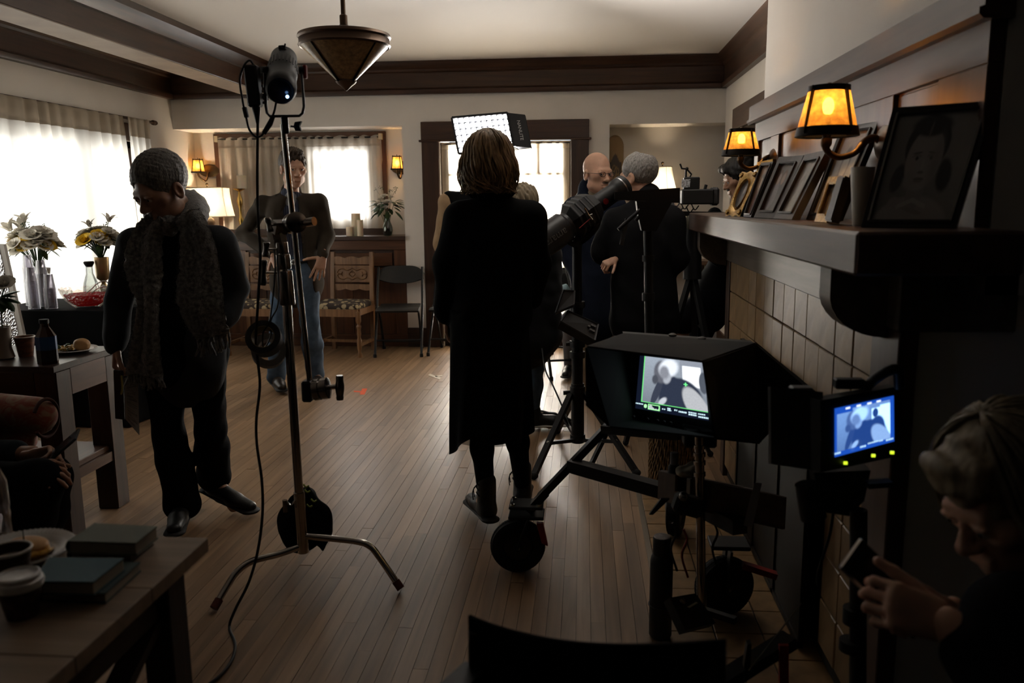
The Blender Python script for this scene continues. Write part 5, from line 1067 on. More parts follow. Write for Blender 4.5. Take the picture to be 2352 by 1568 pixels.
# ================================================================ LEFT SIDE: tables, food, flowers, armchair
DKW = wood('espresso_wood_x', (.018, .007, .004), (.045, .018, .010), .35, .9, 0, coat=.15); DKWZ = wood('espresso_wood_z', (.018, .007, .004), (.050, .020, .011), .35, .9, 2, coat=.15); REDW = wood('reddish_wood_y', (.055, .020, .010), (.11, .045, .022), .35, .8, 1, coat=.15)
t = thing('buffet_table', 'buffet table under a black floor-length cloth by the left window', 'table', (-3.45, 5.2, 0))
G = []
per = [(-3.83, 4.95), (-2.92, 4.95), (-2.92, 5.62), (-3.83, 5.62)]; pts = []
for k in range(4):
    a, b = np.array(per[k]), np.array(per[(k+1) % 4]); m_ = int(np.linalg.norm(b-a)/.02); pts += [a+(b-a)*u for u in np.linspace(0, 1, m_, endpoint=False)]
pts = np.array(pts+[per[0]]); ct = np.array([-3.43, 5.28])
for z in np.linspace(.757, .01, 16):
    k = (.757-z)/.757; o = .006+.022*k; s = np.arange(len(pts))*.02; d = pts-ct; d = d/np.linalg.norm(d, axis=1, keepdims=True); G.append(np.concatenate([pts+d*(o+(.014*k*np.sin(s*17+2*np.sin(s*3)))[:, None]), np.full((len(pts), 1), z)], 1))
MB().grid(np.array(G)).build('tablecloth', BLK, t, 60); MB().bb((-3.83, 4.95, .735), (-2.92, 5.62, .762), .004).build('top', BLK, t)
for x in (-3.78, -2.98):
    for y in (5.0, 5.57): MB().bb((x-.02, y-.02, 0), (x+.02, y+.02, .735)).build('leg', DKWZ, t)
CLR = glass('clear_plastic', (.93, .92, .96), .16, .12)
for px, yt, Yq, r, lab in ((75, 585, 5.20, .034, 'tallest stack of clear plastic cups at the back left of the cup stacks'), (80, 613, 5.02, .034, 'front left stack of clear plastic cups beside the punch bowl'), (104, 597, 5.16, .036, 'back right stack of clear plastic cups before the white flowers'), (119, 629, 5.04, .036, 'shortest stack of clear plastic cups nearest the punch bowl')):
    b = P(px, 712, Yq); top = P(px, yt, Yq)[2]; t = thing('cup_stack', lab, 'cups', (b[0], Yq, .763), 'stacks of clear cups'); H_ = top-.763; prof = [(r*1.05, 0), (r*1.08, .004)]; n_ = int((H_-.09)/.0085)
    for k in range(n_): z = .008+k*.0085; prof += [(r*1.0, z), (r*1.07, z+.003), (r*1.07, z+.006)]
    z = .008+n_*.0085; prof += [(r, z), (r*.72, H_)]
    MB().lathe(prof, (b[0], Yq, .763), n=28).build('cup_rims', CLR, t, 40); MB().lathe([(r*.86, .001), (r*.86, H_*.6), (r*.66, H_-.004)], (b[0], Yq, .763), n=18).build('inner_cup', glass('frosted_plastic', (.80, .79, .84), .22, .3), t, 40)
def flowers_for(R, n, ny, nl, seed):
    rg = np.random.default_rng(seed); L = []
    for k in range(n):
        a = rg.uniform(0, 2*PI); e = rg.uniform(-.5, 1.1); q = R*rg.uniform(.6, .95); L.append(('w', q*math.cos(a)*math.cos(e), q*math.sin(a)*math.cos(e)-.02, q*math.sin(e)*.75, R*rg.uniform(.34, .50)))
    for k in range(ny): a = rg.uniform(PI*1.05, PI*1.95); q = R*rg.uniform(.6, .85); L.append(('y', q*math.cos(a), q*math.sin(a), R*rg.uniform(-.15, .35), R*.40))
    for k in range(nl): a = rg.uniform(PI*.9, PI*2.1); L.append(('l', R*.7*math.cos(a), R*.3*math.sin(a), R*(.75+.25*k), R*.62))
    return L
c = P(82, 560, 5.33); t = thing('flower_bouquet', 'large white and yellow bouquet with lilies behind the cup stacks', 'flowers', (c[0], 5.33, .763))
MB().lathe([(.05, 0), (.06, .01), (.045, .05), (.06, .15), (.075, .24), (.07, .24), (.055, .15), (.04, .05)], (c[0], 5.33, .763), n=24, capt=False).build('vase', mat('stoneware_vase', (.25, .2, .15), .4), t, 50)
bouquet(t, c, .15, flowers_for(.15, 38, 5, 2, 3)+[('l', -.13, -.05, .09, .11), ('l', -.05, -.04, .11, .10)], 26, np.array([c[0], 5.33, .98]), 5)
c = P(229, 552, 5.40); t = thing('flower_bouquet', 'white and yellow bouquet in a tall gold goblet vase beside the man with scarf', 'flowers', (c[0], 5.40, .763))
zt = P(232, 590, 5.4)[2]
MB().lathe([(.055, 0), (.057, .008), (.03, .018), (.014, .04), (.022, .07), (.028, .10), (.014, .13), (.018, .145), (.042, .165), (.046, zt-.765), (.042, zt-.765), (.038, .18)], (c[0], 5.40, .763), n=24, capt=False).build('goblet', mat('dull_gold', (.42, .29, .14), .35, .7), t, 50)
bouquet(t, c, .125, flowers_for(.125, 32, 5, 2, 8)+[('y', -.02, -.13, .0, .06)], 16, np.array([c[0], 5.40, zt-.03]), 5)
b = P(212, 690, 5.34); t = thing('carafe', 'clear glass carafe with black stopper behind the punch bowl', 'bottle', (b[0], 5.34, .763)); H_ = P(212, 606, 5.34)[2]-.763
MB().lathe([(.045, 0), (.05, .006), (.052, .08), (.045, .14), (.024, .20), (.023, H_-.01), (.030, H_), (.027, H_), (.02, H_-.02), (.021, .2), (.042, .14), (.048, .08), (.045, .01)], (b[0], 5.34, .763), n=24, capt=False).build('glass', glass('carafe_glass', (.93, .95, .94), .10), t, 50); MB().lathe([(.02, -.02), (.031, 0), (.034, .012), (.028, .018)], (b[0], 5.34, .763+H_), n=18).build('stopper', SOLEK, t, 40)
b = P(252, 690, 5.2); t = thing('paper_cup', 'brown paper cup behind the punch bowl next to the goblet vase', 'cup', (b[0], 5.33, .763))
BRC = mat('brown_print_cup', (.16, .055, .020), .5, var=.6, vscale=30, stretch=(1, 1, 3)); PAPW = mat('white_card', (.62, .58, .53), .6)
def papercup(t, c, r0, r1, h, rim, m=BRC, liquid=None):
    MB().lathe([(r0, 0), (r1, h), (r1-.003, h), (r0-.002, .006), (.001, .006)], c, n=28, capt=False).build('cup', m, t, 40); MB().tube([np.asarray(c)+V3(r1*math.cos(a), r1*math.sin(a), h) for a in np.linspace(0, 2*PI, 28, endpoint=False)], .0028, 6, closed=True).build('rim', rim, t, 60)
    if liquid: MB().lathe([(r1*.94, 0), (.001, .0005)], np.asarray(c)+V3(0, 0, h*.72), n=24).build('drink', liquid, t)
papercup(t, V3(b[0]+.03, 5.33, .763), .030, .042, .13, PAPW)
b = P(195, 713, 5.06); t = thing('punch_bowl', 'cut glass punch bowl half full of red punch', 'bowl', (b[0], 5.10, .763)); hb_ = P(195, 662, 5.06)[2]-.763
RB = .165; prof = [(.07, 0), (.075, .006), (.095, .02), (.128, .055), (.152, .10), (RB, hb_), (RB-.006, hb_), (.146, .10), (.122, .057), (.09, .026), (.001, .014)]
gb = MB(); n_ = 72; rows = []
for (r, h) in prof: rows.append([(b[0]+(r+(.005*abs(math.sin(9*k*2*PI/n_)) if .03 < h < hb_ and r > .05 else 0))*math.cos(k*2*PI/n_), 5.10+(r+(.005*abs(math.sin(9*k*2*PI/n_)) if .03 < h < hb_ and r > .05 else 0))*math.sin(k*2*PI/n_), .763+h+(.006*math.sin(18*k*2*PI/n_) if h == hb_ else 0)) for k in range(n_+1)])
cutg = glass('cut_glass', (.92, .90, .88), .05, .06); [q for q in cutg.node_tree.nodes if q.type == 'MATH'][0].inputs[1].default_value = .35; nn, ll = nodes(cutg); v = nn.new('ShaderNodeTexVoronoi'); v.inputs['Scale'].default_value = 55; bp_ = nn.new('ShaderNodeBump'); bp_.inputs['Strength'].default_value = 1.0; bp_.inputs['Distance'].default_value = .02; tc_ = nn.new('ShaderNodeTexCoord'); ll.new(tc_.outputs['Object'], v.inputs[0]); ll.new(v.outputs['Distance'], bp_.inputs['Height']); ll.new(bp_.outputs[0], [q for q in nn if q.type == 'BSDF_GLOSSY'][0].inputs['Normal'])
gb.grid(np.array(rows)).build('bowl', cutg, t, 50); PUN = shade_mat('red_punch', (.62, .015, .015), (.85, .02, .02), 0, 0); MB().lathe([(.066, .016), (.088, .03), (.118, .06), (.138, .09), (.001, .091)], (b[0], 5.10, .763), n=36).build('punch', PUN, t, 50)
ld = thing('ladle', 'white plastic ladle handle over the rim of the punch bowl', 'ladle', (b[0]+.1, 5.1, .9)); MB().tube(spline([P(172, 690, 5.1), P(205, 668, 5.1), P(222, 652, 5.12), P(238, 645, 5.14), P(250, 650, 5.16)], 20), .006, 8, flat=.6).build('handle', mat('white_plastic', (.6, .6, .58), .4), ld, 60); MB().tube(spline([P(190, 690, 5.12), P(225, 662, 5.13), P(250, 658, 5.15), P(262, 668, 5.15)], 16), .006, 8, flat=.6).build('handle', mat('white_plastic'), ld, 60)
b = P(58, 712, 5.1); t = thing('canister', 'black canister with knob lid left of the cup stacks', 'canister', (b[0]-.03, 5.36, .763)); MB().lathe([(.05, 0), (.055, .004), (.055, .085), (.05, .09)], (b[0]-.03, 5.36, .763), n=24).build('body', mat('black_enamel', (.012, .012, .011), .3), t, 40); MB().lathe([(.055, .09), (.05, .10), (.02, .106), (.02, .12), (.028, .13), (.01, .135)], (b[0]-.03, 5.36, .763), n=24).build('lid', mat('black_enamel'), t, 40)
# silver reflector board leaning at the left edge
t = thing('reflector_board', 'crinkled silver reflector board with white edge leaning at the far left', 'board', (-3.6, 4.6, 0))
a = Zp(103, 1006, 0); a[1] = min(a[1], 4.7); p0 = V3(a[0], 4.70, .0); p1 = P(8, 560, 4.86); wv = V3(-.42, -.05, .0)
FOIL = mat('crinkled_foil', (.62, .63, .66), .16, 1.0); nn, ll = nodes(FOIL); tc_ = nn.new('ShaderNodeTexCoord'); vo = nn.new('ShaderNodeTexVoronoi'); vo.inputs['Scale'].default_value = 75; no_ = nn.new('ShaderNodeTexNoise'); no_.inputs['Scale'].default_value = 30; ad = nn.new('ShaderNodeMath'); ll.new(tc_.outputs['Object'], vo.inputs[0]); ll.new(tc_.outputs['Object'], no_.inputs[0]); ll.new(vo.outputs['Distance'], ad.inputs[0]); ll.new(no_.outputs[0], ad.inputs[1]); bp_ = nn.new('ShaderNodeBump'); bp_.inputs['Strength'].default_value = .8; bp_.inputs['Distance'].default_value = .012; ll.new(ad.outputs[0], bp_.inputs['Height']); ll.new(bp_.outputs[0], nn['Principled BSDF'].inputs['Normal'])
nv = nrm(np.cross(p1-p0, wv)); nv = nv if nv[1] < 0 else -nv
MB().prism([p0, p0+wv, p1+wv, p1], -nv*.03).build('core', mat('white_foam_edge', (.55, .53, .50), .7), t); q = nv*.0015; e1, e2 = nrm(wv)*.03, nrm(p1-p0)*.02
MB().prism([p0+e1+e2+q, p0+wv+e2+q, p1+wv-e2+q, p1+e1-e2+q], nv*.001).build('foil', FOIL, t)
# tall dark table with bottle, cup and plate
t = thing('wooden_table', 'tall dark wooden table with square legs and a lower shelf behind the armchair', 'table', (-2.6, 3.43, 0))
MB().bb((-3.7, 3.18, .735), (-2.185, 3.68, .763), .003).build('top', DKW, t); MB().bb((-3.66, 3.20, .62), (-2.29, 3.225, .735)).build('apron', DKW, t); MB().bb((-3.66, 3.635, .62), (-2.29, 3.66, .735)).build('apron', DKW, t); MB().bb((-2.215, 3.30, .62), (-2.19, 3.56, .735)).build('apron', REDW, t); MB().bb((-3.62, 3.25, .285), (-2.21, 3.62, .312), .003).build('shelf', REDW, t); MB().bb((-2.215, 3.30, .24), (-2.195, 3.56, .285)).build('shelf_rail', REDW, t)
for x in (-3.66, -2.29):
    for y in (3.20, 3.56): MB().bb((x, y, 0), (x+.10, y+.10, .735), .004).build('leg', DKWZ, t)
ZT = .764
b = Zp(60, 818, ZT); t = thing('paper_cup', 'brown and orange striped paper cup on the tall dark table', 'cup', (b[0], b[1], ZT)); b[2] = ZT; papercup(t, b, .029, .042, P(60, 776, b[1])[2]-ZT+.006, PAPW)
b = Zp(111, 834, ZT); b[2] = ZT; t = thing('drink_bottle', 'glass tea bottle with blue label and black cap on the tall dark table', 'bottle', (b[0], b[1], ZT)); H_ = P(105, 733, b[1])[2]-ZT; r = .040
TEA = mat('dark_tea', (.045, .012, .004), .08, coat=.6); octo = [(r, 0), (r+.001, .004), (r, .072), (r, H_*.62), (r*.8, H_*.70), (r*.45, H_*.83), (r*.40, H_*.93)]
MB().lathe(octo, b, n=8).build('glass', TEA, t, 20); MB().lathe([(r*.41, H_*.84), (r*.40, H_*.93)], b, n=16).build('neck', glass('bottle_neck_glass', (.75, .72, .66), .12), t, 30); MB().lathe([(r*.47, H_*.91), (r*.47, H_)], b, n=18).build('cap', SOLEK, t, 30)
MB().lathe([(r+.0012, H_*.32), (r+.0012, H_*.62)], b, n=8, capb=False, capt=False).build('label', mat('blue_label', (.025, .085, .23), .5), t, 20)
MB().lathe([(r+.0012, H_*.06), (r+.0012, H_*.32)], b, n=8, capb=False, capt=False).build('lower_label', mat('black_label', (.012, .011, .011), .5, var=.5, vscale=120), t, 20)
WHT = mat('white_plate', (.62, .61, .59), .45); b = Zp(168, 808, ZT); b[2] = ZT
def plate(label, c, r, m=WHT):
    t = thing('paper_plate', label, 'plate', c); MB().lathe([(r*.62, 0), (r*.68, .004), (r*.80, .012), (r*.97, .017), (r, .015), (r*.99, .013), (r*.80, .008), (r*.6, -.0), ], np.asarray(c)+V3(0, 0, .001), n=40).build('plate', m, t, 40)
    g = MB()
    for k in range(60): a = k*2*PI/60; g.bar(np.asarray(c)+V3(r*.82*math.cos(a), r*.82*math.sin(a), .0135), np.asarray(c)+V3(r*.97*math.cos(a), r*.97*math.sin(a), .0185), .003, .0015)
    tag(g.build('rim_fluting', m, t), kind='stuff'); return t
plate('white paper plate with a roll and salad on the tall dark table', b, .105)
BUN = mat('bread_roll', (.45, .24, .09), .6, var=.35, vscale=16); p = Zp(181, 800, ZT+.02); t = thing('bread_roll', 'golden bread roll on the plate on the tall table', 'bread', (b[0]+.035, b[1]+.01, ZT+.008))
soft('roll', [S(V3(b[0]+.038, b[1]+.01, ZT+.036), (.036, .034, .026), None, .01), S(V3(b[0]+.038, b[1]+.01, ZT+.024), (.033, .031, .020), None, .01)], .004, BUN, t, hair_noise(3, .0006, 150))
rg = np.random.default_rng(3)
for k in range(5):
    p = V3(b[0]-.03+rg.normal(0, .02), b[1]-.02+rg.normal(0, .015), ZT+.014+.004*k); q = p+V3(rg.normal(0, .03), rg.normal(0, .02), .010); t = thing('green_bean', 'cooked green bean on the plate beside the bread roll', 'vegetable', p, 'green beans on the plate'); MB().tube(spline([p, (p+q)/2+V3(0, 0, .005), q], 8), [.002, .0035, .004, .004, .004, .004, .0035, .001], 6).build('bean', mat('bean_green', (.06, .09, .02), .4), t, 60)
g = MB()
for k in range(46): p = V3(b[0]-.045+rg.normal(0, .02), b[1]+.005+rg.normal(0, .022), ZT+.012+abs(rg.normal(0, .005))); g.box(p, rg.uniform(.006, .014, 3), rotm(rg.normal(0, 1, 3)*V3(1, 1, .2)), .001)
tag(g.build('pasta_salad', mat('salad_mix', (.42, .27, .07), .5, var=.7, vscale=60), None), 'orange and yellow salad heaped on the plate on the tall table', 'food', kind='stuff')
c = P(2, 680, 3.3); t = thing('rose_vase', 'white rose with dark leaves cut by the left edge of the frame', 'flowers', (c[0]-.05, 3.35, ZT)); MB().lathe([(.035, 0), (.04, .005), (.03, .05), (.036, .14), (.033, .14), (.026, .05)], (c[0]-.05, 3.35, ZT), n=20, capt=False).build('vase', mat('stoneware_vase'), t, 50)
mb = MB(); blossom(mb, P(10, 655, 3.3), .048, V3(.2, -.5, .8), (5, 8, 10)); mb.build('blossom', PETW, t, 180); MB().tube(spline([(c[0]-.05, 3.35, ZT+.05), P(2, 700, 3.32), P(10, 660, 3.3)], 10), .003, 5).build('stem', STEM, t, 60)
for a_ in ((42, 662), (44, 690), (30, 708), (5, 712), (-20, 690), (20, 698), (36, 676)):
    mb = MB(); p = P(0, 685, 3.32); q = P(a_[0], a_[1], 3.27); leaf_geo(mb, p, q-p, np.linalg.norm(q-p)*1.08, .045, .1); mb.build('leaf', LEAF, t, 180)
# upholstered armchair
ARM = bpy.data.materials.new('red_damask'); ARM.use_nodes = True; nn, ll = nodes(ARM); tc_ = nn.new('ShaderNodeTexCoord'); no_ = nn.new('ShaderNodeTexNoise'); no_.inputs['Scale'].default_value = 14; no_.inputs['Detail'].default_value = 3; no_.inputs['Distortion'].default_value = 2.2; ll.new(tc_.outputs['Object'], no_.inputs[0]); rr = nn.new('ShaderNodeValToRGB'); e = rr.color_ramp.elements; e[0].position = .44; e[1].position = .58; e[0].color = (.26, .05, .022, 1); e[1].color = (.30, .17, .10, 1); ll.new(no_.outputs[0], rr.inputs[0]); ll.new(rr.outputs[0], nn['Principled BSDF'].inputs['Base Color']); nn['Principled BSDF'].inputs['Roughness'].default_value = .9; nn['Principled BSDF'].inputs['Sheen Weight'].default_value = .3
t = thing('armchair', 'armchair upholstered in red and tan damask with rolled arms at left edge', 'chair', (-2.7, 2.85, 0))
e0 = P(84, 955, 2.98); e1 = e0+V3(-.72, .10, .02)
soft('arm', [C(e0, e1, .075, .085, .02), C(e0-V3(.06, 0, .10), e1-V3(.0, 0, .12), .045, .06, .03), C(e0-V3(.075, 0, .20), e1-V3(0, 0, .22), .04, .06, .03), C(e0-V3(.08, 0, .34), e1-V3(0, 0, .34), .045, .06, .03)], .008, ARM, t)
MB().tube([e0+V3(.06, -.03, 0)+V3(.0, .074*math.cos(a), .074*math.sin(a)) for a in np.linspace(-2.6, 2.6, 30)], .007, 8).build('piping', mat('dark_piping', (.05, .012, .008), .8), t, 60)
soft('seat', [C(V3(-2.9, 2.62, .34), V3(-2.55, 2.62, .34), .07, .07, .02, None), C(V3(-2.95, 2.3, .34), V3(-2.55, 2.3, .34), .07, .07, .05), C(V3(-2.9, 2.45, .32), V3(-2.55, 2.45, .32), .09, .09, .06)], .010, ARM, t)
soft('backrest', [C(V3(-2.98, 2.25, .5), V3(-3.05, 2.25, .95), .08, .07, .04), C(V3(-2.98, 2.85, .5), V3(-3.05, 2.85, .95), .08, .07, .04), C(V3(-3.0, 2.25, .75), V3(-3.0, 2.9, .75), .10, .10, .06), C(V3(-3.05, 2.25, .95), V3(-3.05, 2.9, .95), .07, .07, .04)], .010, ARM, t)
for x in (-2.95, -2.45):
    for y in (2.30, 2.95): MB().lathe([(.018, 0), (.03, .06), (.025, .2), (.03, .3)], (x, y, 0), n=12).build('leg', DKWZ, t, 40)
# ================================================================ FRONT TABLE WITH BOOKS AND CUPS
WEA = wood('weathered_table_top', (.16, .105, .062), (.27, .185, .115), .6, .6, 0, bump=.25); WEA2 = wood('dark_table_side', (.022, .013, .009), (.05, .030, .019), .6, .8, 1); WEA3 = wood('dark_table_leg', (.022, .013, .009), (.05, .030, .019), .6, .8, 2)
ZF = .74; cr = Zp(478, 1234, ZF); X1, Y1 = cr[0], cr[1]
t = thing('rustic_table', 'rustic brown table with cross-braced side in the near left corner', 'table', (X1-.6, Y1-.5, 0))
nb_ = 5
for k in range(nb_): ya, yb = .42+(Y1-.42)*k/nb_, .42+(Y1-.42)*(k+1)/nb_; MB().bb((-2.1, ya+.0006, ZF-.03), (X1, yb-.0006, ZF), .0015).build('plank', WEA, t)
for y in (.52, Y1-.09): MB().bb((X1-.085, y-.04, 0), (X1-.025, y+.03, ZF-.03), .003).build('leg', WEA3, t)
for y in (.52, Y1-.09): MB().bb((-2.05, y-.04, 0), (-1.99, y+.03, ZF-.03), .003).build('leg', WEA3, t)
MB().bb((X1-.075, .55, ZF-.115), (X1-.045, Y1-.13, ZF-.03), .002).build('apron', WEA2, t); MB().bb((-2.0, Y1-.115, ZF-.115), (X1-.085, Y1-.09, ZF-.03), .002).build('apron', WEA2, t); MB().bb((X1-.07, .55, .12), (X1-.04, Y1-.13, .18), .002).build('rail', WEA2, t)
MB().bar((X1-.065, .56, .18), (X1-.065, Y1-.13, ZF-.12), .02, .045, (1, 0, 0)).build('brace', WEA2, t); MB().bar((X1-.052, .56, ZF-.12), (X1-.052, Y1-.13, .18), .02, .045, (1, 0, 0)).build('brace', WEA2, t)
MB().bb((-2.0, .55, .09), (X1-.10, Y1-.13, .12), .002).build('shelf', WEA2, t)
def book(label, pts, z1, th, colr, name, pages=(.30, .25, .19)):
    q = [Zp(x, y, z1) for x, y in pts]; up = V3(0, 0, 1); c = sum(q)/4; t = thing('book', label, 'book', (c[0], c[1], z1-th), 'old books on the front table'); cov = mat(name, colr, .75, bump=.3, bscale=500, var=.08)
    MB().prism([p-V3(0, 0, .0025) for p in q], (0, 0, .0025)).build('front_cover', cov, t); MB().prism([p-V3(0, 0, th) for p in q], (0, 0, .0025)).build('back_cover', cov, t)
    ins = [c*V3(1, 1, 0)*.03+p*V3(1, 1, 0)*.97+V3(0, 0, z1-th+.0025) for p in q]; MB().prism(ins, (0, 0, th-.005)).build('page_block', mat('old_pages', pages, .9, bump=.6, bscale=30, stretch=(1, 1, 60)), t)
    a, b = q[0], q[3]; o = nrm((a-q[1])*V3(1, 1, 0)); sp = [[a+o*(.006*math.sin(u*PI))-V3(0, 0, th*u), b+o*(.006*math.sin(u*PI))-V3(0, 0, th*u)] for u in np.linspace(0, 1, 8)]; solid_grid(np.array(sp), .003).build('spine', cov, t, 60)
book('thin brown book under the grey-green book at the table end', [(160, 1262), (300, 1266), (352, 1226), (232, 1222)], ZF+.024, .023, (.045, .035, .026), 'brown_book_cloth')
book('grey-green clothbound book on top of its pair at the table end', [(157, 1242), (312, 1246), (361, 1208), (220, 1201)], ZF+.051, .026, (.12, .13, .10), 'greygreen_book_cloth')
book('dark teal book lying under the blue book, turned slightly', [(92, 1357), (242, 1362), (322, 1290), (200, 1287)], ZF+.020, .019, (.045, .07, .07), 'dark_teal_book_cloth')
book('blue clothbound book on top of the dark teal book', [(78, 1334), (214, 1336), (285, 1281), (115, 1279)], ZF+.046, .025, (.035, .085, .105), 'blue_book_cloth')
b = Zp(48, 1277, ZF); b[2] = ZF+.001; plate('white paper plate with sandwich on the near rustic table', b, .098)
t = thing('sandwich', 'toasted sandwich speared with a pick on the near plate', 'food', b+V3(0, .01, .01)); s0 = Zp(58, 1268, ZF+.02)
soft('bread', [S(V3(s0[0], s0[1], ZF+.020), (.050, .032, .012), rotm(V3(.3, 1, 0)), .01), S(V3(s0[0]+.004, s0[1]+.004, ZF+.034), (.046, .03, .011), rotm(V3(.3, 1, .1)), .008)], .004, BUN, t); soft('filling', [S(V3(s0[0]+.01, s0[1]-.004, ZF+.028), (.048, .032, .006), rotm(V3(.3, 1, 0)), .01)], .004, mat('egg_filling', (.55, .30, .04), .5, var=.4, vscale=60), t, hair_noise(4, .0012, 190))
MB().cyl((s0[0], s0[1], ZF+.02), P(52, 1214, s0[1]), .0012, n=6).build('pick', IRON, t)
b = Zp(28, 1335, ZF); b[2] = ZF; h_ = P(28, 1262, b[1])[2]-ZF; t = thing('paper_cup', 'dark brown paper cup without lid on the near rustic table', 'cup', b); papercup(t, b, .027, .037, h_, PAPW, mat('dark_cup', (.030, .016, .010), .5), mat('milky_coffee', (.30, .24, .18), .3))
b = Zp(52, 1412, ZF); b[2] = ZF; h_ = P(48, 1340, b[1])[2]-ZF; t = thing('coffee_cup', 'patterned takeaway coffee cup with white lid on the near rustic table', 'cup', b)
MB().lathe([(.024, 0), (.0345, h_)], b, n=32).build('cup', mat('patterned_cup', (.055, .035, .03), .5, var=.9, vscale=55), t, 40); MB().lathe([(.037, h_-.004), (.0385, h_+.002), (.037, h_+.008), (.034, h_+.010), (.0335, h_+.017), (.030, h_+.019), (.029, h_+.015), (.001, h_+.014)], b, n=36, capt=False).build('lid', mat('white_lid', (.60, .59, .58), .4), t, 30)
b = Zp(-10, 1235, ZF); b[2] = ZF; t = thing('water_bottle', 'clear water bottle cut by the left edge on the near rustic table', 'bottle', b); MB().lathe([(.028, 0), (.032, .006), (.031, .04), (.033, .05), (.031, .06), (.033, .07), (.032, .12), (.014, .17), (.013, .185)], b, n=24).build('bottle', CLR, t, 40); MB().lathe([(.015, .18), (.015, .20)], b, n=16).build('cap', mat('white_plastic'), t, 30)
# ================================================================ CHAIRS AT THE BACK
OAKC = wood('carved_oak', (.13, .060, .022), (.24, .12, .05), .45, 1.0, 2); FLO = bpy.data.materials.new('flower_tapestry'); FLO.use_nodes = True; nn, ll = nodes(FLO); tc_ = nn.new('ShaderNodeTexCoord'); vo = nn.new('ShaderNodeTexVoronoi'); vo.inputs['Scale'].default_value = 17; ll.new(tc_.outputs['Object'], vo.inputs[0]); rr = nn.new('ShaderNodeValToRGB'); e = rr.color_ramp.elements; e[0].position = .34; e[1].position = .44; e[0].color = (.33, .26, .15, 1); e[1].color = (.022, .012, .008, 1); ll.new(vo.outputs['Distance'], rr.inputs[0]); ll.new(rr.outputs[0], nn['Principled BSDF'].inputs['Base Color']); nn['Principled BSDF'].inputs['Roughness'].default_value = .9
def carved_chair(label):
    t = thing('carved_chair', label, 'chair', (0, 0, 0), 'carved oak chairs'); w = .22
    for s in (-1, 1):
        MB().bar((s*w*.92, .22, 0), (s*w*.92, .22, .46), .038, .038).bar((s*w*.92, .22, .44), (s*w*.90, .27, .95), .038, .032).build('rear_leg', OAKC, t)
        MB().lathe([(.022, 0), (.024, .03), (.014, .05), (.022, .09), (.024, .16), (.014, .19), (.020, .22), (.016, .26), (.024, .29), (.014, .31), (.024, .34), (.024, .43)], (s*w, -.20, 0), n=14).build('front_leg', OAKC, t, 40)
        MB().bb((s*w-.012, -.19, .10), (s*w+.012, .21, .13)).build('stretcher', OAKC, t); MB().bb((s*w-.014, -.19, .39), (s*w+.014, .21, .45)).build('seat_rail', OAKC, t)
    MB().bb((-w, -.215, .38), (w, -.185, .45)).build('front_rail', OAKC, t); MB().bb((-w, .0, .105), (w, .025, .13)).build('cross_stretcher', OAKC, t)
    soft('seat', [C(V3(-w*.82, -.17, .462), V3(w*.82, -.17, .462), .040, .040, .02), C(V3(-w*.8, .16, .462), V3(w*.8, .16, .462), .040, .040, .05), C(V3(-w*.8, 0, .468), V3(w*.8, 0, .468), .05, .05, .07), C(V3(-w*.85, -.08, .463), V3(w*.85, -.08, .463), .045, .045, .06), C(V3(-w*.85, .08, .463), V3(w*.85, .08, .463), .045, .045, .06)], .008, FLO, t)
    def scal(z0, z1, sgn, y):
        top = [(x, y, (z1 if sgn > 0 else z0)+sgn*(.018*abs(math.cos(x*22))-.01)) for x in np.linspace(-w*.86, w*.86, 25)]; oth = [(w*.86, y, z0 if sgn > 0 else z1), (-w*.86, y, z0 if sgn > 0 else z1)]; return MB().prism(top+oth, (0, .022, 0))
    scal(.83, .90, 1, .25).build('crest_rail', OAKC, t); scal(.585, .64, -1, .235).build('lower_rail', OAKC, t)
    pn = MB().bb((-w*.86, .245, .655), (w*.86, .258, .82), .002).build('carved_panel', OAKC, t); sc_ = MB()
    for s in (-1, 1):
        for q in (-1, 1): sc_.tube(spline([(s*x, .243, .7375+q*z) for x, z in ((.0, .055), (.05, .035), (.09, .052), (.135, .040), (.150, .008), (.115, .0), (.10, .022))], 24), .006, 6)
        sc_.tube(spline([(s*.0, .243, .7375+.03), (s*.03, .243, .7375), (0, .243, .7375-.03)], 10), .005, 6)
    for z in (.665, .81): sc_.bb((-w*.84, .239, z-.004), (w*.84, .246, z+.004))
    sc_.build('scrollwork', OAKC, pn, 60); return t
c1 = carved_chair('carved oak chair with floral seat to the right of the man in jacket')
c1.location = (-2.27, 7.64, 0); c1.rotation_euler[2] = -.10
copytree(c1, (-3.12, 7.66, 0), -.05, 'carved oak chair with floral seat to the left of the man in jacket')
PLK = mat('black_chair_plastic', (.012, .012, .012), .45); STL = mat('black_steel_tube', (.012, .012, .013), .35, .3)
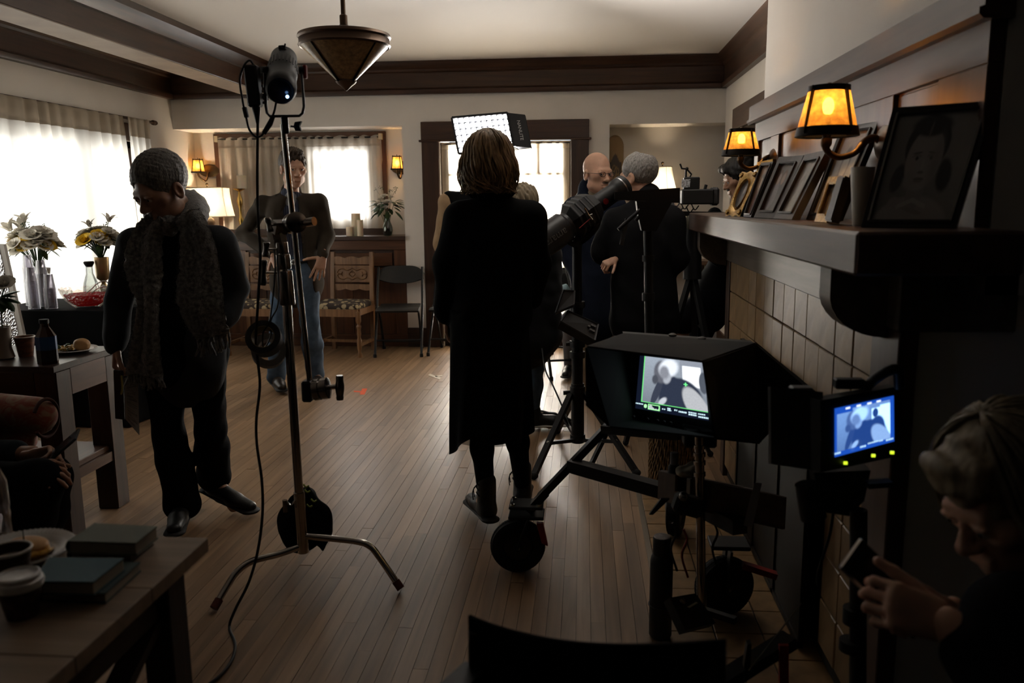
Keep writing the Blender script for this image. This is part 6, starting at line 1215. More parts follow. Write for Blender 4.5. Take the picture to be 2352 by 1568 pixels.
def folding_chair(label):
    t = thing('folding_chair', label, 'chair', (0, 0, 0), 'black folding chairs'); w = .215
    for s in (-1, 1):
        MB().tube([(s*w, -.22, .012), (s*w, .06, .44), (s*w*.98, .24, .80)], .012, 8).build('front_leg', STL, t, 60); MB().tube([(s*(w-.03), .24, .012), (s*(w-.03), .06, .30), (s*(w-.03), -.08, .43)], .011, 8).build('rear_leg', STL, t, 60)
        for p in ((s*w, -.22, .0), (s*(w-.03), .24, .0)): MB().lathe([(.016, 0), (.017, .02), (.013, .035)], p, n=10).build('foot', SOLEK, t, 40)
        MB().cyl((s*(w+.014), .06, .44), (s*(w-.04), .06, .44), .006, n=8).build('pivot', mat('steel_bolt', (.4, .4, .4), .3, 1), t)
    MB().cyl((-w, -.13, .145), (w, -.13, .145), .009, n=8).build('crossbar', STL, t, 40); MB().cyl((-w+.03, .20, .08), (w-.03, .20, .08), .009, n=8).build('crossbar', STL, t, 40)
    G = np.array([[(x*(1-.05*v), -.21+.40*v, .445-.018*math.cos(x*5)*math.sin(PI*v)-.02*(1 if v < .05 else 0)) for x in np.linspace(-.20, .20, 12)] for v in np.linspace(0, 1, 10)]); solid_grid(G, .018).build('seat', PLK, t, 50)
    G = np.array([[(x, .205+.07*v+.05*math.cos(x*6.5)-.03, .645+.165*v*(1-.45*abs(x/.225)**5)+.05*(1-v)*abs(x/.225)**2.2) for x in np.linspace(-.225, .225, 18)] for v in np.linspace(0, 1, 8)]); solid_grid(G, .014).build('backrest', PLK, t, 50)
    return t
f1 = folding_chair('black folding chair standing alone against the white wall strip'); f1.location = (-1.74, 7.66, 0); f1.rotation_euler[2] = .12
copytree(f1, (-1.22, 7.72, 0), -.05, 'black folding chair with legs showing at left of the woman in black')
copytree(f1, (-.20, 7.35, 0), -.35, 'upper black folding chair before the glass door behind the stand'); copytree(f1, (-.10, 6.75, 0), .25, 'nearer black folding chair with pale blue cloth behind the stand')
c = P(1287, 668, 6.6); soft('folded_cloth', [S(c, (.085, .06, .05), None, .02), S(c+V3(.06, 0, -.05), (.07, .06, .05), None, .02), S(c+V3(-.03, -.02, -.07), (.05, .05, .05), None, .02)], .008, cloth('pale_blue_cloth', (.22, .32, .36)), None, folds(.006, 4, 50)); tag(bpy.data.objects['folded_cloth'], 'pale blue cloth heaped on the nearer folding chair', 'cloth')
# tape marks
def floor_poly(mb, pts): mb.prism([Zp(x, y, .0012) for x, y in pts], (0, 0, .0006))
OT = mat('orange_tape', (.75, .10, .02), .6); WT = mat('cream_tape', (.50, .44, .36), .6)
t = thing('tape_mark', 'bright orange T-shaped tape mark on the oak floor', 'tape', Zp(830, 899, 0)); mb = MB(); floor_poly(mb, [(832, 892), (844, 892), (837, 906), (826, 906)]); mb.build('strip', OT, t); mb = MB(); floor_poly(mb, [(812, 897), (830, 898), (829, 901), (813, 900)]); mb.build('strip', OT, t)
t = thing('tape_mark', 'cream V-shaped tape mark on the floor left of the woman in black', 'tape', Zp(1000, 862, 0)); mb = MB(); floor_poly(mb, [(983, 861), (988, 858), (1013, 867), (1009, 871)]); mb.build('strip', WT, t); mb = MB(); floor_poly(mb, [(998, 863), (1016, 861), (1017, 863), (1001, 866)]); mb.build('strip', WT, t)
# ================================================================ LIGHT STANDS, LAMPS, CAMERA, MONITORS
CHR = mat('chrome', (.42, .39, .36), .16, 1.0); DCHR = mat('worn_chrome', (.22, .20, .185), .25, 1.0); BKM = mat('black_metal', (.011, .011, .012), .42, .2); BKP = mat('black_plastic', (.009, .009, .0095), .5); RUB = mat('black_rubber', (.009, .009, .009), .75, bump=.3, bscale=90); CAB = mat('black_cable', (.007, .007, .007), .55); REDP = mat('red_plastic', (.22, .012, .010), .45); GRYP = mat('dark_grey_panel', (.045, .045, .048), .5)
Yc = 2.86
t = thing('light_stand', 'chrome light stand with bent legs and clamped boom rod in the centre', 'light stand', P(697, 1270, Yc)*V3(1, 1, 0))
cb_, c2_, c3_, c4_ = P(697, 1268, Yc), P(668, 760, Yc), P(655, 640, Yc), P(646, 545, Yc)
MB().cyl(cb_, P(687, 1130, Yc), .0205, n=18).build('base_sleeve', CHR, t, 40); MB().cyl(P(687, 1135, Yc), c3_, .0165, n=18).build('pole', CHR, t, 40); MB().cyl(P(657, 660, Yc), c4_, .013, n=16).build('riser', CHR, t, 40)
for a, b, r in ((700, 622, .026), (618, 584, .024), (582, 556, .020)):
    f_ = lambda y: P(655+(y-640)*.10, y, Yc); MB().lathe([(r, 0), (r*1.05, .004), (r*1.05, np.linalg.norm(f_(a)-f_(b))-.004), (r, np.linalg.norm(f_(a)-f_(b)))], f_(a), f_(b)-f_(a), 18).build('collar', DCHR, t, 40)
for (x, y0, y1, xs_) in ((606, 597, 655, 640), (612, 556, 590, 640)):
    p, q = P(x, y0, Yc-.03), P(x-2, y1, Yc-.03); MB().tube(spline([p, p*.8+q*.2, p*.5+q*.5, p*.2+q*.8, q], 12), [.010, .013, .012, .011, .010, .010, .010, .011, .012, .013, .012, .010], 10).build('tee_handle', DCHR, t, 50); MB().cyl((p+q)/2, P(xs_, (y0+y1)/2, Yc), .005, n=8).build('handle_shaft', CHR, t, 40)
for pts, nm in (([(697, 1252, 0), (640, 1272, -.04), (580, 1288, -.09), (545, 1312, -.13), (522, 1345, -.17), (493, 1396, -.235)], 1), ([(697, 1230, 0), (760, 1236, -.0), (820, 1243, .0), (850, 1254, .0), (872, 1280, -.01), (920, 1360, -.045)], 2), ([(692, 1215, .02), (690, 1200, .25), (688, 1200, .40), (687, 1215, .50), (685, 1222, .62)], 3)):
    w = [P(x, y, Yc+d) for x, y, d in pts]; w[-1][2] = max(w[-1][2], .016) if nm < 3 else .016
    lg = MB().tube(spline(w, 36), .0125, 12).build('leg', CHR, t, 60); d = nrm(w[-1]-w[-2]); MB().cyl(w[-1]-d*.03, w[-1]+d*.004, .0155, n=12).build('foot_cap', mat('red_brown_rubber', (.10, .02, .012), .6), lg, 40)
p, q = P(654, 1148, Yc-.03), P(656, 1175, Yc-.03); MB().cyl(p, q, .009, n=10).build('tee_handle', DCHR, t, 40); MB().tube(spline([P(657, 1150, Yc-.03), P(668, 1160, Yc-.03), P(680, 1145, Yc-.01), P(690, 1142, Yc)], 10), .004, 6).build('handle_shaft', CHR, t, 60)
# boom rod with two clamp heads
rod = [P(650, 285, 2.80), P(712, 880, 2.80)]; MB().cyl(rod[0], rod[1], .0095, n=14).build('boom_rod', CHR, t, 40)
def clamp_head(c, ax, r, w): return MB().lathe([(r*.6, -w), (r, -w*.85), (r, -w*.15), (r*.82, -.004), (r*.82, .004), (r, w*.15), (r, w*.85), (r*.6, w)], c, ax, 24)
g1 = clamp_head(P(676, 512, 2.82), V3(.55, -.8, .1), .036, .036).build('clamp_head', DCHR, t, 40); MB().tube([P(692, 512, 2.79), P(700, 511, 2.78), P(704, 511, 2.78), P(722, 508, 2.77)], [.008, .009, .015, .0155], 12).build('handle', DCHR, g1, 50); MB().bar(P(645, 508, 2.84), P(640, 535, 2.85), .05, .03).bar(P(640, 533, 2.85), P(646, 560, 2.86), .032, .032).build('clamp_jaw', DCHR, g1)
p, q = P(614, 500, 2.80), P(622, 533, 2.80); MB().tube(spline([p, (p+q)/2, q], 8), [.010, .012, .010, .009, .009, .010, .012, .010], 10).build('tee_handle', DCHR, g1, 50); MB().cyl((p+q)/2, P(636, 515, 2.83), .005, n=8).build('handle_shaft', CHR, g1, 40)
xr = P(760, 888, 2.78)-P(700, 897, 2.78); g2 = clamp_head(P(738, 893, 2.78), xr, .038, .030).build('clamp_head', DCHR, t, 40); MB().box(P(708, 897, 2.79), (.036, .05, .075), None, .006).build('clamp_jaw', BKM, g2); MB().cyl(P(752, 890, 2.78), P(774, 887, 2.78), .009, n=10).build('handle_shaft', CHR, g2, 40)
p, q = P(780, 862, 2.78), P(781, 918, 2.78); tt = np.linspace(0, 1, 12); MB().tube(np.array([p+(q-p)*u for u in tt]), [.0125, .0135, .013, .014, .0155, .016, .016, .015, .014, .0125, .0135, .012], 14).build('tee_handle', DCHR, g2, 60)
# spotlight on top
t = thing('spotlight', 'black tube spotlight in a yoke on top of the chrome light stand', 'lamp', P(655, 300, 2.80))
a, b = P(645, 208, 2.74), P(652, 136, 3.02); d = nrm(b-a); L = np.linalg.norm(b-a); r = .050
MB().lathe([(r*.55, -.006), (r*.86, -.004), (r, .01), (r, .05), (r*.97, .055), (r*.97, L*.45), (r, L*.47), (r, L*.8), (r*.93, L*.83), (r*.93, L), (r*.85, L), (r*.8, L*.9), (.001, L*.85)], a, d, 36).build('housing', BKP, t, 40)
for k in range(26):
    an_ = k*2*PI/26; x, y, _ = frame_from(d); o = (x*math.cos(an_)+y*math.sin(an_)); MB().bar(a+d*L*.50+o*r*.985, a+d*L*.72+o*r*.985, .0035, .006, o).build('cooling_fin', GRYP, t) if k % 1 == 0 else None
x, y, _ = frame_from(d, (1, 0, 0)); fa = -d
MB().lathe([(r*.84, 0), (r*.3, .004), (.001, .004)], a-d*.004, -d, 30).build('rear_cap', mat('gloss_black', (.006, .006, .007), .15), t, 40)
cen = a-d*.009
for (px, py, rr_) in ((638, 193, .0035), (660, 222, .0055)): q = P(px, py, a[1]-.012); MB().sph(q, (rr_, rr_, rr_), 10, 6).build('status_light', emis('blue_led', (.25, .5, 1.0), 6), t)
MB().box(P(640, 194, a[1]-.012), (.004, .003, .012)).build('display', emis('blue_led', (.25, .5, 1), 6), t)
MB().tube([P(608, 158, 2.85), P(611, 245, 2.78), P(614, 260, 2.78), P(620, 267, 2.78), P(688, 266, 2.78), P(695, 260, 2.78), P(698, 245, 2.78), P(693, 160, 2.85)], .0045, 8, flat=2.0, up=(0, 1, 0)).build('yoke', BKM, t, 60)
for px in (608, 694): MB().cyl(P(px-5, 162, 2.85), P(px+6, 162, 2.85), .014, n=14).build('knob', BKP, t, 40)
MB().box(P(701, 165, 2.85), (.012, .02, .045), None, .003).build('knob', REDP, t); MB().cyl(P(653, 266, 2.78), P(656, 305, 2.80), .012, n=14).build('receiver', BKM, t, 40); MB().bar(P(668, 290, 2.79), P(677, 291, 2.79), .006, .006).prism([P(677, 280, 2.79), P(692, 278, 2.79), P(687, 289, 2.79), P(692, 301, 2.79), P(678, 300, 2.79), P(674, 290, 2.79)], (0, .012, 0)).build('locking_lever', BKP, t)
MB().box(P(648, 112, 2.98), (.022, .02, .022), None, .003).cyl(P(642, 108, 2.97), P(656, 116, 2.97), .006, n=8).cyl(P(652, 118, 2.97), P(655, 100, 2.97), .003, n=6).build('top_clamp', BKP, t, 40)
def spot(name, loc, target, power, cone, parent, col=(1, .97, .93)):
    d_ = bpy.data.lights.new(name, 'SPOT'); d_.energy = power; d_.spot_size = math.radians(cone); d_.spot_blend = 1.0; d_.shadow_soft_size = .04; d_.color = col; o_ = bpy.data.objects.new(name, d_); COL.objects.link(o_); o_.parent = parent; o_.location = np.asarray(loc)-ORG[parent.name]; o_.rotation_euler = (Vector(target)-Vector(loc)).to_track_quat('-Z', 'Y').to_euler()
spot('spotlight_beam', b+d*.02, b+V3(.55, .78, .40), 1100, 34, t)
t = thing('power_supply', 'black power brick hanging beside the spotlight with looped cables', 'power supply', P(582, 200, 2.80)); MB().bar(P(577, 150, 2.80), P(588, 246, 2.80), .045, .04, (0, 1, 0), .006).build('brick', BKP, t); MB().tube([P(588, 244, 2.80), P(590, 262, 2.80), P(592, 285, 2.80)], [.016, .011, .005], 10).build('plug', BKP, t, 50)
for k in range(6): MB().bar(P(601+k*.9, 168+k*13, 2.79), P(601+k*.9, 174+k*13, 2.79), .006, .006).build('vent', GRYP, t)
for k in range(2): MB().bar(P(600, 160+k*62, 2.82), P(614, 162+k*62, 2.84), .012, .02).build('clamp_bar', BKP, t)
MB().tube(spline([P(582, 148, 2.80), P(573, 139, 2.79), P(560, 152, 2.78), P(551, 185, 2.78), P(558, 236, 2.78), P(564, 262, 2.78), P(572, 296, 2.78), P(588, 314, 2.78), P(602, 310, 2.78), P(612, 292, 2.78), P(628, 262, 2.77), P(635, 232, 2.76)], 60), .0036, 8).build('cable', CAB, t, 60); MB().bar(P(561, 246, 2.78), P(567, 270, 2.78), .014, .014, b=.002).build('ferrite', BKP, t); MB().tube([P(628, 266, 2.77), P(620, 284, 2.77), P(606, 306, 2.77)], [.007, .010, .008], 8).build('connector', BKP, t, 50)
t = thing('power_cable', 'long black cable running down from the power brick to the floor', 'cable', P(545, 1480, 2.5)*V3(1, 1, 0))
pc_ = [P(592, 285, 2.80), P(591, 420, 2.77), P(594, 520, 2.74), P(598, 590, 2.73), P(592, 700, 2.72), P(588, 790, 2.72), P(597, 880, 2.70), P(589, 960, 2.69), P(590, 1020, 2.67), P(601, 1100, 2.64), P(603, 1175, 2.62), P(593, 1260, 2.60), P(572, 1335, 2.57), P(540, 1400, 2.53)]
gd = [(527, 1440), (540, 1480), (530, 1520), (495, 1560), (440, 1590), (380, 1605), (300, 1640)]; pc_ += [Zp(x, y, .006) for x, y in gd]
MB().tube(spline(pc_, 150), .0050, 8).build('cable', CAB, t, 60); MB().tube(spline([Zp(385, 1590, .006), Zp(392, 1530, .03), Zp(410, 1565, .006), Zp(440, 1600, .006)], 20), .005, 8).build('loose_loop', CAB, t, 60)
# tape rolls on a cord
def tape_roll(label, px, py, Y, R, w, ax, m, core):
    c = P(px, py, Y); t = thing('tape_roll', label, 'tape', c, 'tape rolls hung on the light stand'); MB().lathe([(R*.66, -w/2), (R, -w/2), (R, w/2), (R*.66, w/2)], c, ax, 48, capb=False, capt=False).build('tape', m, t, 40); MB().lathe([(R*.66, -w/2), (R*.62, -w/2), (R*.62, w/2), (R*.66, w/2)], c, ax, 48, capb=False, capt=False).build('core', core, t, 40)
tape_roll('black gaffer tape roll with tan core hanging from a cord', 607, 778, 2.74, .060, .050, V3(.15, -.85, .45), mat('gaffer_black', (.012, .012, .013), .6, bump=.3, bscale=300), mat('card_core', (.24, .19, .10), .8)); tape_roll('grey cloth tape roll hanging below the black tape roll', 617, 806, 2.82, .060, .050, V3(.35, -.85, .35), mat('grey_cloth_tape', (.16, .155, .15), .7), mat('grey_core', (.30, .28, .27), .7))
t = thing('cord', 'thin black cord holding the tape rolls on the light stand', 'cord', P(630, 660, 2.8)); MB().tube(spline([P(630, 572, 2.80), P(632, 620, 2.76), P(626, 690, 2.75), P(618, 740, 2.74), P(604, 765, 2.735), P(606, 800, 2.76), P(622, 770, 2.75), P(622, 735, 2.75), P(640, 690, 2.77), P(636, 575, 2.80)], 50), .0028, 6).build('cord', CAB, t, 60)
t = thing('sandbag', 'black cloth sandbag with yellow-green tie slung on the chrome stand leg', 'sandbag', P(700, 1200, Yc+.1))
soft('bag', [C(P(690, 1150, Yc+.12), P(690, 1220, Yc+.10), .040, .075, .03), C(P(708, 1140, Yc+.12), P(722, 1215, Yc+.12), .030, .060, .03), S(P(690, 1205, Yc+.11), (.085, .06, .085), None, .03), S(P(728, 1200, Yc+.11), (.055, .045, .08), None, .03), C(P(735, 1225, Yc+.12), P(741, 1262, Yc+.12), .040, .012, .02), C(P(708, 1140, Yc+.1), P(708, 1120, Yc+.1), .02, .010, .02)], .006, BLK, t, folds(.005, 7, 45))
for p in ((700, 1124), (715, 1146), (705, 1158), (697, 1112)): MB().tube(spline([P(p[0], p[1], Yc+.04), P(p[0]+6, p[1]+6, Yc+.03), P(p[0]+12, p[1]+3, Yc+.04)], 6), .0035, 6).build('tie', mat('lime_cord', (.22, .26, .04), .7), t, 60)
# ---- bright softbox panel by the door
t = thing('led_panel', 'bright white softbox panel with egg-crate grid near the glass door', 'lamp', P(1115, 600, 6.45)*V3(1, 1, 0))
Yp = 6.35; TL, TR, BR, BL = P(1038, 270, Yp+.12), P(1165, 259, Yp), P(1180, 336, Yp-.05), P(1054, 353, Yp+.07); up = nrm((TL+TR)/2-(BL+BR)/2); rt = nrm(TR-TL); nn_ = np.cross(rt, up); nn_ = nn_ if nn_[1] < 0 else -nn_; bk = -nn_*.10
LEDM = emis('led_white', (1.0, .98, .96), 48)
MB().quad(TL+bk*.6, BL+bk*.6, BR+bk*.6, TR+bk*.6).build('diffuser', LEDM, t)
SFB = mat('softbox_cloth', (.010, .010, .012), .55); EGG = mat('eggcrate_cloth', (.10, .10, .12), .8)
for a, b, o in ((TL, TR, up), (BL, BR, -up), (TL, BL, -rt)): MB().prism([a-o*0, b, b+bk, a+bk], o*.008).build('side', SFB, t)
sR = MB().prism([TR, BR, BR+bk+rt*.10, TR+bk+rt*.10], rt*.006).build('side', SFB, t); MB().prism([TL+bk, TR+bk+rt*.1, BR+bk+rt*.1, BL+bk], bk*.3).build('back', SFB, t)
for k in range(1, 10): a, b = TL+(TR-TL)*k/10, BL+(BR-BL)*k/10; MB().bar(a+bk*.22, b+bk*.22, .0045, .040, nn_).build('grid_strip', EGG, t)
for k in range(1, 6): a, b = TL+(BL-TL)*k/6, TR+(BR-TR)*k/6; MB().bar(a+bk*.22, b+bk*.22, .0045, .040, nn_).build('grid_strip', EGG, t)
for a, b in ((TL, TR), (BL, BR), (TL, BL), (TR, BR)): MB().bar(a, b, .016, .012, nn_).build('edge_band', SFB, t)
sn = nrm(np.cross(BR-TR, (TR+bk+rt*.1)-TR)); sn = sn if sn[1] < 0 else -sn; ctr = (TR+BR)/2+(bk+rt*.10)*.5+rt*.007+sn*.004
lettering('lettering', 'NANLITE', ctr, -(up), (bk+rt*.1), .038, mat('print_white', (.55, .55, .55), .6, emit=(1, 1, 1), estr=.0), t)
MB().cyl(((TL+BR)/2+bk*1.3)*V3(1, 1, 0)+V3(.03, .1, 0), (TL+BR)/2+bk*1.3+V3(.03, .1, 0), .016, n=14).build('stand_pole', BKM, t, 40)
for k in range(3): a = k*2*PI/3+.5; pb = ((TL+BR)/2+bk*1.3)*V3(1, 1, 0)+V3(.03, .1, 0); MB().cyl(pb+V3(0, 0, .35), pb+V3(.38*math.cos(a), .38*math.sin(a), .012), .010, n=10).build('stand_leg', BKM, t, 40)
# ---- heavy black tripod with long spotlight and control boxes
Yt = 4.45
t = thing('light_tripod', 'heavy black tripod stand with braces carrying the long spotlight and control boxes', 'light stand', P(1327, 1030, Yt)*V3(1, 1, 0)); f_ = lambda y: P(1326+(y-800)*.004, y, Yt)
MB().cyl(f_(1015), f_(880), .036, n=18).build('pole', BKM, t, 40); MB().cyl(f_(885), f_(700), .031, n=18).build('pole', BKM, t, 40); MB().cyl(f_(705), f_(545), .026, n=18).build('pole', BKM, t, 40)
for y in (815, 790, 895, 1005, 700): MB().cyl(f_(y+6), f_(y-8), .042, n=18).build('collar', BKP, t, 40)
MB().cyl(P(1300, 790, Yt), P(1322, 790, Yt), .012, n=10).build('knob', BKP, t, 40); MB().cyl(P(1294, 902, Yt), P(1318, 900, Yt), .012, n=10).build('knob', BKP, t, 40)
for top, ft, dy in (((1312, 902), (1226, 1092), -.28), ((1342, 902), (1462, 1085), -.24), ((1322, 902), (1280, 1010), .5)):
    a = P(*top, Yt); b = P(ft[0], ft[1], Yt+dy) if dy > 0 else Zp(ft[0], ft[1], .02)
    if dy > 0: b[2] = .02
    MB().bar(a, b, .030, .024).build('leg', BKM, t); MB().bar(P(1327, 1010, Yt), a*.38+b*.62, .022, .018).build('brace', BKM, t); MB().sph(a*.38+b*.62, .014, 10, 6).build('pivot', DCHR, t, 60); MB().sph(b, (.024, .024, .02), 10, 6).build('foot', RUB, t, 60)
MB().tube(spline([P(1245, 800, Yt+.4), P(1253, 850, Yt+.3), P(1270, 885, Yt+.2), P(1290, 930, Yt+.1), P(1305, 965, Yt), P(1318, 985, Yt)], 30), .005, 6).build('cable', CAB, t, 60)
t = thing('long_spotlight', 'long black spotlight with snoot and red accents tilted up on the tripod', 'lamp', P(1340, 520, Yt))
a, b = P(1232, 566, Yt-.12), P(1436, 424, Yt+.14); d = nrm(b-a); L = np.linalg.norm(b-a)
MB().lathe([(.001, 0), (.078, .002), (.084, .01), (.084, L*.30), (.070, L*.325), (.070, L*.35)], a, d, 40).build('barrel', mat('satin_black', (.022, .021, .021), .38), t, 35)
MB().lathe([(.072, L*.35), (.098, L*.40), (.102, L*.58), (.080, L*.64), (.066, L*.66)], a, d, 8, up=(0, 1, 0)).build('lamp_body', BKP, t, 20)
MB().lathe([(.052, L*.64), (.050, L*.86), (.054, L*.88), (.060, L*.90), (.060, L*.975), (.056, L), (.046, L), (.04, L*.95), (.001, L*.93)], a, d, 36).build('snoot', BKP, t, 35); MB().lathe([(.0605, L*.945), (.061, L*.955)], a, d, 36, capb=False, capt=False).build('ring_mark', mat('ring_silver', (.35, .35, .36), .3, 1), t, 60)
x, y, _ = frame_from(d, (0, -1, 0)); fr_ = nrm(np.cross(d, V3(0, 0, 1))); fr_ = fr_ if fr_[1] < 0 else -fr_
MB().lathe([(.0, 0), (.016, .0), (.016, .006)], a+d*L*.72+fr_*.048, fr_, 18).build('red_button', REDP, t, 40)
MB().tube([P(1343, 478, Yt-.12), P(1352, 494, Yt-.12), P(1361, 505, Yt-.12)], .006, 8).cyl(P(1352, 496, Yt-.12), P(1361, 492, Yt-.12), .005, n=8).build('lever', CHR, t, 60); MB().cyl(P(1331, 524, Yt-.12), P(1356, 502, Yt-.12), .0032, n=6).build('red_rod', REDP, t, 60)
for k in range(4): q = a+d*L*(.40+.05*k); MB().lathe([(.100, 0), (.105, .003), (.105, .010), (.100, .013)], q, d, 8, up=(0, 1, 0), capb=False, capt=False).build('cooling_rib', GRYP, t, 20)
MB().tube(spline([P(1318, 500, Yt+.02), P(1300, 545, Yt-.09), P(1325, 560, Yt-.02), P(1370, 520, Yt-.02), P(1372, 470, Yt+.05)], 24), .008, 8, flat=2).build('yoke', BKM, t, 60); MB().cyl(P(1326, 555, Yt), P(1330, 500, Yt+.03), .018, n=12).build('yoke_post', BKM, t, 40)
spot('long_spotlight_beam', b+d*.02, b+d+V3(0, 0, .10), 120, 36, t)
lettering('lettering', 'amaran', a+d*L*.115+fr_*.0846+V3(0, 0, .004), -d, -np.cross(fr_, -d)*-1, .058, mat('print_grey', (.16, .16, .16), .5), t, .0012)
def gearbox(label, pts, Y, dep, m, knobs=()):
    q = [P(x, y, Y+dy) for x, y, dy in pts]; t = thing('control_box', label, 'control box', sum(q)/4); nn2 = nrm(np.cross(q[1]-q[0], q[3]-q[0])); nn2 = nn2 if nn2[1] > 0 else -nn2
    MB().prism(q, nn2*dep).build('case', m, t); c = sum(q)/4
    for k in range(4): e0, e1 = q[k], q[(k+1) % 4]; MB().bar(e0-nn2*.002, e1-nn2*.002, .008, .006).build('edge', GRYP, t)
    for u, v in knobs: p = (q[0]*(1-u)+q[1]*u)*(1-v)+(q[3]*(1-u)+q[2]*u)*v; MB().cyl(p, p-nn2*.012, .008, n=10).build('knob', mat('grey_key', (.10, .10, .10), .4), t, 40)
    return t
gearbox('grey flat control box tilted on the tripod below the folding chairs', [(1294, 666, 0), (1320, 668, .0), (1318, 700, -.05), (1276, 718, -.05)], Yt-.06, .04, GRYP)
gearbox('black control box with buttons tilted on the tripod pole', [(1305, 714, 0), (1374, 745, .0), (1366, 782, -.10), (1288, 738, -.10)], Yt-.08, .05, BKP, [(.82, .3), (.9, .3), (.82, .6), (.9, .6), (.74, .45)])
# ---- second stand with flat plate, in front of the camera
Yq = 4.45; t = thing('plate_stand', 'black stand with a long flat plate on top in front of the camera', 'stand', P(1490, 900, Yq)*V3(1, 1, 0))
MB().prism([P(1412, 441, Yq-.04), P(1562, 431, Yq-.04), P(1562, 466, Yq-.04), P(1412, 458, Yq-.04)], (0, .20, 0)).build('plate', BKM, t); MB().prism([P(1462, 462, Yq-.06), P(1545, 462, Yq-.06), P(1528, 492, Yq-.06), P(1508, 530, Yq-.06), P(1474, 530, Yq-.06), P(1466, 495, Yq-.06)], (0, .12, 0)).build('head', BKM, t)
g_ = lambda y: P(1489+(y-600)*.006, y, Yq); bt_ = g_(1050); bt_[2] = .30
MB().cyl(bt_, g_(530), .025, n=16).build('pole', BKM, t, 40); MB().cyl(g_(690), g_(672), .034, n=16).build('collar', BKP, t, 40); MB().cyl(g_(600), g_(586), .032, n=16).build('collar', BKP, t, 40)
for an_ in (.3, 1.9, 3.6): MB().bar(bt_+V3(0, 0, .38), V3(bt_[0]+.36*math.cos(an_), bt_[1]+.30*math.sin(an_), .012), .026, .02).build('leg', BKM, t); MB().sph(V3(bt_[0]+.36*math.cos(an_), bt_[1]+.30*math.sin(an_), .016), .018, 8, 6).build('foot', RUB, t, 60)
MB().cyl(P(1420, 527, Yq-.10), P(1470, 482, Yq-.08), .010, n=10).build('pan_handle', BKP, t, 40); MB().bar(P(1427, 562, Yq-.1), P(1440, 502, Yq-.08), .010, .022).build('arm', GRYP, t); MB().cyl(P(1460, 507, Yq-.1), P(1468, 497, Yq-.1), .010, n=10).build('knob', BKP, t, 40)
# ---- cinema camera
Yk = 5.48; t = thing('cinema_camera', 'black cinema camera with small monitor and matte flap beside the mantel', 'camera', P(1590, 700, Yk)*V3(1, 1, 0))
MB().box(P(1598, 452, Yk), (.20, .22, .095), None, .008).build('body', BKP, t); MB().box(P(1640, 451, Yk), (.055, .10, .115), None, .014).build('battery', GRYP, t); MB().box(P(1622, 446, Yk-.02), (.05, .06, .055), None, .008).build('battery_plate', BKP, t)
m_ = MB().box(P(1588, 421, Yk-.02), (.10, .055, .080), None, .006).build('monitor', BKP, t); tag_ = [P(1566, 412, Yk-.055), P(1586, 411, Yk-.055), P(1584, 430, Yk-.055), P(1565, 430, Yk-.055)]; MB().prism(tag_, (0, .004, 0)).build('label_plate', mat('camera_label', (.42, .44, .46), .4, var=.9, vscale=90), m_)
MB().tube([P(1562, 376, Yk), P(1566, 387, Yk), P(1577, 388, Yk), P(1588, 400, Yk), P(1584, 408, Yk)], .006, 8).build('articulating_arm', BKM, t, 60); MB().cyl(P(1575, 410, Yk), P(1576, 388, Yk), .007, n=8).sph(P(1578, 387, Yk), .010, 8, 6).build('articulating_arm', BKM, t, 60); MB().cyl(P(1622, 424, Yk), P(1618, 438, Yk), .010, n=8).build('handle', BKM, t, 40)
for k, (x, y) in enumerate(((1552, 470), (1560, 480), (1572, 474), (1584, 482), (1596, 476))): MB().tube(spline([P(x-8, y-8, Yk-.05), P(x, y+6, Yk-.06), P(x+9, y-4, Yk-.05)], 8), .004, 6).build('cable', CAB, t, 60)
MB().lathe([(.030, 0), (.048, .01), (.048, .05), (.03, .06)], P(1592, 512, Yk-.1), V3(-.3, -.9, .1), 24).build('follow_focus', mat('dull_olive_ring', (.05, .045, .03), .4), t, 40); MB().prism([P(1534, 462, Yk-.1), P(1548, 462, Yk-.1), P(1556, 545, Yk-.1), P(1552, 552, Yk-.1)], (0, .02, 0)).build('side_flap', mat('grey_flap', (.10, .10, .105), .7), t)
MB().bar(P(1545, 490, Yk), P(1660, 492, Yk), .10, .03).build('base_plate', BKM, t); MB().box(P(1560, 485, Yk-.06), (.03, .02, .012)).build('rod_clamp', mat('brass_clamp', (.30, .26, .16), .4, .5), t); MB().cyl(P(1590, 500, Yk), P(1590, 640, Yk), .06, n=16).build('tripod_head', BKM, t, 40)
for dx, dy in ((-.28, -.20), (.10, .30), (.18, -.30)): b = P(1590, 620, Yk); MB().bar(b, V3(b[0]+dx, b[1]+dy, .012), .035, .03).build('leg', BKM, t)
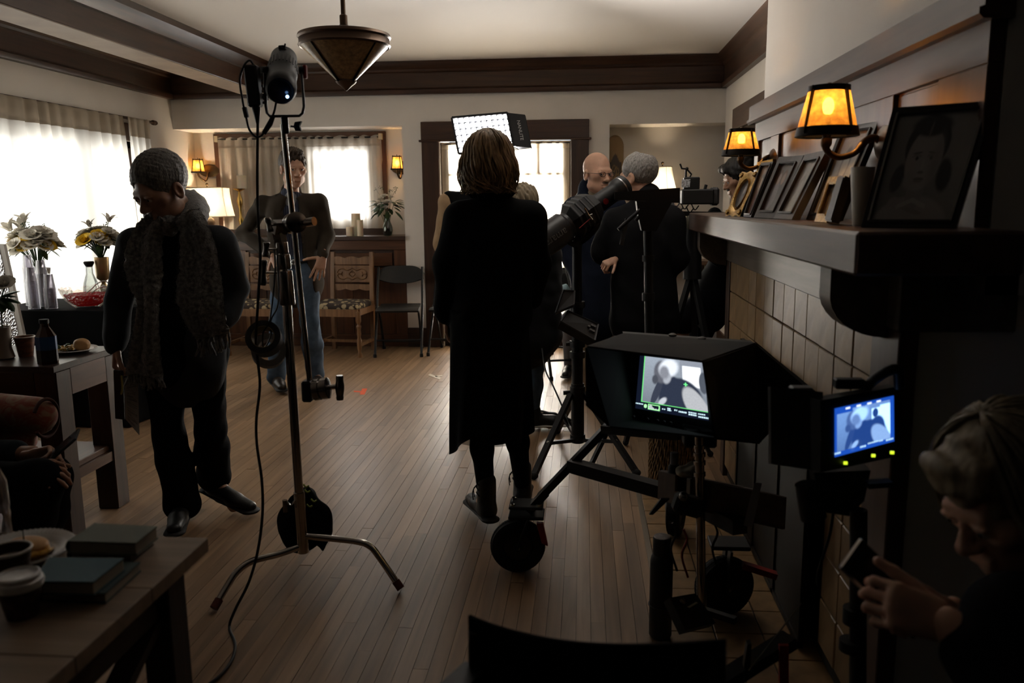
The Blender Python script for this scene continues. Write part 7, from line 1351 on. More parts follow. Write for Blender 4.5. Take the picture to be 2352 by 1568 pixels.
# ================================================================ MONITOR CART
t = thing('monitor_cart', 'black rolling cart frame with fat rubber tyres under the hooded monitor', 'cart', (.15, 2.85, 0))
def wheel(c, ax, R, nm='wheel'):
    w = MB().lathe([(R*.56, -.024), (R*.80, -.030), (R*.93, -.026), (R, -.012), (R, .012), (R*.93, .026), (R*.80, .030), (R*.56, .024)], c, ax, 48, capb=False, capt=False).build(nm, RUB, t, 50); x, y, d = frame_from(ax)
    tr = MB()
    for k in range(56):
        a = k*2*PI/56; o = x*math.cos(a)+y*math.sin(a); s_ = -x*math.sin(a)+y*math.cos(a)
        for q in (-1, 0, 1): tr.box(np.asarray(c)+o*(R-(.001 if q == 0 else .006))+d*q*.017+s_*(.004 if q else 0), (.010, .007, .012), np.stack([s_, o, d], 1))
    tag(tr.build('tread', RUB, w), kind='stuff')
    MB().lathe([(R*.56, .020), (R*.52, .024), (R*.46, .010), (R*.2, .008), (R*.16, .03), (.012, .034), (.001, .034)], c, ax, 30).lathe([(R*.56, .020), (R*.52, .024), (R*.46, .010), (R*.2, .008), (R*.16, .03), (.012, .034), (.001, .034)], c, -np.asarray(ax), 30).build('rim', mat('dark_rim', (.030, .024, .018), .45, .4), w, 40); MB().lathe([(.007, .034), (.006, .040)], c, ax, 12).build('hub_cap', mat('pale_hub', (.35, .33, .28), .5), w, 40); return w
R = .104; wc_ = Zp(1190, 1310, 0); wc_ = V3(wc_[0], wc_[1], R+.002); wheel(wc_, V3(.12, -1, 0), R)
ft = wc_+V3(.035, .0, .115); MB().box(ft+V3(0, 0, .012), (.135, .10, .014), None, .003).box(ft+V3(0, 0, .052), (.13, .10, .012), None, .003).build('caster_plate', BKM, t); MB().bar(wc_+V3(.0, -.042, 0), ft+V3(.01, -.042, .01), .05, .008, (1, 0, 0)).bar(wc_+V3(0, .042, 0), ft+V3(.01, .042, .01), .05, .008, (1, 0, 0)).build('fork', BKM, t)
for dx in (-.05, .05):
    for dy in (-.035, .035): MB().lathe([(.010, 0), (.010, .008), (.004, .010)], ft+V3(dx, dy, .058), n=6).build('bolt', CHR, t, 30)
MB().prism([wc_+V3(.075, -.05, .11), wc_+V3(.10, -.05, .11), wc_+V3(.118, -.05, .02), wc_+V3(.095, -.05, .03)], (0, .02, 0)).build('brake_pedal', REDP, t)
a, b = P(1215, 1172, wc_[1]), P(1412, 962, 3.05); MB().bar(a, P(1255, 1128, 3.02), .045, .03).bar(P(1240, 1142, 3.02), b, .036, .026).build('strut', BKM, t)
MB().bar(P(1312, 1068, 3.03), P(1570, 1140, 2.72), .05, .045).build('base_rail', BKM, t); MB().bar(P(1385, 985, 3.04), P(1560, 1000, 2.85), .03, .03).build('cross_rail', BKM, t); MB().bar(P(1560, 1140, 2.74), P(1700, 1210, 2.40), .05, .045).build('base_rail', BKM, t)
w2 = Zp(1672, 1404, 0); w2 = V3(w2[0]-.02, w2[1]-.02, R+.002); wheel(w2, V3(.35, -.95, 0), R); MB().bar(w2+V3(0, -.042, 0), w2+V3(.01, -.042, .15), .05, .008, (1, 0, 0)).bar(w2+V3(0, .042, 0), w2+V3(.01, .042, .15), .05, .008, (1, 0, 0)).box(w2+V3(.01, 0, .155), (.13, .10, .014), None, .003).build('fork', BKM, t); MB().bar(w2+V3(.05, -.05, .10), w2+V3(.16, -.06, .07), .03, .02).build('brake_pedal', REDP, t)
w3 = V3(.40, 3.42, R+.002); wheel(w3, V3(1, -.3, 0), R); MB().bar(w3+V3(.0, 0, 0), w3+V3(0, 0, .16), .09, .05).build('fork', BKM, t); MB().bar(w3+V3(0, 0, .17), P(1570, 1145, 2.72), .05, .045).build('base_rail', BKM, t)
MB().cyl(P(1612, 1402, 2.5), P(1606, 1000, 2.5), .0145, n=16).build('mast', CHR, t, 40)
for y in (1025, 1043, 1062, 1088): MB().cyl(P(1607, y+4, 2.5), P(1607, y-4, 2.5), .0185, n=16).build('mast_ring', CHR, t, 40)
MB().bar(P(1595, 1395, 2.5), P(1690, 1425, 2.42), .02, .02).build('foot_bar', BKM, t); kc = MB().bar(P(1548, 1150, 2.46), P(1612, 1168, 2.47), .05, .06, b=.01).build('clamp', BKP, t); MB().prism([P(1518, 1146, 2.42), P(1538, 1146, 2.42), P(1500, 1182, 2.42), P(1491, 1182, 2.42)], (0, .012, 0)).build('clamp_lever', BKP, kc); MB().sph(P(1570, 1140, 2.43), .016, 10, 6).build('knob', DCHR, kc, 60)
for k, (x, y) in enumerate(((1545, 1200), (1570, 1215), (1640, 1200))): MB().tube(spline([P(x, y, 2.5), P(x+8, y+25, 2.5), P(x-4, y+60, 2.5), P(x+10, y+110, 2.52)], 14), .004, 6).build('hanging_cable', REDP if k == 1 else CAB, t, 60)
# crate on the cart
t = thing('wooden_crate', 'open wooden crate with hand hole on the cart below the hooded monitor', 'crate', P(1650, 1150, 2.5)); CRW = wood('crate_plywood', (.045, .024, .012), (.085, .048, .024), .6, 1.0, 0)
A_, B_, C_ = P(1518, 1080, 2.72), P(1592, 1099, 2.52), P(1800, 1142, 2.40); D_ = A_+(C_-B_); hN = V3(0, 0, -.10)
def wall_(a, b, n, t_=.010): return MB().prism([a, b, b+hN, a+hN], n*t_)
for a, b in ((B_, C_), (A_, D_), (D_, C_)): wall_(a, b, nrm(np.cross(b-a, V3(0, 0, 1)))*-1).build('side', CRW, t)
u_ = B_-A_; wall_(A_, A_+u_*.55, nrm(np.cross(u_, V3(0, 0, 1)))).build('side', CRW, t); wall_(A_+u_*.9, B_, nrm(np.cross(u_, V3(0, 0, 1)))).build('side', CRW, t); MB().prism([A_+u_*.5+hN*.55, B_+hN*.55, B_+hN, A_+u_*.5+hN], nrm(np.cross(u_, V3(0, 0, 1)))*.01).build('side', CRW, t); MB().prism([A_+hN, B_+hN, C_+hN, D_+hN], (0, 0, .008)).build('bottom', CRW, t)
b = P(1548, 1082, 2.66); t = thing('spray_bottle', 'small bottle with grey cap standing in the wooden crate', 'bottle', b-V3(0, 0, .09)); MB().lathe([(.019, 0), (.020, .004), (.020, .105), (.015, .115)], b-V3(0, 0, .09), n=18).build('body', BKP, t, 40); MB().lathe([(.0135, .113), (.0135, .152), (.012, .155)], b-V3(0, 0, .09), n=18).build('cap', mat('smoky_cap', (.16, .16, .17), .3), t, 40)
soft('folded_rag', [S(P(1578, 1082, 2.6), (.035, .03, .014), rotm(V3(.6, .6, .3)), .01), S(P(1592, 1074, 2.6), (.028, .025, .012), rotm(V3(.8, .3, .4)), .01)], .005, cloth('pale_rag', (.30, .27, .22)), None, folds(.003, 3, 90)); tag(bpy.data.objects['folded_rag'], 'crumpled pale rag over the rim of the wooden crate', 'cloth')
t = thing('paper_tag', 'long pale paper tag hanging from the wooden crate', 'tag', P(1735, 1145, 2.36)); MB().prism([P(1733, 1108, 2.37), P(1750, 1110, 2.36), P(1728, 1212, 2.36), P(1708, 1206, 2.37)], (0, .001, 0)).build('tag', mat('dim_tag', (.16, .15, .15), .7), t)
# hooded monitor
t = thing('hooded_monitor', 'large hooded monitor showing a grey picture of an old man, on the cart', 'monitor', P(1600, 1000, 2.5)); HCL = mat('hood_cloth', (.006, .006, .0055), .9)
f1, f2, f3, f4, f5 = P(1348, 798, 2.28), P(1612, 832, 2.12), P(1640, 1004, 2.12), P(1400, 978, 2.30), P(1350, 930, 2.28); b1, b2, b3, b4 = P(1432, 768, 2.80), P(1735, 790, 2.62), P(1745, 1016, 2.62), P(1470, 960, 2.80)
def flap(pts, n, nm='hood_flap'):
    q = np.array(pts); nn3 = nrm(np.cross(q[1]-q[0], q[2]-q[0])); nn3 = nn3 if nn3@np.asarray(n) > 0 else -nn3; MB().prism(list(q), nn3*.005).build(nm, HCL, t)
flap([f1, f2, b2, b1], V3(0, 0, 1)); flap([f2, f3, b3, b2], V3(1, 0, 0)); flap([f1, b1, b4, f4, f5], V3(-1, 0, 0)); flap([f4, f3, b3, b4], V3(0, 0, -1))
flap([b2, P(1860, 897, 2.50), P(1745, 1016, 2.55)], V3(1, 0, 0), 'side_wing'); MB().prism([b1+V3(0, .02, 0), b2+V3(0, .02, 0), b3+V3(0, .02, 0), b4+V3(0, .02, 0)], (0, .05, 0)).build('case', BKP, t)
s1, s2, s3, s4 = P(1472, 816, 2.70), P(1618, 833, 2.50), P(1630, 966, 2.50), P(1461, 937, 2.70); sx = nrm(s2-s1); sn_ = nrm(np.cross(s2-s1, s4-s1)); sn_ = sn_ if sn_[1] < 0 else -sn_
MB().prism([q-sn_*.022 for q in (s1+(s1-s2)*.6+(s1-s4)*.3, s2+(s2-s1)*.1+(s2-s3)*.3, s3+(s3-s4)*.1+(s3-s2)*.25, s4+(s4-s3)*.6+(s4-s1)*.25)], -sn_*.02).build('bezel', BKP, t)
def sm(a, b, x): u = np.clip((x-a)/(b-a), 0, 1); return u*u*(3-2*u)
def el(u, v, cx, cy, rx, ry, s=.12, rot=0): c_, s_ = math.cos(rot), math.sin(rot); x, y = u-cx, v-cy; x, y = x*c_+y*s_, -x*s_+y*c_; return 1-sm(1-s, 1+s, np.sqrt((x/rx)**2+(y/ry)**2))
def over(c, m, col): return c*(1-m[..., None])+np.array(col)*m[..., None]
def scene_pic(u, v, two=False):
    c = np.zeros(u.shape+(3,)); c += (.17+.14*(1-v))[..., None]*np.array([.80, .92, 1.08])
    c = over(c, sm(.60, .62, u)*(1-sm(.0, .62, v)*0)*(1-sm(.55, .60, v)), (.20, .22, .26)); c = over(c, sm(.64, .66, u)*(1-sm(.93, .95, u))*sm(.10, .13, v)*(1-sm(.50, .56, v)), (1.0, 1.05, 1.1))
    if two: c = over(c, sm(.80, .82, u)*sm(.05, .08, v), (.95, 1.05, 1.15)); c = over(c, np.maximum(el(u, v, .72, .24, .055, .12), np.maximum(el(u, v, .76, .62, .14, .30), el(u, v, .80, .85, .12, .30))), (.020, .028, .05))
    else: c = over(c, el(u, v, .97, .42, .07, .22), (.06, .07, .09))
    if two: c = over(c, sm(.45, .47, u)*(1-sm(.52, .53, u))*(1-sm(.25, .30, v)), (.03, .04, .07))
    c = over(c, el(u, v, .60, .80, .34, .42, .08), (.020, .026, .045)); c = over(c, el(u, v, .42, .55, .18, .22), (.020, .026, .045)); c = over(c, el(u, v, .24, .72, .055, .34, .1, .25), (.030, .036, .055)); c = over(c, el(u, v, .84, .92, .16, .40, .1, -.35), (.34, .35, .37)); c = over(c, el(u, v, .30, .30, .125, .24, .15), (.085, .09, .11)); c = over(c, el(u, v, .42, .20, .15, .20, .25, .4), (.62, .66, .72)); c = over(c, el(u, v, .40, .42, .06, .12, .3, .2), (.30, .32, .36)); c = over(c, el(u, v, .35, .30, .08, .14, .35), (.18, .19, .22)); c = over(c, el(u, v, .20, .48, .05, .10, .3), (.05, .055, .07)); c = over(c, el(u, v, .33, .93, .045, .10, .3, .5), (.40, .42, .46))
    g = np.random.default_rng(1).normal(1, .06, u.shape); return c*g[..., None]
def big_pic(u, v):
    c = np.zeros(u.shape+(3,)); c[:] = (.004, .006, .014); m = (u > .085) & (v < .845); c2 = scene_pic((u-.085)/.915, v/.845); c[m] = c2[m]; gr = (.12, .55, .16); e = (np.abs(u-.085) < .008) & (v < .855) | (np.abs(v-.85) < .009) & (u > .08); c[e] = gr
    e = (np.abs(u-.72) < .028) & (np.abs(v-.42) < .007) | (np.abs(u-.72) < .006) & (np.abs(v-.42) < .036); c[e] = (.15, .9, .25)
    e = ((np.abs(u-.265) < .085) & (np.abs(v-.925) < .05)) & ~((np.abs(u-.265) < .073) & (np.abs(v-.925) < .038)); c[e] = (.3, .8, .3); c[(np.abs(u-.265) < .07) & (v > .955-.07*np.exp(-((u-.22)/.03)**2)-.03*np.sin(u*90)**2*.5) & (v < .96)] = (.35, .4, .4); c[(np.hypot((u-.145)*1.6, v-.925) < .036)] = (.35, .75, .35)
    for a, b, y, h in ((.0, .11, .90, .011), (.38, .43, .925, .008), (.45, .50, .90, .014), (.45, .51, .935, .010), (.55, .59, .91, .012), (.61, .72, .925, .013), (.74, .85, .905, .012), (.74, .85, .945, .014), (.87, .96, .905, .012), (.87, 1.0, .955, .014)): e = (u > a) & (u < b) & (np.abs(v-y) < h) & (np.sin(u*260) > -.75); c[e] = (.55, .75, .85)
    return c
print_sheet('screen', big_pic, *[q+sn_*.004 for q in (s1, s2, s3, s4)], 190, 150, printed('monitor_picture', .2, 1.0), t)
for x in (1455, 1487, 1510, 1525, 1540): MB().sph(P(x, 957+(x-1455)*.17, 2.46), (.005, .005, .005), 8, 6).build('button', GRYP, t, 60)
for x, y in ((1545, 772), (1612, 780)): MB().lathe([(.012, 0), (.014, .006), (.006, .010)], P(x, y, 2.68), n=14).build('screw_knob', GRYP, t, 40)
MB().box(P(1606, 1000, 2.56), (.10, .08, .06), None, .006).build('mount', BKP, t)
# small monitor on its own pole
t = thing('field_monitor', 'small field monitor with blue picture and green lights on a black pole', 'monitor', P(1975, 1560, 1.82)*V3(1, 1, 0)+V3(0, 0, 0)); q1, q2, q3, q4 = P(1917, 938, 1.80), P(2053, 908, 1.88), P(2054, 1013, 1.88), P(1917, 1050, 1.80); nb = nrm(np.cross(q2-q1, q4-q1)); nb = nb if nb[1] > 0 else -nb; ex_, ey_ = (q2-q1), (q4-q1)
MB().prism([q1-ex_*.22-ey_*.22+nb*.002, q2+ex_*.10-ey_*.16+nb*.002, q3+ex_*.10+ey_*.35+nb*.002, q4-ex_*.22+ey_*.25+nb*.002], nb*.03).build('case', BKP, t); MB().prism([P(1880, 900, 1.85), P(1890, 900, 1.80), P(1890, 1082, 1.80), P(1880, 1082, 1.85)], (-.10, .05, 0)).build('battery', BKP, t)
MB().box(P(1828, 985, 1.92), (.08, .05, .17), None, .008).build('receiver', BKP, t); MB().box(P(1840, 897, 1.9), (.05, .04, .02), None, .004).box(P(1800, 908, 1.92), (.022, .03, .02), None, .003).build('connector', GRYP, t); MB().box(P(1860, 956, 1.86), (.010, .008, .012)).build('connector', mat('pinkish_plug', (.35, .28, .26), .4), t)
def blue_pic(u, v):
    c = np.zeros(u.shape+(3,)); c[:] = (.008, .055, .34); m = (u > .04) & (u < .93) & (v > .07+.06*(u < .3)) & (v < .90); s = scene_pic((u-.04)/.89, (v-.08)/.82, True); s = s*np.array([.55, .85, 1.25])+np.array([.0, .018, .12]); c[m] = s[m]
    for x in (.22, .40, .58, .74): c[(np.abs(u-x) < .035) & (np.abs(v-.05) < .02)] = (.7, .8, 1.0)
    for a, b, y in ((.0, .10, .93), (.42, .52, .93), (.55, .72, .90), (.74, .80, .91), (.85, .99, .93)): e = (u > a) & (u < b) & (np.abs(v-y) < .016) & (np.sin(u*240) > -.6); c[e] = (.45, .7, .85)
    return c
print_sheet('screen', blue_pic, q1, q2, q3, q4, 140, 110, printed('monitor_picture_blue', .2, 1.0), t)
for x, y in ((1942, 1063), (2006, 1046), (2049, 1039)): MB().box(P(x, y, 1.81), (.0075, .004, .006)).build('status_light', emis('lime_led', (.45, .62, .02), 1.3), t)
MB().tube(spline([P(1985, 893, 1.88), P(2010, 870, 1.86), P(2040, 852, 1.85), P(2062, 850, 1.85), P(2066, 890, 1.86)], 14), .012, 8).build('arm', BKM, t, 60); MB().box(P(1950, 880, 1.87), (.065, .03, .022), None, .003).build('arm_base', BKM, t)
MB().prism([P(1870, 1085, 1.85), P(2000, 1080, 1.85), P(1985, 1150, 1.85), P(1950, 1185, 1.85), P(1885, 1175, 1.85)], (0, .05, 0)).build('mount', BKP, t); MB().cyl(P(1850, 1110, 1.85), P(1868, 1188, 1.85), .024, .030, n=16).build('lens_barrel', BKP, t, 40); MB().bar(P(1990, 1112, 1.82), P(2046, 1108, 1.82), .03, .012).build('handle', BKP, t)
pb = P(1965, 1800, 1.82); pb[2] = .02; MB().cyl(pb+V3(0, 0, .10), P(1972, 1170, 1.82), .019, n=16).build('pole', BKM, t, 40); MB().cyl(P(1962, 1430, 1.82), P(1964, 1395, 1.82), .026, n=16).build('collar', BKP, t, 40); MB().cyl(P(1955, 1492, 1.82), P(1957, 1470, 1.82), .028, n=16).build('collar', BKP, t, 40)
for a_ in (2.6, 4.4, .6): MB().bar(pb+V3(0, 0, .28), pb+V3(.40*math.cos(a_), .40*math.sin(a_), -.006), .03, .02).build('leg', BKM, t)
MB().bar(P(1815, 1468, 1.95), P(1655, 1568, 1.85), .045, .03).build('leg', BKM, t); MB().bar(P(1800, 1480, 1.9), P(1800, 1568, 1.9), .022, .012).build('red_strap', REDP, t); MB().prism([P(1717, 1480, 1.86), P(1726, 1478, 1.86), P(1724, 1530, 1.86), P(1714, 1570, 1.86), P(1709, 1530, 1.86)], (0, .02, 0)).build('lever', BKP, t)
MB().tube(spline([P(1915, 1170, 1.9), P(1905, 1230, 1.95), P(1880, 1310, 2.0), P(1878, 1345, 2.0)], 16), .0035, 6).build('cable', CAB, t, 60); MB().tube(spline([P(1840, 1385, 2.0), P(1775, 1470, 1.9), P(1720, 1540, 1.85)], 10), .002, 5).build('wire', mat('dull_wire', (.10, .09, .07), .5), t, 60)
# ---- hearth things: log basket, steel flask, radio, fire screen
t = thing('log_basket', 'tall woven reed basket beside the fireplace behind the cart', 'basket', V3(.46, 4.02, 0)); RD = mat('woven_reed', (.20, .12, .05), .6, var=.5, vscale=60); BSK = P(1520, 1040, 4.02); hB = P(1500, 972, 4.02)[2]
wv_ = MB()
for k in range(44):
    a = k*2*PI/44
    for q in range(2): wv_.tube([V3(.46+(.125+.006*math.sin(z*70+k*PI+q*2))*math.cos(a+q*.06), 4.02+(.125+.006*math.sin(z*70+k*PI+q*2))*math.sin(a+q*.06), z) for z in np.linspace(.01, hB+.05, 30)], .0045, 5)
tag(wv_.build('reeds', RD, t, 180), kind='stuff'); MB().lathe([(.10, .01), (.118, .012), (.118, hB), (.11, hB), (.11, .02)], (.46, 4.02, 0), n=30, capt=False).build('liner', BLK, t, 40)
for z in (.03, hB+.05): MB().tube([V3(.46+.13*math.cos(a), 4.02+.13*math.sin(a), z) for a in np.linspace(0, 2*PI, 36, endpoint=False)], .009, 8, closed=True).build('hoop', RD, t, 60)
b = Zp(1516, 1462, 0); b[2] = .006; t = thing('steel_flask', 'dark insulated flask with round steel lid standing on the hearth', 'bottle', b); H_ = P(1519, 1236, b[1])[2]; MB().lathe([(.034, 0), (.037, .006), (.037, H_*.76), (.034, H_*.80), (.026, H_*.84)], b, n=28).build('body', mat('dark_powder_coat', (.022, .022, .021), .55), t, 40); MB().lathe([(.0285, H_*.83), (.0295, H_*.85), (.0295, H_*.985), (.027, H_)], b, n=28).build('lid', mat('dark_powder_coat'), t, 40); MB().lathe([(.027, H_), (.026, H_+.002), (.001, H_+.0022)], b, n=28).build('lid_top', mat('brushed_lid', (.40, .37, .36), .35, .8, var=.35, vscale=90), t, 40); MB().tube([b+V3(.0395*math.cos(a), .0395*math.sin(a), H_*.32) for a in np.linspace(0, 2*PI, 30, endpoint=False)], .002, 6, closed=True).build('band', GRYP, t, 60)
t = thing('battery_pack', 'black battery pack with dial propped beside the steel flask', 'battery', P(1590, 1440, 2.35)*V3(1, 1, 0)); q = [P(1538, 1372, 2.36), P(1598, 1362, 2.42), P(1644, 1430, 2.36), P(1575, 1447, 2.30)]; nn2 = nrm(np.cross(q[1]-q[0], q[3]-q[0])); nn2 = nn2 if nn2[2] < 0 else -nn2; MB().prism(q, nn2*.035).build('case', BKP, t); MB().lathe([(.011, 0), (.011, .008), (.008, .010)], q[0]*.7+q[1]*.12+q[2]*.18, -nn2, 16).build('dial', DCHR, t, 40); MB().bar(q[0]*.2+q[1]*.5+q[2]*.3-nn2*.003, q[0]*.5+q[1]*.1+q[2]*.3+q[3]*.1-nn2*.003, .008, .002).build('strip', mat('dim_label', (.25, .22, .15), .6), t)
t = thing('fire_screen', 'black framed dark mesh fire screen before the fireplace opening', 'fire screen', (.69, 3.05, 0)); SCM = mat('fine_dark_mesh', (.012, .012, .011), .5, .5, bump=.5, bscale=600)
for k in range(3):
    ya, yb = 2.50+k*.38, 2.50+(k+1)*.38
    MB().bb((.690, ya+.012, .03), (.693, yb-.012, .80)).build('mesh_panel', SCM, t)
    for lo, hi in (((.684, ya, .01), (.700, ya+.014, .82)), ((.684, yb-.014, .01), (.700, yb, .82)), ((.684, ya, .01), (.700, yb, .03)), ((.684, ya, .80), (.700, yb, .82))): MB().bb(lo, hi).build('frame_bar', IRON, t)
for z in (.70, .60): MB().cyl((.672, 2.6, z), (.672, 3.5, z), .006, n=8).build('rod', BRASSD, t, 40)
# ---- director chair in the foreground
t = thing('director_chair', 'black canvas back of a director chair in the foreground, bottom of frame', 'chair', (0.0, 1.1, 0)); e0, e1 = P(1078, 1422, 1.28), P(1668, 1468, 1.10); dv = nrm(e1-e0); dn = nrm(np.cross(dv, V3(0, 0, 1))); W = np.linalg.norm(e1-e0)
G = np.array([[e0+(e1-e0)*u+V3(0, 0, -.012*math.sin(PI*u)+.008*math.exp(-u*9))-dn*(-.022*math.sin(PI*u))-V3(0, 0, .19*v) for u in np.linspace(0, 1, 24)] for v in np.linspace(0, 1, 8)]); solid_grid(G, .006).build('back_canvas', BLK, t, 60)
for e in (e0+dv*.012, e1-dv*.012):
    MB().cyl(V3(e[0], e[1], .50), e-V3(0, 0, .02), .013, n=12).build('back_post', BKM, t, 40); o = dn if dn[1] < 0 else -dn
    MB().bar(e*V3(1, 1, 0)+V3(0, 0, .64), e*V3(1, 1, 0)+o*.42+V3(0, 0, .64), .045, .02).build('armrest', BKM, t); MB().cyl(e*V3(1, 1, 0)+o*.40+V3(0, 0, .02), e*V3(1, 1, 0)+o*.40+V3(0, 0, .64), .012, n=10).build('front_post', BKM, t, 40)
o = dn if dn[1] < 0 else -dn; A0, B0 = e0*V3(1, 1, 0)+dv*.012, e1*V3(1, 1, 0)-dv*.012
solid_grid(np.array([[A0+(B0-A0)*u+o*v*.40+V3(0, 0, .46-.03*math.sin(PI*u)) for u in np.linspace(0, 1, 10)] for v in np.linspace(0, 1, 8)]), .006).build('seat_canvas', BLK, t, 60)
for f0 in (0.0, .40): MB().bar(A0+o*f0+V3(0, 0, .04), B0+o*f0+V3(0, 0, .45), .03, .018).build('cross_leg', BKM, t); MB().bar(B0+o*(f0+.02)+V3(0, 0, .04), A0+o*(f0+.02)+V3(0, 0, .45), .03, .018).build('cross_leg', BKM, t)
for e in (A0, B0): MB().bar(e-o*.02+V3(0, 0, .02), e+o*.46+V3(0, 0, .02), .03, .03).build('foot_rail', BKM, t)
# ================================================================ PICTURE FRAMES ON THE MANTEL
ZM = 1.352; FRD = wood('dark_picture_frame', (.035, .028, .026), (.065, .053, .048), .4, 1.2, 2); FRG = mat('gilt_frame', (.40, .24, .075), .35, .8, bump=.6, bscale=120, var=.35, vscale=50); FRB = mat('black_lacquer_frame', (.012, .010, .010), .25); PGL = printed('photo_print', .35, 0, .6)
def quadpt(q, u, v): return (q[0]*(1-u)+q[1]*u)*(1-v)+(q[3]*(1-u)+q[2]*u)*v
def picture(label, pts, Ys, m, wf, fn, depth=.018, inner=None, im=None, oval=False, easel=True, res=60, name='picture_frame'):
    q = [P(x, y, Y) for (x, y), Y in zip(pts, Ys)]; dz = ZM+.001-min(q[2][2], q[3][2])
    for k in range(4): q[k] = q[k]+V3(0, 0, dz if k in (2, 3) else dz*.3)
    q[2][2] = q[3][2] = ZM+.002; n_ = nrm(np.cross(q[1]-q[0], q[3]-q[0])); n_ = n_ if n_[1] < 0 else -n_; t = thing(name, label, 'picture frame', (q[2]+q[3])/2, 'framed photographs on the mantel'); w_ = np.linalg.norm(q[1]-q[0]); h_ = np.linalg.norm(q[3]-q[0]); du, dv_ = wf/w_, wf/h_
    if not oval:
        for (u0, v0, u1, v1, nm) in ((0, 0, 1, dv_, 'h'), (0, 1-dv_, 1, 1, 'h'), (0, dv_, du, 1-dv_, 'v'), (1-du, dv_, 1, 1-dv_, 'v')):
            MB().prism([quadpt(q, u0, v0), quadpt(q, u1, v0), quadpt(q, u1, v1), quadpt(q, u0, v1)], -n_*depth).build('molding', m, t)
            if nm == 'v': a_, b_ = (quadpt(q, du*.9 if u0 == 0 else 1-du*.9, dv_*.9), quadpt(q, du*.9 if u0 == 0 else 1-du*.9, 1-dv_*.9))
            else: a_, b_ = (quadpt(q, du*.9, dv_*.9 if v0 == 0 else 1-dv_*.9), quadpt(q, 1-du*.9, dv_*.9 if v0 == 0 else 1-dv_*.9))
            MB().bar(a_+n_*.002, b_+n_*.002, .005, .006).build('inner_bead', im or m, t)
    else:
        rows = []
        for s_ in (1.0, .93, .86):
            r_ = []
            for k in range(49):
                a = 2*PI*k/48; ou, ov = .5+.33*s_*math.cos(a), .5+.36*s_*math.sin(a); r_.append(quadpt(q, ou, ov)+n_*(.004 if s_ == .93 else -.004))
            rows.append(r_)
        MB().grid(np.array(rows)).build('oval_rim', m, t, 60); out = []
        for k in range(49):
            a = 2*PI*k/48; c_, s2_ = math.cos(a), math.sin(a); mx = max(abs(c_), abs(s2_)); sq = .5*(1+.035*math.cos(8*a)); out.append(quadpt(q, .5+sq*c_/mx*min(1, 1.0), .5+sq*s2_/mx))
        MB().grid(np.array([out, [p+n_*.006 for p in np.array(out)*.4+np.array(rows[0])*.6], rows[0]])).build('gilt_border', m, t, 60)
        for k in range(4):
            cu, cv = ((.1, .08), (.9, .08), (.9, .92), (.1, .92))[k]
            for j in range(5): MB().sph(quadpt(q, cu+.05*math.cos(j*1.26), cv+.03*math.sin(j*1.26))+n_*.004, .006, 8, 6).build('ornament', m, t, 60)
    print_sheet('photo', fn, *[quadpt(q, *c)-n_*(.006 if not oval else .008) for c in ((du*.8, dv_*.8), (1-du*.8, dv_*.8), (1-du*.8, 1-dv_*.8), (du*.8, 1-dv_*.8))], res, res, PGL, t)
    MB().prism([quadpt(q, .03, .03)-n_*depth, quadpt(q, .97, .03)-n_*depth, quadpt(q, .97, .97)-n_*depth, quadpt(q, .03, .97)-n_*depth], -n_*.003).build('backing', BKP, t); return t
def fig(bg, body_, face, hairc, cx=.5, cy=.35, r=.12, second=None, mat_=0):
    def f(u, v):
        c = np.zeros(u.shape+(3,)); c += np.array(bg)*(1.15-.4*v)[..., None]
        for k, (dx, s) in enumerate([(0, 1)]+([(second, .85)] if second else [])):
            c = over(c, el(u, v, cx+dx, cy+r*3.2, r*2.1, r*2.6, .12), np.array(body_)*(1 if k == 0 else 1.8)); c = over(c, el(u, v, cx+dx, cy-r*.15, r*1.15, r*1.35, .15), hairc); c = over(c, el(u, v, cx+dx, cy+r*.2, r*.8, r*1.05, .15), face)
        if mat_: m = (u < mat_) | (u > 1-mat_) | (v < mat_*.7) | (v > 1-mat_*.7); c[m] = (.16, .15, .14)
        return 1.5*c*np.random.default_rng(2).normal(1, .05, u.shape)[..., None]
    return f
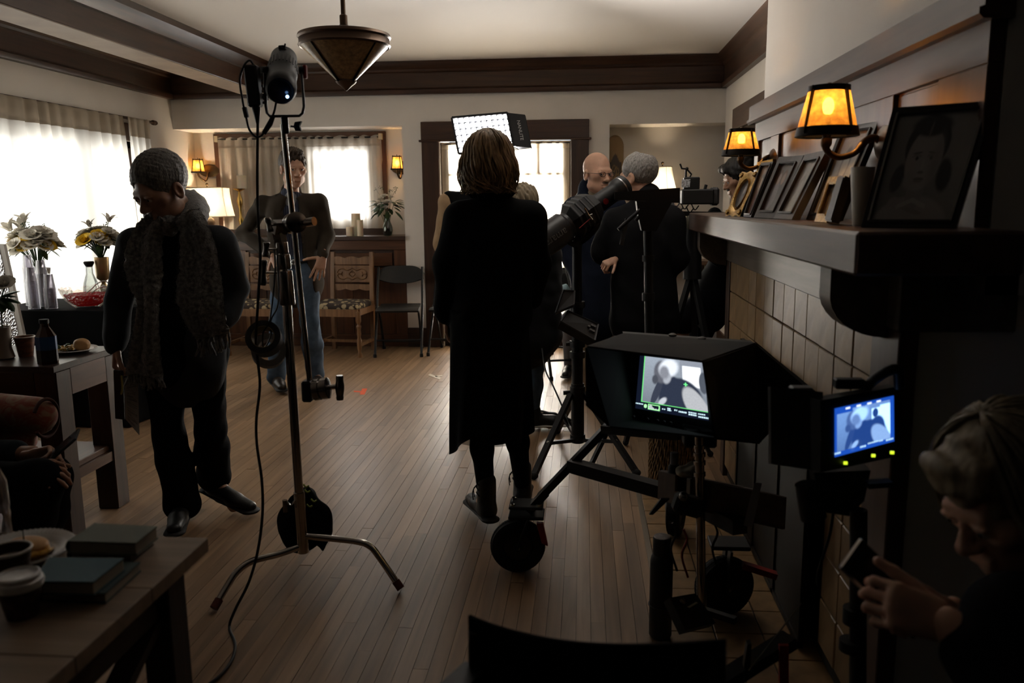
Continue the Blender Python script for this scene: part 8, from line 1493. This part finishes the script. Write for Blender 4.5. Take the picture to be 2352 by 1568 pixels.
def girl(u, v):
    c = np.zeros(u.shape+(3,)); c += (.090+.045*u-.025*v)[..., None]*np.array([1, .97, .94]); sk, hr, bl = (.165, .155, .150), (.012, .011, .011), (.15, .14, .135)
    c = over(c, el(u, v, .47, 1.06, .46, .30, .07), bl); c = over(c, el(u, v, .46, .30, .25, .26, .05), hr); c = over(c, el(u, v, .21, .60, .075, .13, .2, .2), hr); c = over(c, el(u, v, .74, .58, .085, .15, .2, -.2), hr); c = over(c, el(u, v, .46, .74, .10, .16, .1), (.12, .113, .11)); c = over(c, el(u, v, .46, .43, .205, .285, .06), sk); c = over(c, el(u, v, .36, .62, .07, .08, .5), (.145, .137, .132)); c = over(c, el(u, v, .46, .13, .22, .10, .2), hr); c = over(c, el(u, v, .455, .165, .012, .07, .4, .1), (.07, .065, .062))
    for s in (-1, 1): c = over(c, el(u, v, .46+s*.085, .405, .050, .020, .4), (.10, .094, .09)); c = over(c, el(u, v, .46+s*.085, .422, .036, .019, .3), (.17, .16, .155)); c = over(c, el(u, v, .46+s*.083, .424, .019, .019, .25), (.012, .012, .012)); c = over(c, el(u, v, .46+s*.085, .375, .052, .008, .5, s*.1), (.035, .033, .032))
    c = over(c, el(u, v, .468, .50, .018, .075, .6), (.185, .175, .168)); c = over(c, el(u, v, .46, .552, .034, .014, .5), (.075, .07, .068)); c = over(c, el(u, v, .46, .612, .060, .014, .3), (.070, .062, .060)); c = over(c, el(u, v, .46, .632, .050, .013, .4), (.105, .095, .092)); c = over(c, el(u, v, .60, .47, .055, .20, .8), (.12, .113, .108))
    for k in range(4): c = over(c, el(u, v, .33+.055*k, .845+.018*k, .115, .021, .3, .22), (.15-.012*k, .14-.012*k, .135-.012*k))
    c = over(c, el(u, v, .24, .82, .07, .05, .3), (.14, .13, .125)); c = over(c, (np.abs(v-.80-.35*np.abs(u-.46)) < .022).astype(float)*(np.abs(u-.46) < .17), (.185, .175, .17)); return 2.0*c*np.random.default_rng(5).normal(1, .035, u.shape)[..., None]
picture('small gold frame leaning high behind the oval gold frame', [(1740, 345), (1776, 337), (1772, 396), (1736, 400)], [4.0, 3.9, 3.9, 4.0], FRG, .022, fig((.35, .33, .30), (.25, .23, .2), (.3, .28, .25), (.2, .19, .18)), easel=False)
picture('large dark frame with mat leaning against the panelling behind the gold frames', [(1932, 292), (2017, 279), (1922, 509), (1851, 507)], [2.78, 2.62, 2.58, 2.74], FRB, .022, fig((.20, .21, .22), (.06, .06, .07), (.26, .25, .24), (.10, .10, .10), .5, .4, .14, None, .14), .02)
picture('thin dark frame next to the oval gold frame on the mantel', [(1748, 374), (1776, 371), (1724, 500), (1707, 497)], [3.34, 3.24, 3.16, 3.26], FRD, .012, fig((.16, .085, .045), (.10, .03, .02), (.25, .15, .10), (.03, .02, .015)), .02)
picture('ornate gold frame with oval opening at the far end of the mantel', [(1704, 396), (1743, 393), (1699, 498), (1666, 494)], [3.50, 3.38, 3.32, 3.44], FRG, .02, fig((.060, .056, .055), (.028, .028, .03), (.20, .17, .15), (.05, .04, .035), .5, .35, .10), .015, oval=True)
picture('wide flat dark frame with a couple in colour beside the thin dark frame', [(1789, 361), (1846, 357), (1778, 504), (1731, 500)], [3.12, 2.98, 2.94, 3.08], FRD, .028, fig((.10, .085, .075), (.075, .07, .075), (.24, .17, .13), (.10, .05, .025), .55, .30, .11, -.25), .018)
picture('dark molded frame with faded photograph in the middle of the mantel', [(1848, 357), (1898, 346), (1818, 510), (1776, 508)], [2.93, 2.78, 2.74, 2.90], FRD, .026, fig((.14, .125, .115), (.16, .15, .135), (.15, .135, .125), (.10, .09, .085), .5, .5, .14), .024)
picture('deep gold frame standing in front of the large matted picture', [(1903, 406), (1941, 403), (1898, 511), (1870, 508)], [2.50, 2.40, 2.36, 2.46], FRG, .024, fig((.10, .06, .02), (.05, .03, .01), (.08, .05, .02), (.03, .02, .01)), .03)
picture('dark edged gold frame between the deep gold frame and the white vase', [(1944, 408), (1958, 411), (1927, 518), (1912, 514)], [2.36, 2.26, 2.22, 2.32], mat('dark_gilt', (.07, .04, .018), .45, .6, bump=.8, bscale=90), .012, fig((.04, .03, .02), (.03, .02, .015), (.05, .04, .03), (.02, .02, .02)), .02)
picture('large framed black and white portrait of a girl at the near mantel end', [(2051, 249), (2286, 232), (2196, 517), (1977, 527)], [2.06, 1.96, 1.90, 2.00], FRB, .016, girl, .02, im=mat('frame_glint', (.10, .095, .09), .25, .6), res=200)
b = P(1962, 526, 2.14); b = V3(b[0], b[1], ZM+.001); t = thing('white_vase', 'tapered white vase between the portrait of a girl and the gold frames', 'vase', b); H_ = P(1987, 384, 2.14)[2]-ZM; MB().lathe([(.016, 0), (.017, .004), (.029, H_), (.027, H_), (.016, .02), (.001, .018)], b+V3(.012, 0, 0), n=32, capt=False).build('vase', mat('ivory_glaze', (.70, .64, .54), .35, coat=.3), t, 40)
